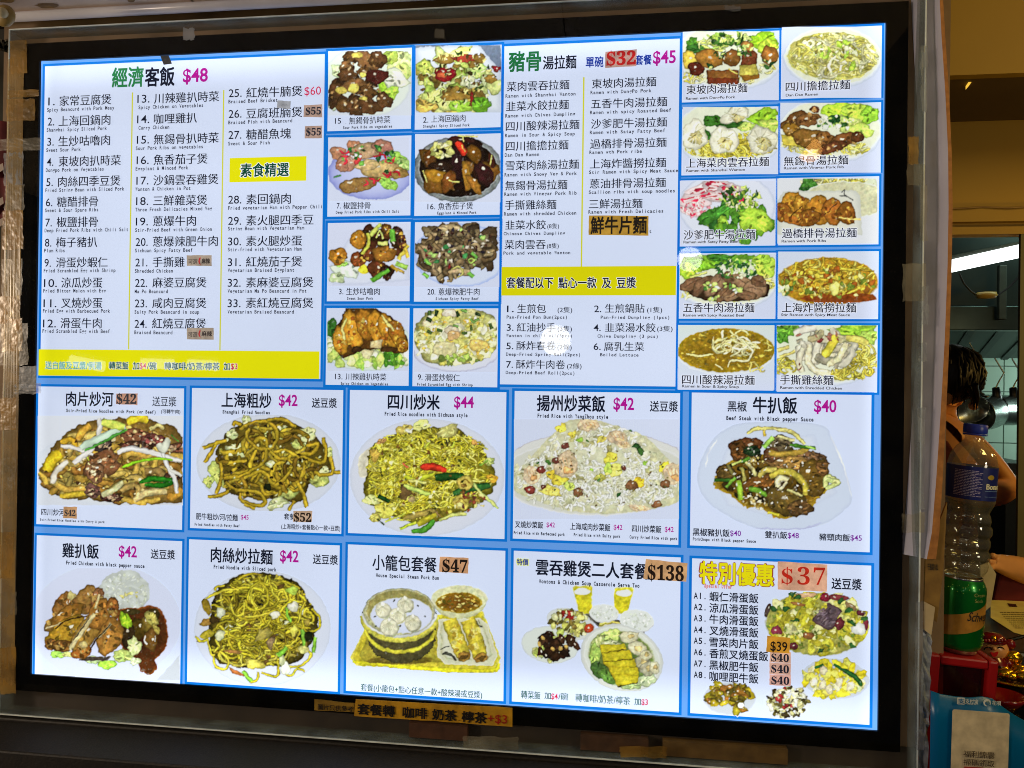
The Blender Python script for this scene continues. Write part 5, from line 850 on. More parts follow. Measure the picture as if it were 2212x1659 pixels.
for x, y, a, b_, r_ in ((590, 800, 120, 140, .5), (250, 900, 90, 90, -.4), (820, 400, 110, 60, 0), (1110, 520, 110, 65, .1), (1170, 590, 80, 40, .2), (1680, 890, 110, 110, .3), (1330, 1235, 110, 30, .1)):
    f.blob(x, y, a, b_, (228, 196, 164), r_, .1, 18, 1.08, .85)
    for i in range(4): f.rib([(x - a * .6 + i * a * .35, y - b_ * .5), (x - a * .3 + i * a * .3, y + b_ * .2)], 8, (205, 140, 100), 1, 1)
    f.blob(x + a * .2, y + b_ * .35, a * .45, b_ * .3, (222, 150, 100) if x < 600 or x > 1500 else (212, 170, 130), r_)
for x, y, a in ((590, 610, 40), (490, 760, 40), (720, 1080, 56), (1260, 1010, 62), (1510, 1200, 50), (240, 1050, 56), (350, 850, 46), (1180, 830, 26), (1600, 990, 50), (370, 1020, 26)): f.blob(x, y, a, a * .85, f.pick([(116, 48, 40), (96, 50, 42), (120, 74, 50)]), 0, .15, spec=1)
for x, y, a in ((735, 545, 34), (810, 555, 18), (415, 775, 36), (1345, 660, 46), (1310, 610, 40), (850, 850, 22), (1130, 1100, 30), (1250, 460, 16), (1400, 780, 26), (310, 780, 16), (930, 950, 18)): f.blob(x, y, a, a * .6, f.pick([(60, 100, 40), (40, 74, 34), (140, 180, 60)]), f.r.uniform(-1, 1), .3)
f.scat([(900, 900, 780, 330)], 80, (6, 13), [(120, 110, 60), (80, 90, 50), (90, 60, 40)]); f.done()
# b5 beef steak
f = Food('b5', B5, (70, 350, 1825, 1420), 35)
f.poly([(400, 430), (700, 360), (1300, 380), (1450, 520), (1640, 1050), (1560, 1230), (1300, 1380), (760, 1410), (300, 1200), (130, 950), (200, 650)], (200, 212, 232), (206, 218, 236), dark=(190, 202, 226), shrink=.96)
f.poly([(460, 520), (1280, 480), (1500, 1060), (1000, 1330), (420, 1180), (280, 900)], (206, 216, 232), (212, 220, 234), dark=(196, 207, 228), shrink=.9); f.rib([(1440, 500), (1560, 780), (1640, 1090)], 12, (226, 232, 244), .95, 1); f.rib([(210, 800), (240, 660), (320, 530)], 10, (226, 232, 244), .95, 1); f.rib([(700, 1400), (1100, 1410), (1350, 1350)], 14, (182, 188, 222), 1, 1)
f.poly([(290, 960), (320, 850), (480, 720), (700, 680), (1200, 640), (1390, 760), (1400, 1000), (1320, 1100), (1240, 1200), (1100, 1290), (900, 1290), (760, 1200), (600, 1190), (450, 1080), (300, 1000)], (110, 72, 14), (60, 40, 14), dark=(172, 130, 30))
f.scat([(850, 900, 450, 280)], 60, (30, 60), [(56, 40, 18), (36, 28, 14), (90, 64, 24)], jag=.3, spec=1); f.scat([(640, 1130, 80, 60), (760, 1130, 100, 90), (700, 740, 90, 40)], 50, (10, 24), [(222, 214, 180), (180, 160, 100), (150, 120, 60)])
for x, y, a, b_, r_, c in ((610, 590, 170, 80, -.1, (92, 50, 28)), (530, 640, 80, 110, 0, (88, 50, 24)), (940, 570, 120, 90, .1, (92, 76, 56)), (1230, 700, 210, 60, .25, (100, 66, 46)), (980, 760, 200, 70, .15, (110, 74, 44)), (1080, 760, 120, 70, 0, (150, 104, 56)), (400, 860, 100, 90, 0, (76, 54, 26)), (1270, 900, 160, 190, .1, (104, 72, 28)), (730, 950, 180, 75, -.35, (112, 66, 30)), (1010, 1140, 230, 140, .3, (92, 68, 30)), (1130, 1200, 130, 80, 0, (88, 58, 34)), (660, 640, 90, 50, 0, (30, 50, 28)), (1350, 810, 60, 70, 0, (110, 70, 40)), (860, 680, 90, 70, 0, (90, 54, 36))):
    f.blob(x, y, a, b_, c, r_, .12, 18, 1.25, .42, spec=1); f.scat([(x, y, a * .8, b_ * .75)], 18, (8, 28), [tuple(np.array(c) * 1.5), tuple(np.array(c) * .55)], asp=(.2, .5), jag=.35, rot=r_)
for p, w_, c in ((((620, 470), (700, 425), (850, 420), (1000, 440), (1100, 500)), 36, (206, 196, 110)), (((780, 440), (790, 500)), 40, (196, 160, 60)), (((900, 430), (1040, 450), (1180, 570)), 40, (200, 190, 110)), (((920, 500), (1080, 540)), 40, (206, 200, 130)), (((830, 650), (930, 680), (1130, 650), (1220, 610)), 60, (168, 128, 50)), (((780, 605), (870, 510)), 62, (150, 196, 80)), (((1040, 580), (1160, 600), (1290, 610)), 34, (60, 110, 30)), (((1190, 590), (1290, 620)), 30, (150, 196, 80)), (((530, 760), (640, 710)), 50, (74, 120, 34)), (((470, 780), (560, 740)), 40, (180, 196, 100)), (((600, 750), (670, 820), (700, 890)), 34, (196, 186, 120)), (((430, 780), (490, 880)), 40, (120, 110, 60)), (((560, 800), (590, 930)), 44, (170, 160, 80)), (((290, 930), (450, 930)), 44, (44, 86, 26)), (((410, 1000), (500, 900)), 44, (110, 160, 50)), (((530, 930), (560, 1120)), 84, (150, 190, 50)), (((640, 1010), (720, 1030), (810, 1080)), 50, (100, 150, 40)), (((730, 890), (800, 830), (900, 830)), 60, (186, 166, 80)), (((840, 890), (980, 840), (1110, 890), (1180, 980), (1190, 1070)), 66, (188, 166, 60)), (((910, 1000), (930, 910), (1020, 930)), 60, (206, 196, 150)), (((940, 1020), (1010, 950)), 46, (214, 206, 160)), (((1010, 1020), (1160, 1080)), 34, (196, 190, 120)), (((1380, 1000), (1400, 900), (1520, 940)), 50, (206, 214, 130)), (((1390, 920), (1510, 950), (1390, 1010)), 50, (200, 212, 130)), (((820, 1240), (930, 1280)), 30, (214, 200, 50)), (((1330, 1090), (1230, 1130)), 26, (150, 110, 30))): f.rib(p, w_, c, .5, 1.18, .7)
f.scat([(880, 900, 430, 330)], 60, (5, 14), [(226, 222, 210)], asp=(.2, .6)); f.done()
# b6 chicken and rice
f = Food('b6', B6, (102, 400, 1553, 1530), 36)
f.poly([(1320, 1530), (1553, 1270), (1553, 1530)], (190, 198, 206), dark=(196, 204, 216)); f.ell(800, 950, 760, 590, (206, 214, 240), (204, 213, 238), w_=.02)
f.blob(990, 640, 255, 215, (212, 220, 212), 0, .05, 30, 1.04, .97); f.scat([(990, 650, 240, 195)], 130, (8, 20), [(226, 232, 228), (196, 204, 180), (206, 212, 196)], asp=(.3, .6), dark=.92, lite=1.03); f.scat([(1050, 670, 110, 50)], 10, (8, 20), [(206, 200, 120)])
f.poly([(940, 830), (1120, 800), (1280, 780), (1400, 880), (1430, 1080), (1400, 1220), (1300, 1330), (1320, 1420), (1240, 1470), (1150, 1430), (1130, 1330), (1000, 1300), (950, 1100)], (84, 40, 14), (58, 28, 14), dark=(140, 76, 36), shrink=.93)
for x, y, a, b_, r_, c in ((1130, 1010, 90, 110, 0, (78, 54, 14)), (1250, 960, 90, 100, 0, (110, 84, 30)), (1260, 1120, 70, 120, -.1, (92, 58, 24)), (1030, 1070, 70, 130, .1, (40, 26, 14)), (1060, 840, 100, 30, 0, (66, 52, 24)), (1290, 860, 60, 60, 0, (60, 44, 20))): f.blob(x, y, a, b_, c, r_, .12, spec=1)
for x, y, a, b_, r_, c in ((1010, 930, 50, 90, -.5, (150, 196, 30)), (1090, 1190, 70, 90, .2, (196, 210, 140)), (980, 1290, 110, 60, 0, (186, 206, 110)), (320, 1270, 70, 40, 0, (150, 196, 80)), (680, 1320, 90, 40, 0, (190, 214, 150)), (820, 1370, 90, 40, 0, (150, 196, 60)), (1100, 1340, 60, 40, 0, (206, 220, 170)), (1260, 900, 90, 50, .9, (170, 160, 80)), (420, 1270, 60, 30, 0, (196, 205, 120)), (1310, 1010, 60, 24, 1, (170, 150, 70))): f.leaf(x, y, a, b_, c, r_, 7)
f.poly([(560, 1290), (860, 1290), (820, 1340), (540, 1330)], (60, 50, 44), dark=(120, 110, 110))
for x, y, a, b_, r_, c in ((400, 770, 150, 110, -.7, (136, 84, 40)), (610, 720, 150, 120, -1.0, (150, 100, 50)), (720, 700, 60, 110, .3, (140, 84, 54)), (300, 950, 140, 70, -.6, (140, 96, 44)), (420, 870, 200, 80, -.55, (130, 82, 30)), (400, 1040, 230, 120, -.65, (150, 106, 26)), (620, 1040, 110, 260, .62, (150, 104, 44)), (740, 860, 110, 170, .35, (136, 84, 34)), (880, 800, 60, 110, -.2, (120, 68, 30)), (840, 1090, 120, 200, .35, (142, 90, 38)), (560, 1250, 110, 60, -.3, (128, 72, 26)), (250, 1170, 60, 60, 0, (110, 66, 30)), (370, 1180, 120, 60, 0, (100, 60, 26))):
    f.blob(x, y, a, b_, c, r_, .09, 20, 1.3, .4, spec=1); f.scat([(x, y, a * .7, b_ * .7)], 16, (10, 32), [tuple(np.array(c) * 1.35), tuple(np.array(c) * .7), (176, 130, 70)], asp=(.4, .8), jag=.3, dark=.85, lite=1.1)
for p, w_ in ((((440, 1220), (560, 1040), (690, 860)), 46), (((730, 1100), (860, 960)), 34), (((700, 800), (740, 660)), 34), (((200, 1010), (360, 950)), 20)): f.rib(p, w_, (212, 190, 140), .7, 1.08, .6)
for p in (((480, 1130), (640, 900)), ((640, 1230), (720, 1110), (860, 960)), ((300, 1010), (420, 920), (620, 880))): f.rib(p, 12, (50, 28, 14), 1, 1)
f.blob(455, 680, 45, 45, (196, 176, 110)); f.blob(580, 1170, 45, 35, (206, 180, 120)); f.rib([(1205, 1080), (1200, 1130), (1225, 1165)], 14, (230, 225, 214)); f.rib([(1300, 1090), (1300, 1140)], 10, (225, 220, 210)); f.done()
# b7 thin fried noodles
f = Food('b7', B7, (60, 405, 1535, 1570), 37)
f.ell(790, 980, 670, 565, (206, 214, 230), (196, 205, 222), w_=.03, inner=(214, 220, 232))
f.poly([(300, 700), (380, 560), (600, 450), (860, 440), (1120, 520), (1240, 700), (1330, 860), (1320, 1000), (1250, 1150), (1150, 1300), (900, 1350), (500, 1350), (300, 1250), (270, 1000)], (84, 70, 20), (92, 76, 24))
f.scat([(790, 900, 500, 440)], 90, (24, 60), [(30, 26, 12), (80, 64, 20), (120, 104, 40), (150, 140, 70)], jag=.35)
N7 = [(176, 160, 30), (190, 174, 44), (156, 136, 26), (130, 108, 24), (200, 186, 70)]
f.strands([(780, 880, 520, 450), (700, 1200, 420, 180)], 300, 25, N7, L=8, st=42, curl=.45, dark=.28, lite=1.25)
f.scat([(780, 930, 480, 420)], 26, (22, 52), [(206, 210, 170), (150, 130, 50), (196, 196, 120), (90, 60, 30)], asp=(.3, .7), jag=.3)
f.strands([(780, 860, 480, 420)], 110, 24, N7[:3], L=9, st=46, curl=.5, dark=.3)
for p in (((240, 690), (320, 640), (440, 600), (560, 600)), ((330, 610), (340, 570), (420, 560)), ((640, 700), (680, 580), (770, 540), (840, 620), (830, 740), (740, 800), (650, 780), (620, 700)), ((690, 590), (680, 700), (720, 780)), ((620, 870), (780, 850), (920, 800)), ((310, 1250), (330, 1350), (430, 1380), (450, 1290), (380, 1200)), ((750, 1410), (740, 1480), (670, 1510)), ((780, 1420), (920, 1450), (950, 1380), (930, 1300)), ((1210, 1180), (1270, 1240), (1200, 1330), (1100, 1360), (1000, 1350)), ((1010, 1430), (1080, 1440), (1140, 1370)), ((1120, 1370), (1210, 1400)), ((1270, 790), (1350, 870), (1340, 980), (1220, 1010), (1180, 900)), ((860, 540), (900, 640), (950, 700)), ((930, 620), (1000, 600), (1030, 700), (960, 720)), ((450, 1080), (520, 1200), (640, 1200), (720, 1270)), ((960, 1180), (1110, 1110), (1160, 1000)), ((470, 740), (520, 850), (600, 830), (610, 720)), ((250, 1100), (290, 1230), (330, 1240)), ((130, 1060), (180, 1110), (260, 1090))): f.rib(p, 25, f.pick(N7[:2]), .35, 1.25, .85)
for x, y, a, b_, r_, c in ((240, 770, 40, 80, -.4, (150, 116, 30)), (230, 920, 60, 40, -.4, (130, 90, 40)), (250, 1040, 70, 40, -.4, (190, 170, 40)), (310, 890, 50, 40, .6, (50, 34, 16)), (800, 1040, 90, 50, -.5, (170, 150, 70)), (720, 1340, 110, 50, .1, (190, 176, 70)), (530, 1410, 80, 20, .5, (176, 100, 50)), (500, 1210, 90, 18, .1, (170, 110, 60)), (1220, 1060, 70, 50, 0, (30, 36, 16)), (870, 1120, 40, 60, 0, (140, 110, 80)), (910, 850, 50, 40, 0, (206, 205, 180)), (1090, 770, 50, 50, .5, (205, 205, 180)), (1080, 610, 60, 40, 0, (170, 200, 70)), (1020, 1370, 50, 60, .4, (205, 212, 190)), (980, 1290, 30, 60, 0, (206, 214, 160)), (380, 830, 40, 50, 0, (205, 210, 180)), (1100, 1000, 30, 60, .3, (200, 190, 70)), (370, 1050, 50, 50, 0, (200, 205, 160)), (1190, 1190, 60, 40, 0, (196, 190, 110))): f.blob(x, y, a, b_, c, r_, .2, spec=0)
for p, w_ in ((((1020, 770), (1040, 860), (1070, 920)), 28), (((1180, 990), (1200, 1150)), 36), (((600, 1400), (680, 1500)), 40), (((1310, 1070), (1290, 1220)), 34), (((940, 1250), (1030, 1170)), 50)): f.rib(p, w_, (120, 176, 50), .6, 1.2, 1)
f.done()
# b8 steamer set
f = Food('b8', B8, (80, 440, 1590, 1300), 38)
f.poly([(250, 900), (960, 740), (1390, 710), (1560, 1160), (1500, 1280), (1200, 1285), (180, 1230), (120, 1150)], (196, 180, 40), (206, 190, 60), dark=(214, 206, 90), shrink=.96)
f.poly([(280, 960), (960, 800), (1360, 780), (1480, 1140), (1440, 1200), (260, 1190), (205, 1140)], (176, 160, 50), (170, 152, 44), dark=(150, 134, 40)); f.rib([(140, 1190), (600, 1240), (1100, 1275), (1480, 1280), (1550, 1210)], 40, (214, 204, 20), .8, 1.08)
f.blob(600, 1180, 330, 40, (110, 90, 30), 0, .05, dark=1.3)
def arc(cx, cy, rx, ry, a0, a1, n=14): return [(cx + rx * math.cos(math.radians(a0 + (a1 - a0) * i / n)), cy + ry * math.sin(math.radians(a0 + (a1 - a0) * i / n))) for i in range(n + 1)]
f.poly(arc(590, 720, 352, 225, 180, 0) + arc(610, 960, 320, 245, 0, 180), (74, 68, 40), (84, 76, 44), dark=(50, 46, 30), shrink=.95)
f.rib(arc(598, 860, 335, 240, 175, 8), 34, (206, 196, 50), .7, 1.1, .8); f.rib(arc(590, 745, 352, 235, 178, 3), 62, (196, 190, 70), .8, 1.08, .9); f.rib(arc(588, 722, 350, 228, 178, 3), 22, (205, 208, 205), .9, 1.05, 1)
f.ell(588, 712, 345, 226, (168, 168, 120), (150, 156, 160), -.02, w_=.03, inner=(176, 172, 110)); f.ell(592, 700, 325, 200, (150, 140, 80), (190, 190, 150), w_=.05); f.ell(610, 750, 300, 172, (206, 214, 236), (190, 190, 150), w_=.04, inner=(212, 219, 238))
for x, y in ((538, 607), (770, 655), (835, 760), (592, 852), (365, 848), (355, 757)): f.blob(x, y, 9, 8, (70, 70, 60))
for x, y, a in ((430, 700, 74), (645, 645, 74), (570, 750, 76), (490, 860, 86), (715, 820, 76)):
    f.blob(x + 6, y + 12, a * 1.05, a, (150, 152, 120), 0, .03, 20, .9, 1.2); f.blob(x, y, a, a * .98, (218, 216, 186), 0, .03, 22, 1.07, .78)
    for i in range(9): t_ = math.pi * (i + .5) / 9 + math.pi * 0; f.rib([(x, y - a * .55), (x + a * .8 * math.cos(t_), y - a * .1 + a * .5 * math.sin(t_))], 6, (186, 184, 150), 1, 1, .3)
    f.blob(x + 2, y - a * .8, 16, 20, (226, 224, 200), 0, .1, dark=.8)
f.poly(arc(1163, 590, 270, 130, 180, 0) + [(1400, 680), (1330, 740), (1180, 780), (1010, 750), (930, 670)], (206, 208, 160), (214, 216, 176), dark=(186, 188, 140)); f.ell(1163, 590, 268, 128, (216, 218, 170), (226, 228, 205), w_=.05); f.ell(1160, 628, 222, 98, (140, 96, 16), (190, 160, 50), inner=(110, 62, 16), w_=.08)
f.scat([(1160, 628, 200, 80)], 60, (7, 22), [(196, 160, 70), (80, 50, 14), (214, 186, 110), (90, 80, 20)], asp=(.2, .5), rot=.1)
f.poly([(960, 790), (1350, 775), (1430, 830), (1530, 1140), (1480, 1230), (1020, 1215), (950, 1130)], (206, 208, 176), (196, 198, 160), dark=(222, 222, 205), shrink=.95); f.poly([(985, 840), (1340, 820), (1400, 860), (1480, 1120), (1430, 1180), (1050, 1170), (990, 1110)], (212, 214, 190), (206, 206, 170), dark=(180, 182, 140))
f.rib([(985, 1080), (1030, 1050), (1070, 1046)], 8, (40, 40, 36)); f.rib([(1000, 1120), (1050, 1110), (1100, 1140), (1130, 1180)], 22, (60, 60, 50)); f.rib([(1330, 800), (1350, 850), (1385, 860)], 10, (50, 50, 44)); f.rib([(1345, 790), (1365, 830)], 8, (50, 50, 44))
for x0, y0, x1, y1 in ((1065, 790, 1200, 1130), (1245, 790, 1370, 1140)):
    f.rib([(x0, y0), ((x0 + x1) / 2, (y0 + y1) / 2), (x1, y1)], 150, (206, 182, 50), .62, 1.12, .9); f.scat([((x0 + x1) / 2, (y0 + y1) / 2, 50, 130)], 18, (10, 34), [(222, 206, 110), (180, 140, 40)], dark=.95, lite=1.02); f.blob(x1 + 5, y1 + 15, 66, 46, (140, 96, 40), -.2, .15, dark=.6); f.blob(x1 + 5, y1 + 20, 40, 22, (90, 60, 26), -.3, .25)
f.done()
# b9 casserole set
f = Food('b9', B9, (100, 410, 1650, 1400), 39)
for x0, x1, x2, x3, yt, yb in ((655, 838, 835, 712, 430, 695), (1042, 1228, 1180, 1040, 445, 680)): f.poly([(x0, yt), (x0 + 30, yt - 16), (x1 - 20, yt - 16), (x1, yt), (x2, yb - 60), (x2 - 20, yb), (x3 + 20, yb), (x3, yb - 30)], (206, 196, 20), (212, 200, 24), dark=(222, 216, 120), shrink=.9); f.ell((x0 + x1) / 2, yt + 38, (x1 - x0) * .42, 32, (222, 226, 226), (206, 206, 120))
f.poly([(760, 680), (900, 660), (1330, 840), (1335, 880), (900, 800)], (60, 54, 44), dark=(120, 118, 110)); f.rib([(910, 770), (1000, 755), (1100, 770)], 30, (200, 186, 90)); f.rib([(905, 790), (1010, 775), (1110, 785)], 16, (170, 150, 60))
for x, y, a, b_, r_ in ((950, 665, 134, 78, .05), (1255, 735, 158, 98, .15)): f.ell(x, y + 14, a, b_, (206, 210, 206), (196, 200, 200), r_); f.ell(x, y, a, b_, (216, 222, 216), (228, 232, 230), r_, w_=.06); f.scat([(x, y, a * .85, b_ * .8)], 60, (7, 15), [(228, 232, 226), (196, 204, 186)], asp=(.3, .6), dark=.9, lite=1.02)
f.ell(640, 770, 235, 135, (206, 212, 208), (196, 202, 208), .35, w_=.08); f.ell(445, 965, 270, 172, (210, 218, 210), (192, 200, 206), .12, w_=.06)
f.scat([(610, 740, 170, 100), (680, 830, 110, 60)], 80, (16, 44), [(196, 196, 110), (170, 170, 80), (214, 216, 160), (110, 90, 40), (80, 70, 30)], jag=.35); f.scat([(640, 680, 90, 50)], 12, (10, 34), [(140, 40, 30), (120, 30, 24)], asp=(.3, .6)); f.blob(810, 810, 45, 45, (176, 60, 24), 0, .1, spec=1)
f.scat([(400, 1040, 140, 70), (520, 900, 110, 50)], 30, (20, 50), [(196, 200, 120), (176, 190, 90)]); f.scat([(500, 970, 200, 110)], 40, (34, 64), [(46, 24, 16), (58, 32, 22), (36, 20, 16)], order=True, spec=1, dark=.5)
for x, y in ((345, 960), (470, 1005), (595, 985), (380, 905), (540, 1000)): f.blob(x, y, 22, 16, (196, 150, 80), .6)
f.ell(1115, 1090, 395, 305, (206, 210, 200), (190, 196, 196), .35, w_=.05); f.ell(1115, 1085, 365, 275, (212, 218, 206), (222, 226, 222), .35, w_=.04, inner=(190, 196, 170)); f.ell(1110, 1080, 320, 245, (110, 130, 60), (190, 196, 160), .35, inner=(80, 100, 50))
for x, y, a, b_, r_, c in ((1010, 880, 100, 60, .1, (186, 206, 110)), (900, 960, 60, 90, .3, (196, 210, 130)), (860, 1060, 50, 110, .2, (150, 180, 80)), (900, 1190, 70, 80, -.6, (60, 90, 40)), (990, 1260, 110, 50, .5, (90, 130, 50)), (1180, 1340, 130, 40, 0, (170, 196, 130)), (1350, 1290, 90, 60, -.4, (180, 196, 150)), (1010, 950, 90, 30, 0, (206, 218, 160))): f.leaf(x, y, a, b_, c, r_, 9)
for x, y, a, b_, r_ in ((1190, 890, 90, 60, 0), (1260, 1000, 95, 65, .2), (1310, 1130, 70, 60, .5), (1350, 1190, 60, 70, .2), (1420, 1180, 50, 60, 0), (1340, 1060, 60, 50, 0)): f.blob(x, y, a, b_, (200, 196, 160), r_, .14, 16, 1.1, .6); f.blob(x + 10, y - 5, a * .4, b_ * .4, (186, 160, 110), r_)
for i, p in enumerate(([(905, 965), (1140, 958), (1150, 1005), (925, 1040)], [(930, 1045), (1190, 1012), (1220, 1090), (945, 1120)], [(945, 1128), (1235, 1098), (1250, 1170), (970, 1170)], [(980, 1165), (1270, 1178), (1275, 1250), (1020, 1240)], [(1025, 1240), (1275, 1252), (1270, 1310), (1075, 1355)])): f.poly([(x, y + 8) for x, y in p], (60, 56, 14)); f.poly(p, (196, 178, 20), (206, 190, 36), dark=(170, 144, 20))
f.done()
# b10 four small plates
f = Food('b10', B10, (100, 410, 1690, 1545), 40)
f.ell(1215, 700, 462, 283, (150, 150, 70), (206, 214, 232), .08, w_=.03); E1 = [(1215, 690, 440, 262)]
f.scat(E1, 150, (30, 80), [(206, 200, 60), (190, 182, 40), (216, 212, 110), (170, 160, 40), (220, 218, 150)], jag=.3, dark=.7, lite=1.1); f.scat(E1, 110, (10, 26), [(150, 140, 30), (226, 222, 140), (100, 120, 40)], jag=.4)
f.poly([(1190, 640), (1300, 560), (1310, 510), (1380, 540), (1440, 580), (1400, 640), (1390, 700), (1330, 745), (1200, 690)], (90, 66, 76), (104, 80, 90), dark=(70, 34, 44)); f.scat([(1300, 630, 80, 70)], 26, (14, 40), [(120, 96, 108), (70, 50, 60)], asp=(.15, .3), rot=-.5, dark=.9)
for x, y, a, b_, r_, c in ((1290, 460, 50, 40, 0, (110, 24, 40)), (1410, 460, 90, 24, .1, (120, 50, 54)), (860, 750, 50, 40, 0, (120, 44, 60)), (1140, 800, 50, 34, .3, (120, 70, 40)), (1010, 890, 40, 34, 0, (90, 40, 44)), (1420, 700, 40, 60, .2, (110, 46, 50)), (1650, 700, 26, 70, 0, (96, 34, 44)), (1610, 600, 34, 26, 0, (80, 34, 44)), (780, 570, 20, 60, .3, (70, 50, 50)), (1130, 440, 90, 22, 0, (190, 140, 110)), (1520, 540, 60, 24, .6, (150, 110, 80)), (1060, 520, 70, 14, .2, (150, 90, 50))): f.blob(x, y, a, b_, c, r_, .16, spec=1)
f.blob(1590, 740, 60, 60, (226, 230, 222), 0, .2, dark=.9)
for x, y in ((1005, 430), (1055, 458), (1030, 660), (830, 560), (1500, 575), (1530, 685), (1250, 935), (1530, 890), (1430, 490), (940, 560), (1640, 650)): f.blob(x, y, 34, 20, (44, 84, 40), f.r.uniform(-.6, .6), .3)
f.ell(1385, 1185, 300, 178, (196, 205, 214), (190, 200, 220), .1, w_=.03); E2 = [(1375, 1185, 262, 158)]
f.scat(E2, 70, (30, 64), [(222, 208, 40), (226, 216, 90), (214, 190, 20), (226, 222, 160)], jag=.3, dark=.75); 
for p in (((1200, 1090), (1280, 1060)), ((1370, 1060), (1470, 1110)), ((1460, 1110), (1560, 1170), (1620, 1250))): f.rib(p, 46, (36, 84, 36), .6, 1.3)
for x, y in ((1275, 1115), (1420, 1220), (1520, 1250), (1330, 1280), (1190, 1210), (1270, 1240)): f.blob(x, y, 44, 34, (224, 212, 176), f.r.uniform(0, 3), .12, dark=.7)
f.ell(440, 1360, 235, 145, (190, 198, 206), (200, 208, 226)); f.scat([(430, 1340, 200, 100), (520, 1430, 90, 50)], 80, (22, 56), [(150, 126, 20), (120, 96, 24), (170, 150, 30), (80, 66, 20), (140, 84, 30)], order=True, jag=.3, spec=1); f.blob(545, 1420, 26, 26, (222, 224, 206))
f.ell(960, 1400, 200, 145, (214, 220, 226), (206, 214, 234)); f.scat([(960, 1390, 175, 135)], 130, (14, 36), [(170, 166, 110), (206, 204, 160), (90, 80, 40), (60, 50, 26), (222, 222, 200)], jag=.35, asp=(.3, .7)); f.scat([(950, 1360, 150, 100)], 8, (14, 36), [(130, 36, 36)]); f.rib([(900, 1500), (980, 1520)], 50, (50, 40, 24)); f.rib([(960, 1480), (1010, 1540)], 8, (226, 226, 214)); f.done()
# ------------------------------------------------------------------ the place round the board
def st(o): o['kind'] = 'structure'; return o
def plank_wall(): pass
PLY = mat('plywood', (156, 128, 98), rough=.7, col2=(112, 90, 66), scale=7, detail=8, bump=.25, bscale=90)
st(MB().box((-.045, .003, -.05), (1.512, .04, 1.30)).build('wall', PLY))
st(MB().box((-.045, .0015, -.040), (1.512, .0029, .006)).build('wall_foot_shade', mat('wall_shade_tone', (74, 62, 50), rough=.6, col2=(48, 42, 36), scale=9, detail=8)))  # strip in a darker colour, stands in for shade at the wall's foot
st(MB().box((-.55, -.030, -.10), (1.505, .003, -.036)).box((-.55, -.125, -.10), (1.505, -.030, -.040)).build('ledge', mat('dark_granite', (10, 8, 6), rough=.6, col2=(34, 27, 19), scale=260, detail=9, bump=.35, bscale=300), bevel=.003))
st(MB().box((-.7, -.118, -1.4), (1.75, -.10, -.10)).build('counter_front', mat('purple_cloth', (20, 10, 17), rough=.9, var=.4, scale=14)))
st(MB().box((-3, -3.2, -1.42), (5, 4.2, -1.4)).build('floor', mat('floor_tile', (58, 54, 50), rough=.5, var=.3, scale=5)))
# soffit over the board, in panels with dark joints
sof = MB().box((-.9, -1.25, 1.162), (1.512, .024, 1.18)).build('ceiling', mat('soffit_gap', (38, 26, 22), rough=.8)); st(sof)
sm_ = mat('soffit_panel', (222, 204, 190), rough=.42, col2=(196, 172, 154), scale=3, detail=7, bump=.03, bscale=20)
xs = [-.9, -.16, .335, .93, 1.512]
for i in range(4): MB().box((xs[i] + .0015, -1.25, 1.155), (xs[i + 1] - .0015, -.032, 1.163)).build('ceiling_panel', sm_, sof, bevel=.0012)
st(MB().tube([(-.03, -.040, 1.148), (.4, -.0405, 1.1485), (.9, -.040, 1.148), (1.49, -.040, 1.148)], .008, 16).build('ceiling_moulding', mat('pale_moulding', (200, 200, 214), rough=.25, var=.1, scale=9), smooth=True))
res = mat('tape_residue', (150, 112, 50), rough=.5, col2=(96, 70, 34), scale=60)
for x, y, a, b_ in ((103, 12, 27, 6), (12, 24, 12, 8), (283, 1, 9, 4), (16, 2, 18, 4)):
    c0 = P3(x, y, 1.1545, 2); r_ = np.random.default_rng(int(x)); V = [(c0.x, c0.y, 1.1540)]
    for k in range(18): t_ = k / 18 * 6.283; q_ = P3(x + a * math.cos(t_) * r_.uniform(.75, 1.1), y + b_ * math.sin(t_) * r_.uniform(.75, 1.1), 1.1545, 2); V.append((q_.x, q_.y, 1.1543))
    mb = MB(); mb.add(V, [(0, 1 + k, 1 + (k + 1) % 18) for k in range(18)]); mb.build('tape_residue', res, sof)
bell = thing('wall_bell', 'round yellowed fitting with a pale knob, under the soffit at the far left corner', 'fitting', tuple(P3(10, 34, -.13)))
MB().ball(P3(10, 34, -.13), .017, 18, sc_=(1, .6, 1)).build('shell', mat('yellowed_plastic', (150, 124, 70), rough=.4), bell, smooth=True); MB().ball(P3(6, 28, -.14), .008, 12).build('knob', mat('pale_knob', (190, 176, 140), rough=.4), bell, smooth=True)

# ---- clear cover over the board
cover = thing('acrylic_cover', 'clear acrylic box cover over the menu board, its rims patched with yellowed tape', 'cover', (.729, -.03, -.03))
ACR = clear_mat('acrylic', (.985, .99, .99), refl=.018, rough=.02, haze=.003)
RIM = clear_mat('acrylic_rim', (.80, .80, .76), refl=.12, rough=.16, haze=.26, hazecol=(176, 190, 190), bump=.25, bscale=30)
EDGE = mat('acrylic_cut_edge', (214, 220, 214), rough=.25, var=.25, scale=30, emit=.05)  # slight emission stands in for light caught along the cut edges
X0, X1, Z0, Z1, YF = -.007, 1.465, -.0315, 1.1335, -.030
MB().box((X0 + .002, YF, Z0 + .002), (X1 - .002, YF + .0015, Z1 - .002)).build('front_sheet', ACR, cover)
MB().box((X0, YF + .002, Z1 - .0025), (X1, 0.0028, Z1)).build('rim_wall', RIM, cover); MB().box((X0, YF + .002, Z0), (X1, 0.0028, Z0 + .003)).build('rim_wall', RIM, cover)
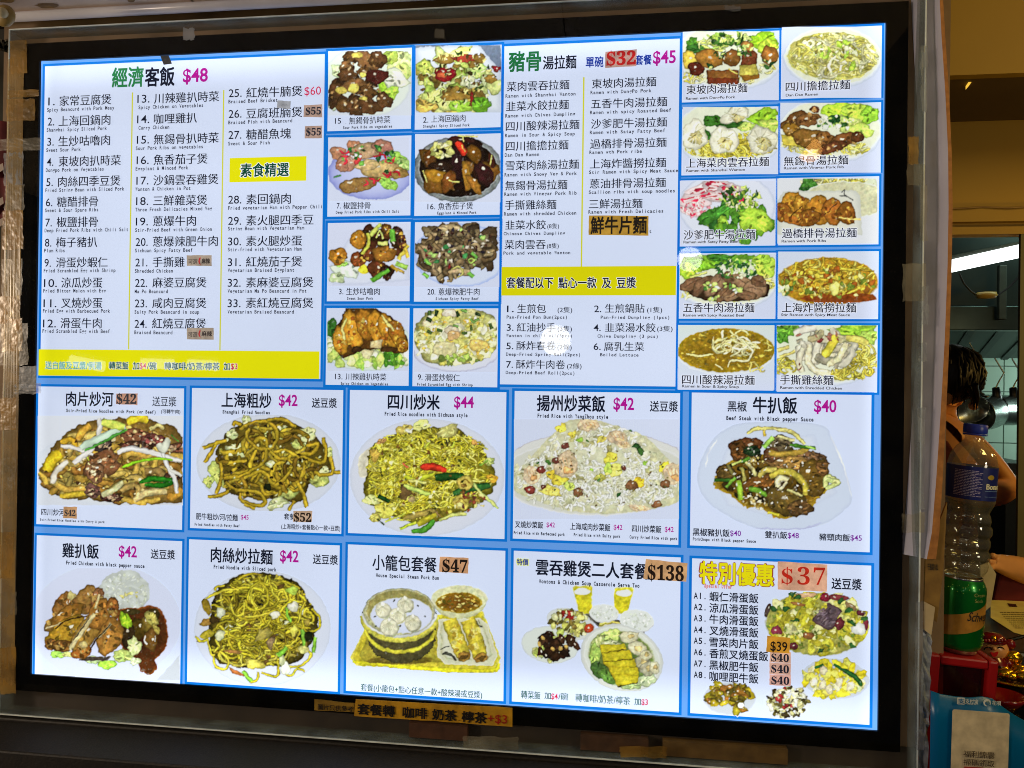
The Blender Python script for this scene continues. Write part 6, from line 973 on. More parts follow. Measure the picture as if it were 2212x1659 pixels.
MB().box((X0, YF + .002, Z0 + .003), (X0 + .003, 0.0028, Z1 - .003)).build('rim_wall', RIM, cover); MB().box((X1 - .003, YF + .002, Z0 + .003), (X1, 0.0028, Z1 - .003)).build('rim_wall', RIM, cover)
for lo, hi in (((X0, YF, Z1 - .0016), (X1, YF + .002, Z1)), ((X0, YF, Z0), (X1, YF + .002, Z0 + .0016)), ((X1 - .0014, YF, Z0 + .0016), (X1, YF + .002, Z1 - .0016)), ((X0, YF, Z0 + .0016), (X0 + .0012, YF + .002, Z1 - .0016))): MB().box(lo, hi).build('cut_edge', EDGE, cover)
TP = [clear_mat('clear_tape', (.93, .90, .82), refl=.05, rough=.3, haze=.16, hazecol=(214, 206, 180), bump=.35, bscale=60), clear_mat('yellow_tape', (.86, .70, .42), refl=.07, rough=.28, haze=.45, hazecol=(206, 160, 70), bump=.45, bscale=60), clear_mat('milky_tape', (.8, .82, .86), refl=.05, rough=.3, haze=.35, hazecol=(180, 186, 196), bump=.3, bscale=60)]
def tape(pts, m, Y=-.0312, wr=.0001, n=7):
    q_ = planes(pts, Y); mb = MB(); V = []; r_ = random.Random(int(q_[0][2] * 9999))
    for i in range(n + 1):
        for j in range(n + 1):
            a, b_ = i / n, j / n; p_ = q_[0] * (1 - a) * (1 - b_) + q_[1] * a * (1 - b_) + q_[2] * a * b_ + q_[3] * (1 - a) * b_
            e = .0012 if i in (0, n) or j in (0, n) else 0
            V.append((p_[0] + r_.gauss(0, e * .6), p_[1] - abs(r_.gauss(0, wr)), p_[2] + r_.gauss(0, e * .6)))
    mb.add(V, [(i * (n + 1) + j, (i + 1) * (n + 1) + j, (i + 1) * (n + 1) + j + 1, i * (n + 1) + j + 1) for i in range(n) for j in range(n)]); return mb.build('tape', m, cover)
tape([(17, 128), (52, 122), (30, 1480), (-6, 1480)], clear_mat('yellowed_film', (.9, .84, .66), refl=.04, rough=.25, haze=.5, hazecol=(186, 152, 92), bump=.4, bscale=14), n=16)
for x0, y0, x1, y1, m in ((22, 88, 58, 160, 1), (18, 195, 84, 210, 1), (14, 215, 76, 262, 1), (0, 300, 88, 326, 0), (10, 400, 52, 455, 0), (6, 455, 50, 540, 1), (4, 560, 48, 640, 0), (2, 690, 48, 760, 1), (0, 700, 60, 790, 0), (40, 792, 78, 840, 2), (30, 830, 88, 852, 2), (0, 860, 34, 930, 1), (0, 990, 34, 1060, 0), (0, 1150, 30, 1250, 1), (0, 1280, 36, 1330, 0), (0, 1400, 34, 1500, 1), (0, 640, 44, 700, 1), (8, 330, 50, 400, 2)): tape([(x0, y0), (x1, y0 - 2), (x1, y1 - 2), (x0, y1)], TP[m])
for x0, y0, x1, y1, m in ((1962, 295, 1984, 355, 1), (1960, 355, 1998, 400, 0), (1990, 100, 2004, 240, 2), (1988, 400, 2003, 520, 0), (1950, 570, 2000, 650, 0), (1984, 740, 2002, 780, 2), (1984, 880, 1998, 1100, 2), (1948, 1110, 1998, 1150, 0), (1978, 1300, 1995, 1620, 2), (1990, 620, 2006, 700, 2)): tape([(x0, y0), (x1, y0 - 1), (x1 - 1, y1), (x0, y1 + 1)], TP[m])
for x0, y0, x1, y1, m in ((1000, 1590, 1120, 1618, 0), (1340, 1612, 1440, 1636, 1), (396, 60, 420, 86, 2), (940, 62, 960, 82, 0), (1565, 12, 1600, 22, 2)): tape([(x0, y0), (x1, y0 + 2), (x1, y1 + 2), (x0, y1)], TP[m])
q_ = planes([L1(952, 26), L1(1012, 26), L1(1034, 82), L1(976, 90)], -.006); mb = MB().add([tuple(p) for p in q_] + [(p[0], p[1] + .0006, p[2]) for p in q_], [(3,2,1,0),(4,5,6,7),(0,1,5,4),(1,2,6,5),(2,3,7,6),(3,0,4,7)]); mb.build('grey_tape', mat('grey_tape', (92, 98, 108), rough=.4, col2=(60, 66, 76), scale=40), cover)
# offcuts of brown packing board lying in the gap under the frame
for x0, x1, y0, y1, c in ((885, 1010, 1570, 1605, (84, 52, 34)), (1254, 1400, 1606, 1640, (80, 54, 36)), (1432, 1700, 1610, 1655, (104, 78, 38))):
    a = P3(x0, y0, -.008); b_ = P3(x1, y1, -.008); MB().box((a.x, -.012, -.027), (b_.x, .0025, -.004)).build('packing_strip', mat('packing_%d' % x0, c, rough=.7, var=.3, scale=50), cover)

# ---- bowed pale board at the right with its tan cut edge
ex = [(2028, -40), (2034, 80), (2042, 200), (2048, 330), (2049, 450), (2047, 570), (2041, 730), (2032, 890), (2022, 1040), (2013, 1150), (2002, 1208)]
fb = thing('foam_board', 'tall pale bowed board standing edge-on, right of the menu board, with a tan cut edge', 'board', tuple(P3(2002, 1208, -.03)))
V = []; n = len(ex); DEP = [(-.030, 0), (-.023, -.0035), (-.013, -.011), (.002, -.026)]
for x, y in ex:
    p_ = P3(x, y, -.03)
    for dy, dx in DEP: V.append((p_.x + dx, dy, p_.z))
mb = MB(); mb.add(V, [(i*4+j, i*4+j+1, (i+1)*4+j+1, (i+1)*4+j) for i in range(n-1) for j in range(3)]); o = mb.build('face', mat('pale_board', (196, 192, 208), rough=.45, var=.12, scale=6), fb, smooth=True)
V = []; wd = [7, 8, 8, 8, 9, 9, 10, 12, 14, 16, 20]
for (x, y), w_ in zip(ex, wd):
    p_ = P3(x, y, -.0305); q_ = P3(x + w_, y, -.0305); V += [(p_.x, -.0305, p_.z), (q_.x, -.0305, q_.z), (q_.x, .002, q_.z), (p_.x, .002, p_.z)]
mb = MB(); mb.add(V, [(i*4+j, i*4+(j+1) % 4, (i+1)*4+(j+1) % 4, (i+1)*4+j) for i in range(n-1) for j in (0, 1, 2)]); mb.build('cut_edge', mat('tan_board_edge', (190, 128, 66), rough=.7, col2=(150, 98, 52), scale=80), fb)
# cardboard below it
cb = thing('cardboard_flap', 'brown cardboard flap with dark printed marks, hanging below the bowed board', 'cardboard', tuple(P3(2020, 1340, -.02)))
q_ = [P3(x, y, -.026) for x, y in ((2000, 1200), (2046, 1085), (2038, 1230), (2024, 1345), (1996, 1320))]; m_ = len(q_)
V = [tuple(p) for p in q_] + [(p.x, p.y + .004, p.z) for p in q_]; MB().add(V, [tuple(range(m_))[::-1], tuple(range(m_, 2*m_))] + [(i, (i+1) % m_, (i+1) % m_ + m_, i + m_) for i in range(m_)]).build('flap', mat('cardboard', (150, 116, 56), rough=.8, col2=(118, 88, 44), scale=40, bump=.2), cb)
ik = Ink(.0272); ik.text('千島湖八仙', 2004, 1224, 2026, 14, (40, 34, 24), 'c', .02); mk = ik.build('printed_marks', M_PAPER, cb); BASED.add(mk.name); mk.data.transform(Matrix.Translation(-cb.location))
mb = MB(); q_ = [P3(x, y, -.029) for x, y in ((1997, 1300), (2020, 1312), (2012, 1372), (1998, 1362))]; V = [tuple(p) for p in q_] + [(p.x, p.y + .002, p.z) for p in q_]; mb.add(V, [(3,2,1,0),(4,5,6,7),(0,1,5,4),(1,2,6,5),(2,3,7,6),(3,0,4,7)]); mb.build('paper_tab', mat('old_paper', (196, 176, 140), rough=.7), cb)
fo = thing('foil_strip', 'crumpled silvery plastic strip beside the lower right rim of the cover', 'plastic strip', tuple(P3(2003, 1500, -.02)))
V = []; rr = random.Random(4)
for i in range(26):
    y = 1360 + i * 12
    for x in (1994, 2000, 2006, 2013): p_ = P3(x - (y - 1360) * .035 + rr.gauss(0, .5), y, -.024); V.append((p_.x, -.024 + rr.gauss(0, .0016), p_.z))
MB().add(V, [(i*4+j, (i+1)*4+j, (i+1)*4+j+1, i*4+j+1) for i in range(25) for j in range(3)]).build('film', mat('silver_film', (170, 176, 186), rough=.28, var=.4, scale=60, metal=.3), fo, solid=.0004)

# ---- far left: dark recess, hanging cloth, foil
st(MB().box((-1.2, .3, -1.4), (-.02, .32, 1.6)).build('back_wall', mat('dark_wall', (40, 38, 30), rough=.8, var=.5, scale=3)))
cl = thing('red_cloth', 'dark red printed cloth with pale stripes hanging at the far left', 'cloth', tuple(P3(4, 420, .02)))
V = []; 
for i in range(9):
    for j in range(14): a = P3(-60 + i * 9.5, 262 + j * 17, -.02); V.append((a.x, -.02 + .004 * math.sin(i * 1.7 + j * .3), a.z))
MB().add(V, [(i*14+j, (i+1)*14+j, (i+1)*14+j+1, i*14+j+1) for i in range(8) for j in range(13)]).build('fabric', mat('maroon_cloth', (92, 20, 26), rough=.8, var=.3), cl, smooth=True)
for y in (352, 425, 470): 
    q_ = [P3(x, yy, -.026) for x, yy in ((-30, y + 22), (6, y), (8, y + 14), (-30, y + 40))]; MB().add([tuple(p) for p in q_], [(3, 2, 1, 0)]).build('stripe', mat('cloth_stripe', (176, 160, 150), rough=.8), cl)
sf = thing('crumpled_foil', 'crumpled dark foil tucked under the soffit at the far left', 'foil', tuple(P3(10, 95, .0)))
V = [tuple(P3(-20 + 4 * i, 78 + 5 * j + i * 1.2, -.01 + rr.gauss(0, .004))) for i in range(11) for j in range(6)]; MB().add(V, [(i*6+j, (i+1)*6+j, (i+1)*6+j+1, i*6+j+1) for i in range(10) for j in range(5)]).build('sheet', mat('dark_foil', (110, 108, 96), rough=.25, metal=.9), sf)

# ------------------------------------------------------------------ stall interior right of the board
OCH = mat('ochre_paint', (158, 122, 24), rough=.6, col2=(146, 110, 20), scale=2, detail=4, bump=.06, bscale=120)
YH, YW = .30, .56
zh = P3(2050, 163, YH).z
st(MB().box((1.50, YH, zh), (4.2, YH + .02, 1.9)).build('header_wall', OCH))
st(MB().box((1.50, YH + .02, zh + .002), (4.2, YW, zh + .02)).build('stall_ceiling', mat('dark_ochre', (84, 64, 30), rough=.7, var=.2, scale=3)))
zb0 = P3(2050, 447, YW).z; zb1 = P3(2050, 482, YW).z; zb2 = P3(2050, 492, YW).z; zb3 = P3(2050, 508, YW).z
st(MB().box((1.50, YW, zb0), (4.2, YW + .03, zh + .02)).build('window_wall', OCH))
st(MB().box((1.50, YW - .012, zb1), (4.2, YW + .03, zb0 - .001)).box((1.50, YW + .006, zb2), (4.2, YW + .03, zb1)).box((1.50, YW - .006, zb3), (4.2, YW + .03, zb2)).build('window_head', OCH))
st(MB().tube([P3(2030, 452, YW - .014), P3(2090, 449, YW - .016), P3(2120, 447, YW - .014), P3(2180, 449, YW - .016), P3(2260, 444, YW - .014)], .0022, 8).build('cable', mat('painted_cable', (130, 98, 40), rough=.5)))
st(MB().box((1.50, YW, -.9), (1.52, YW + .03, zb3)).build('window_jamb', OCH)); px = P3(2203, 900, YW).x
st(MB().box((px - .004, YW - .004, -.9), (px + .5, YW + .004, zb3)).build('door_post', mat('olive_post', (92, 84, 40), rough=.6, var=.15, scale=5)))
lm = thing('ceiling_lamp', 'small glowing yellow lamp edge peeping below the ochre header', 'lamp', tuple(P3(2105, 175, .34)))
q_ = [P3(x, y, .34) for x, y in ((2092, 185), (2092, 172), (2100, 150), (2122, 150))]; V = [tuple(p) for p in q_] + [(p.x + .004, p.y + .02, p.z) for p in q_]
MB().add(V, [(3,2,1,0),(4,5,6,7),(0,1,5,4),(1,2,6,5),(2,3,7,6),(3,0,4,7)]).build('shade', lamp_mat('lamp_yellow', (255, 200, 70), 1.0), lm)

# kitchen beyond the opening
YK = 2.5
KT = mat('kitchen_grout', (70, 92, 84), rough=.6); TL = mat('kitchen_tile', (150, 178, 166), rough=.22, var=.12, scale=4)
kw = MB().box((1.4, YK, -1.4), (5.4, YK + .05, 2.4)).build('kitchen_wall', KT); st(kw)
z0 = P3(2130, 1010, YK).z; z1 = P3(2130, 775, YK).z; tx_ = P3(2050, 900, YK).x; tw = .118; me0 = None
for i in range(-1, 9):
    for j in range(-1, 5):
        x = tx_ + i * tw; z = z0 + j * tw
        if me0 is None: o = MB().box((0, 0, 0), (tw - .005, .006, tw - .005)).build('tile', TL, kw, bevel=.0015); me0 = o.data; o.location = (x, YK - .006, z)
        else: o = bpy.data.objects.new('tile', me0); COL.objects.link(o); o.parent = kw; o.location = (x, YK - .006, z)
st(MB().box((1.2, .9, 1.62), (5.5, 3.2, 1.66)).build('kitchen_ceiling', mat('kitchen_ceiling_paint', (90, 100, 84), rough=.7, var=.2, scale=2)))
hood = thing('range_hood', 'dark steel range hood with slanted filter slats above the pans', 'range hood', (2.9, 2.1, .9))
hz1 = P3(2130, 720, 1.9).z; hz0 = P3(2130, 770, 2.3).z
MB().box((1.7, 1.75, hz1), (4.6, 1.80, hz1 + .09)).build('lip', mat('brushed_steel', (60, 72, 69), rough=.3, metal=.85, var=.2, scale=8), hood, bevel=.003)
MB().add([(1.7, 1.80, hz1 + .02), (4.6, 1.80, hz1 + .02), (4.6, 2.45, hz0), (1.7, 2.45, hz0), (1.7, 1.80, hz1 + .35), (4.6, 1.80, hz1 + .35), (4.6, 2.45, hz1 + .35), (1.7, 2.45, hz1 + .35)], [(0,3,2,1),(4,5,6,7),(0,1,5,4),(2,3,7,6),(1,2,6,5),(3,0,4,7)]).build('canopy', mat('greasy_steel', (34, 44, 41), rough=.45, metal=.6, var=.35, scale=4), hood)
for i in range(12):
    x = 2.15 + i * .11; MB().add([(x, 1.82, hz1 + .012), (x + .03, 1.82, hz1 + .012), (x + .23, 2.44, hz0 - .008), (x + .2, 2.44, hz0 - .008)], [(0, 3, 2, 1)]).build('slat', mat('filter_slat', (32, 42, 40), rough=.5, metal=.5), hood, solid=.008)
tb = thing('fluorescent_tube', 'bright white fluorescent tube slanting across the kitchen opening', 'fluorescent lamp', tuple(P3(2130, 560, 1.5)))
MB().tube([P3(2040, 578, 1.62), P3(2209, 541, 1.5)], .0225, 16).build('tube', lamp_mat('tube_white', (245, 255, 252), 3.0), tb, smooth=True)
MB().tube([P3(2034, 562, 1.72), P3(2230, 522, 1.60)], .011, 8).build('batten', mat('batten_grey', (90, 96, 84), rough=.5), tb)
wr = mat('black_wire', (14, 14, 14), rough=.5)
sd = thing('ceiling_fitting', 'yellowed oval fitting hung on two black wires below the fluorescent tube', 'fitting', tuple(P3(2130, 638, 1.6)))
MB().lathe([(.001, -.012), (.03, -.010), (.036, 0), (.032, .010), (.001, .012)], 24, mtx=Matrix.Translation(P3(2131, 638, 1.6)) @ Matrix.Diagonal((.95, .8, 1, 1))).build('body', mat('yellow_fitting', (176, 150, 74), rough=.4), sd, smooth=True)
MB().tube([P3(2072, 590, 1.6), P3(2082, 612, 1.6), P3(2096, 628, 1.6), P3(2114, 640, 1.6)], .003, 6).build('wire', wr, sd); MB().tube([P3(2206, 592, 1.6), P3(2190, 610, 1.6), P3(2178, 622, 1.6), P3(2152, 640, 1.6)], .003, 6).build('wire', wr, sd)
vt = thing('vent_pipe', 'grey-green rectangular duct standing behind the hanging fitting', 'duct', tuple(P3(2166, 640, 1.9)))
MB().box(tuple(P3(2158, 690, 1.72)), tuple(P3(2176, 590, 1.72) + Vector((0, .02, .03)))).build('duct', mat('duct_green', (44, 54, 46), rough=.5, var=.3), vt, bevel=.003)

# hanging saucepans
STL = mat('pan_steel', (150, 160, 156), rough=.24, metal=.9, var=.25, scale=12)
def pan(label, cx, cy, r, depth, ax, hx0, hy0, Y=2.15, grp='saucepans hanging from the hood'):
    c0 = P3(cx, cy, Y); t_ = thing('saucepan', label, 'saucepan', tuple(c0), group=grp); R_ = Matrix.Translation(c0) @ Vector(ax).to_track_quat('Z', 'Y').to_matrix().to_4x4()
    MB().lathe([(.001, 0), (r * .9, 0), (r * .97, .006), (r, .02), (r, depth * .95), (r * 1.04, depth), (r * .96, depth), (r * .94, .02), (.001, .012)], 36, mtx=R_).build('pot', STL, t_, smooth=True)
    h0 = P3(hx0, hy0 + 44, Y - .02); h1 = P3(hx0 + 2, hy0, Y - .04)
    MB().tube([c0 + (h0 - c0) * .55, h0], .008, 8).build('bracket', STL, t_); hd = MB().tube([h0, h0.lerp(h1, .5) + Vector((.008, 0, 0)), h1], [.012, .017, .013], 10).build('handle', mat('black_handle', (14, 14, 14), rough=.4), t_, smooth=True)
    MB().tube([h1, h1 + Vector((.014, 0, .03)), h1 + Vector((.03, 0, .06)), h1 + Vector((0, .01, .12))], .003, 6).build('hook', STL, t_)
pan('leftmost hanging saucepan, half hidden behind the bowed head', 2103, 876, .066, .11, (-.5, -.85, 0), 2092, 800)
pan('middle hanging saucepan with one black handle upright', 2142, 888, .070, .12, (-.75, -.6, -.1), 2149, 838, 2.05)
pan('rightmost hanging saucepan by the olive post', 2196, 886, .062, .12, (-.92, -.4, 0), 2186, 838, 2.1)
sh = thing('kitchen_shelf', 'dark appliance with pale rails beside the elbow, low in the kitchen', 'appliance', tuple(P3(2190, 1060, 1.9)))
MB().box(tuple(P3(2170, 1300, 1.75)), tuple(P3(2240, 1002, 1.75) + Vector((0, .4, 0)))).build('body', mat('dark_appliance', (20, 24, 24), rough=.4), sh)
for y in (1028, 1060): a = P3(2178, y, 1.745); MB().box((a.x, a.y - .006, a.z - .004), (a.x + .12, a.y, a.z + .004)).build('rail', mat('pale_rail', (150, 170, 168), rough=.35), sh)
st(MB().box((1.5, 2.30, -1.4), (5.2, 2.5, z0 - .02)).build('kitchen_unit', mat('unit_dark', (22, 28, 26), rough=.5)))

# ------------------------------------------------------------------ people
SK = mat('skin', (214, 150, 88), rough=.5, var=.08, scale=18)
def skin(name, verts, edges, radii, m, parent, sub=2):
    me = bpy.data.meshes.new(name); base = parent.location
    me.from_pydata([tuple(Vector(v) - base) for v in verts], edges, []); o = bpy.data.objects.new(name, me); COL.objects.link(o); o.parent = parent; me.materials.append(m); BASED.add(o.name)
    md = o.modifiers.new('skin', 'SKIN'); md.use_smooth_shade = True
    for i, r_ in enumerate(radii): me.skin_vertices[0].data[i].radius = (r_, r_) if not hasattr(r_, '__len__') else r_
    me.skin_vertices[0].data[0].use_root = True; s_ = o.modifiers.new('sub', 'SUBSURF'); s_.levels = sub; s_.render_levels = sub; return o
YP = .95
A = lambda x, y, Y=YP: P3(x, y, Y)
per = thing('person', 'cook with short black hair bowed down, bare arm bent behind the water bottle', 'person', tuple(A(1990, 1500, YP + .1)))
pts = [A(1985, 1500), A(1985, 1250), A(1985, 1040), A(1990, 915, YP + .03), A(2015, 872, YP - .02), A(2040, 846, YP - .05),   # pelvis, waist, chest, upper chest, neck, skull base
       A(2062, 818, YP - .07), A(2082, 850, YP - .09),                                                   # head
       A(2030, 915, YP - .04), A(2118, 985, YP - .06), A(2178, 1062, YP - .11), A(2110, 1068, YP - .18), A(2050, 1052, YP - .21), A(2026, 1046, YP - .22),  # left shoulder, upper arm, elbow, forearm, wrist, palm
       A(1935, 915, YP + .06), A(1900, 1040, YP), A(1960, 1070, YP - .12),
       A(2008, 1052, YP - .24), A(1996, 1048, YP - .25), A(2010, 1040, YP - .24), A(1998, 1034, YP - .25), A(2020, 1032, YP - .235), A(2014, 1020, YP - .245), A(2008, 1064, YP - .23), A(1998, 1070, YP - .24)]
ed = [(0,1),(1,2),(2,3),(3,4),(4,5),(5,6),(6,7),(3,8),(8,9),(9,10),(10,11),(11,12),(12,13),(3,14),(14,15),(15,16),(13,17),(17,18),(13,19),(19,20),(13,21),(21,22),(13,23),(23,24)]
rad = [.15, .13, .14, .085, .05, .055, .082, .058, .052, .041, .040, .037, .025, .026, .05, .04, .03, .008, .007, .008, .007, .008, .007, .008, .007]
skin('body', pts, ed, rad, SK, per)
# hair: a cap over the skull with ragged fringe locks
hc = A(2046, 808, YP - .07); hm = mat('black_hair', (16, 13, 12), rough=.5, var=.4, scale=90, bump=.12, bscale=240)
mb = MB(); pr = [(max(1e-4, math.sin(math.pi * i / 12)) * .080, -math.cos(math.pi * i / 12) * .080) for i in range(3, 13)]
mb.lathe(pr, 28, mtx=Matrix.Translation(hc) @ Euler((.2, .55, 0)).to_matrix().to_4x4() @ Matrix.Diagonal((.95, 1.05, 1.0, 1)), fn=lambda a, z: 1 + .035 * math.sin(a * 9 + z * 40))
r_ = random.Random(5)
for i in range(170):
    t_ = r_.uniform(0, 6.28); el = r_.uniform(-.1, 1.1); k2 = r_.uniform(.45, .95)
    def sp(e_, R_): return hc + Vector((math.cos(t_ + k2 * .1) * math.cos(e_), math.sin(t_) * math.cos(e_), math.sin(e_))) * R_
    mb.tube([sp(el, .078), sp(el - k2 * .5, .083 + r_.uniform(0, .003)), sp(el - k2, .080), sp(el - k2, .080) + Vector((r_.gauss(0, .004), 0, -.014))], [.0045, .0045, .003, .0004], 5, cap=False)
for i in range(9): a = A(2096 + r_.gauss(0, 4), 830 + r_.gauss(0, 5), YP - .13 + r_.gauss(0, .02)); b_ = A(2100 + r_.gauss(0, 8), 876 + r_.gauss(0, 8), YP - .14); mb.tube([a, a.lerp(b_, .5) + Vector((.006, 0, 0)), b_], [.008, .005, .0006], 5, cap=False)
mb.build('hair', hm, per, smooth=True)
f0 = A(2088, 866, YP - .12)
mb = MB(); mb.ball(f0 + Vector((.012, -.008, -.012)), .011, 10, sc_=(1.1, .8, 1)); mb.build('nose', SK, per, smooth=True); mb = MB(); mb.ball(A(2046, 858, YP - .125), .017, 12, sc_=(.8, .4, 1.2)); mb.build('ear', SK, per, smooth=True)
for dx in (-.004, .03): mb = MB(); mb.ball(f0 + Vector((dx, -.03, .012)), .006, 8, sc_=(1.5, .6, .5)); mb.build('eye', mat('eye_dark', (24, 18, 16), rough=.3), per, smooth=True)
# dark red patterned apron strap over the chest
mb = MB(); V = [A(x, y, YP - .145) for x, y in ((1930, 925), (2048, 952), (2106, 1040), (2150, 1620), (1930, 1620))]; V2 = [v + Vector((0, .03, 0)) for v in V]
mb.add([tuple(v) for v in V + V2], [(4,3,2,1,0),(5,6,7,8,9)] + [(i, (i+1) % 5, (i+1) % 5 + 5, i + 5) for i in range(5)]); mb.build('apron', mat('maroon_apron', (70, 16, 18), rough=.8, col2=(110, 40, 36), scale=120), per, bevel=.004)
p2 = thing('person', 'worker in dark red apron at the right edge, only a bare forearm showing', 'person', tuple(A(2330, 1500, .62)))
pts = [A(2345, 1600, .7), A(2345, 1420, .7), A(2345, 1250, .7), A(2345, 1100, .7), A(2345, 1010, .7), A(2345, 960, .7), A(2300, 1120, .66), A(2290, 1250, .6), A(2235, 1240, .55), A(2186, 1224, .51), A(2160, 1216, .49), A(2145, 1212, .475), A(2134, 1214, .468), A(2148, 1222, .47), A(2138, 1228, .462), A(2150, 1204, .475), A(2142, 1198, .468), A(2395, 1120, .72), A(2410, 1260, .7), A(2350, 1330, .6)]
ed = [(0,1),(1,2),(2,3),(3,4),(4,5),(3,6),(6,7),(7,8),(8,9),(9,10),(10,11),(11,12),(10,13),(13,14),(10,15),(15,16),(3,17),(17,18),(18,19)]
skin('body', pts, ed, [.13, .12, .13, .08, .045, .075, .045, .038, .033, .026, .022, .007, .006, .007, .006, .007, .006, .045, .038, .03], SK, p2)
V = [A(x, y, .535) for x, y in ((2160, 1240), (2215, 1228), (2420, 1240), (2420, 1560), (2150, 1560), (2146, 1300))]; V2 = [v + Vector((0, .02, 0)) for v in V]
mb = MB(); mb.add([tuple(v) for v in V + V2], [tuple(range(6))[::-1], tuple(range(6, 12))] + [(i, (i+1) % 6, (i+1) % 6 + 6, i + 6) for i in range(6)]); mb.build('apron', mat('red_apron', (92, 20, 20), rough=.8, var=.3, scale=9, bump=.3, bscale=18), p2, bevel=.005)
pl = thing('paper_cup', 'pale paper sheet held upright between the can and the red apron', 'paper', tuple(A(2125, 1300, .42)))
q_ = [A(x, y, .42) for x, y in ((2118, 1222), (2136, 1214), (2152, 1240), (2140, 1310), (2118, 1330))]; V = [tuple(p) for p in q_] + [(p.x, p.y + .003, p.z) for p in q_]; MB().add(V, [tuple(range(5))[::-1], tuple(range(5, 10))] + [(i, (i+1) % 5, (i+1) % 5 + 5, i + 5) for i in range(5)]).build('sheet', mat('cream_paper', (190, 176, 140), rough=.7), pl)
pl.name = 'paper_sheet'
# ------------------------------------------------------------------ things on the counter at the right
LEAN = math.radians(3.9)                                            # the little stack of things leans to the right
BX = P3(2064, 1403, .03); base_m = Matrix.Translation(BX) @ Matrix.Rotation(LEAN, 4, 'Y')
def place(t_): t_.matrix_basis = base_m @ t_.matrix_basis
def bend(ink_pts, R, z0, a0): return [(R * math.sin(a0 + s / R), -R * math.cos(a0 + s / R), z0 + z) for s, z in ink_pts]
def local(name, mb, m, parent, smooth=False, **k):
    """part built in the thing's own coordinates"""
    o = mesh_obj(name, mb.v, mb.f, m, parent, np.asarray(mb.c, float), smooth); BASED.add(o.name)
    if k.get('solid'): md = o.modifiers.new('thickness', 'SOLIDIFY'); md.thickness = k['solid']; md.offset = -1
    if k.get('bevel'): md = o.modifiers.new('bevel', 'BEVEL'); md.width = k['bevel']; md.segments = 2; md.limit_method = 'ANGLE'
    return o
def cyl_text(parent, s, a_mid, z, h, R, col, style='p', bold=0.0, slant=0.0, m=None, name='lettering', wide=1.0, aw=None):
    V, F = layout(s, style if style != 'c' else 'p', bold)
    if not len(V): return None
    em = h / .69; V = V * em; V[:, 0] *= wide; V[:, 0] += (V[:, 1]) * slant; V[:, 0] -= (V[:, 0].min() + V[:, 0].max()) / 2
    P_ = bend([(x, y) for x, y in V], R, z - h / 2, a_mid); o = mesh_obj(name, P_, F, m or M_PAPER, parent, np.broadcast_to(lin(col), (len(P_), 3))); BASED.add(o.name); return o
# ---- red stand with a clear window
rb = thing('red_stand', 'dark red box stand with a clear window, under the green can', 'box')
RD = mat('red_plastic', (150, 16, 18), rough=.32, var=.15, scale=10, coat=.2)
mb = MB(); W_, D_, H_ = .088, .075, .20; cx = -.004
for lo, hi in (((cx-W_/2-.004, -D_/2, -H_), (cx-W_/2+.012, D_/2, 0)), ((cx+W_/2-.010, -D_/2, -H_), (cx+W_/2+.004, D_/2, 0)), ((cx-W_/2+.012, -D_/2, -.014), (cx+W_/2-.010, D_/2, 0)), ((cx-W_/2+.012, -D_/2, -H_), (cx+W_/2-.010, D_/2, -H_+.02))): mb.box(lo, hi)
local('frame', mb, RD, rb, bevel=.003)
local('window', MB().box((cx-W_/2+.012, -D_/2+.010, -H_+.02), (cx+W_/2-.010, -D_/2+.012, -.014)), clear_mat('red_window', (.55, .20, .16), refl=.06, haze=.2, hazecol=(90, 10, 12)), rb)
local('gold_card', MB().box((cx+.008, -D_/2+.016, -.085), (cx+.030, -D_/2+.018, -.016)), mat('gold_card', (176, 140, 40), rough=.25, metal=.7, var=.5, scale=90, bump=.9, bscale=80), rb)
local('back_panel', MB().box((cx-W_/2+.012, D_/2-.006, -H_), (cx+W_/2-.010, D_/2-.004, -.014)), RD, rb)
place(rb)
# ---- green can
can = thing('drink_can', 'green soda can with a gold band, standing on the red stand under the bottle', 'can', (.001, 0, .0005))
CG = mat('can_green', (8, 122, 40), rough=.28, metal=.55, var=.12, scale=20, coat=.5); AL = mat('aluminium', (176, 178, 176), rough=.25, metal=.95, var=.1)
R_c = .033
local('shell', MB().lathe([(.028, .006), (.0315, .010), (R_c, .016), (R_c, .094), (.0325, .098), (.0295, .106), (.027, .110)], 48), CG, can, True)
local('base_rim', MB().lathe([(.001, .004), (.022, .003), (.025, 0), (.0265, .001), (.0285, .0065)], 48), AL, can, True); local('lid', MB().lathe([(.027, .1098), (.0275, .1125), (.0265, .1135), (.0255, .1115), (.001, .111)], 48), AL, can, True)
CAM_A = math.atan2(CAM_LOC[0] - BX.x, -(CAM_LOC[1] - BX.y))          # direction of the camera round the can's axis
def band(parent, name, a0, a1, zf0, zf1, R, m, c, n=24):
    V = []; 
    for i in range(n + 1):
        a = a0 + (a1 - a0) * i / n; V += [(R * math.sin(a), -R * math.cos(a), zf0(i / n)), (R * math.sin(a), -R * math.cos(a), zf1(i / n))]
    o = mesh_obj(name, V, [(2*i, 2*i+2, 2*i+3, 2*i+1) for i in range(n)], m, parent, np.broadcast_to(lin(c), (len(V), 3)), True); BASED.add(o.name); return o
GOLD = (176, 122, 36)
band(can, 'gold_band', CAM_A - .95, CAM_A + 1.9, lambda t: .024 + .030 * t ** 1.3, lambda t: .053 + .034 * t ** 1.3, R_c + .0002, M_PAPER, GOLD)
band(can, 'barcode_patch', CAM_A - 1.42, CAM_A - 1.16, lambda t: .064, lambda t: .090, R_c + .0003, M_PAPER, (170, 176, 160), 6)
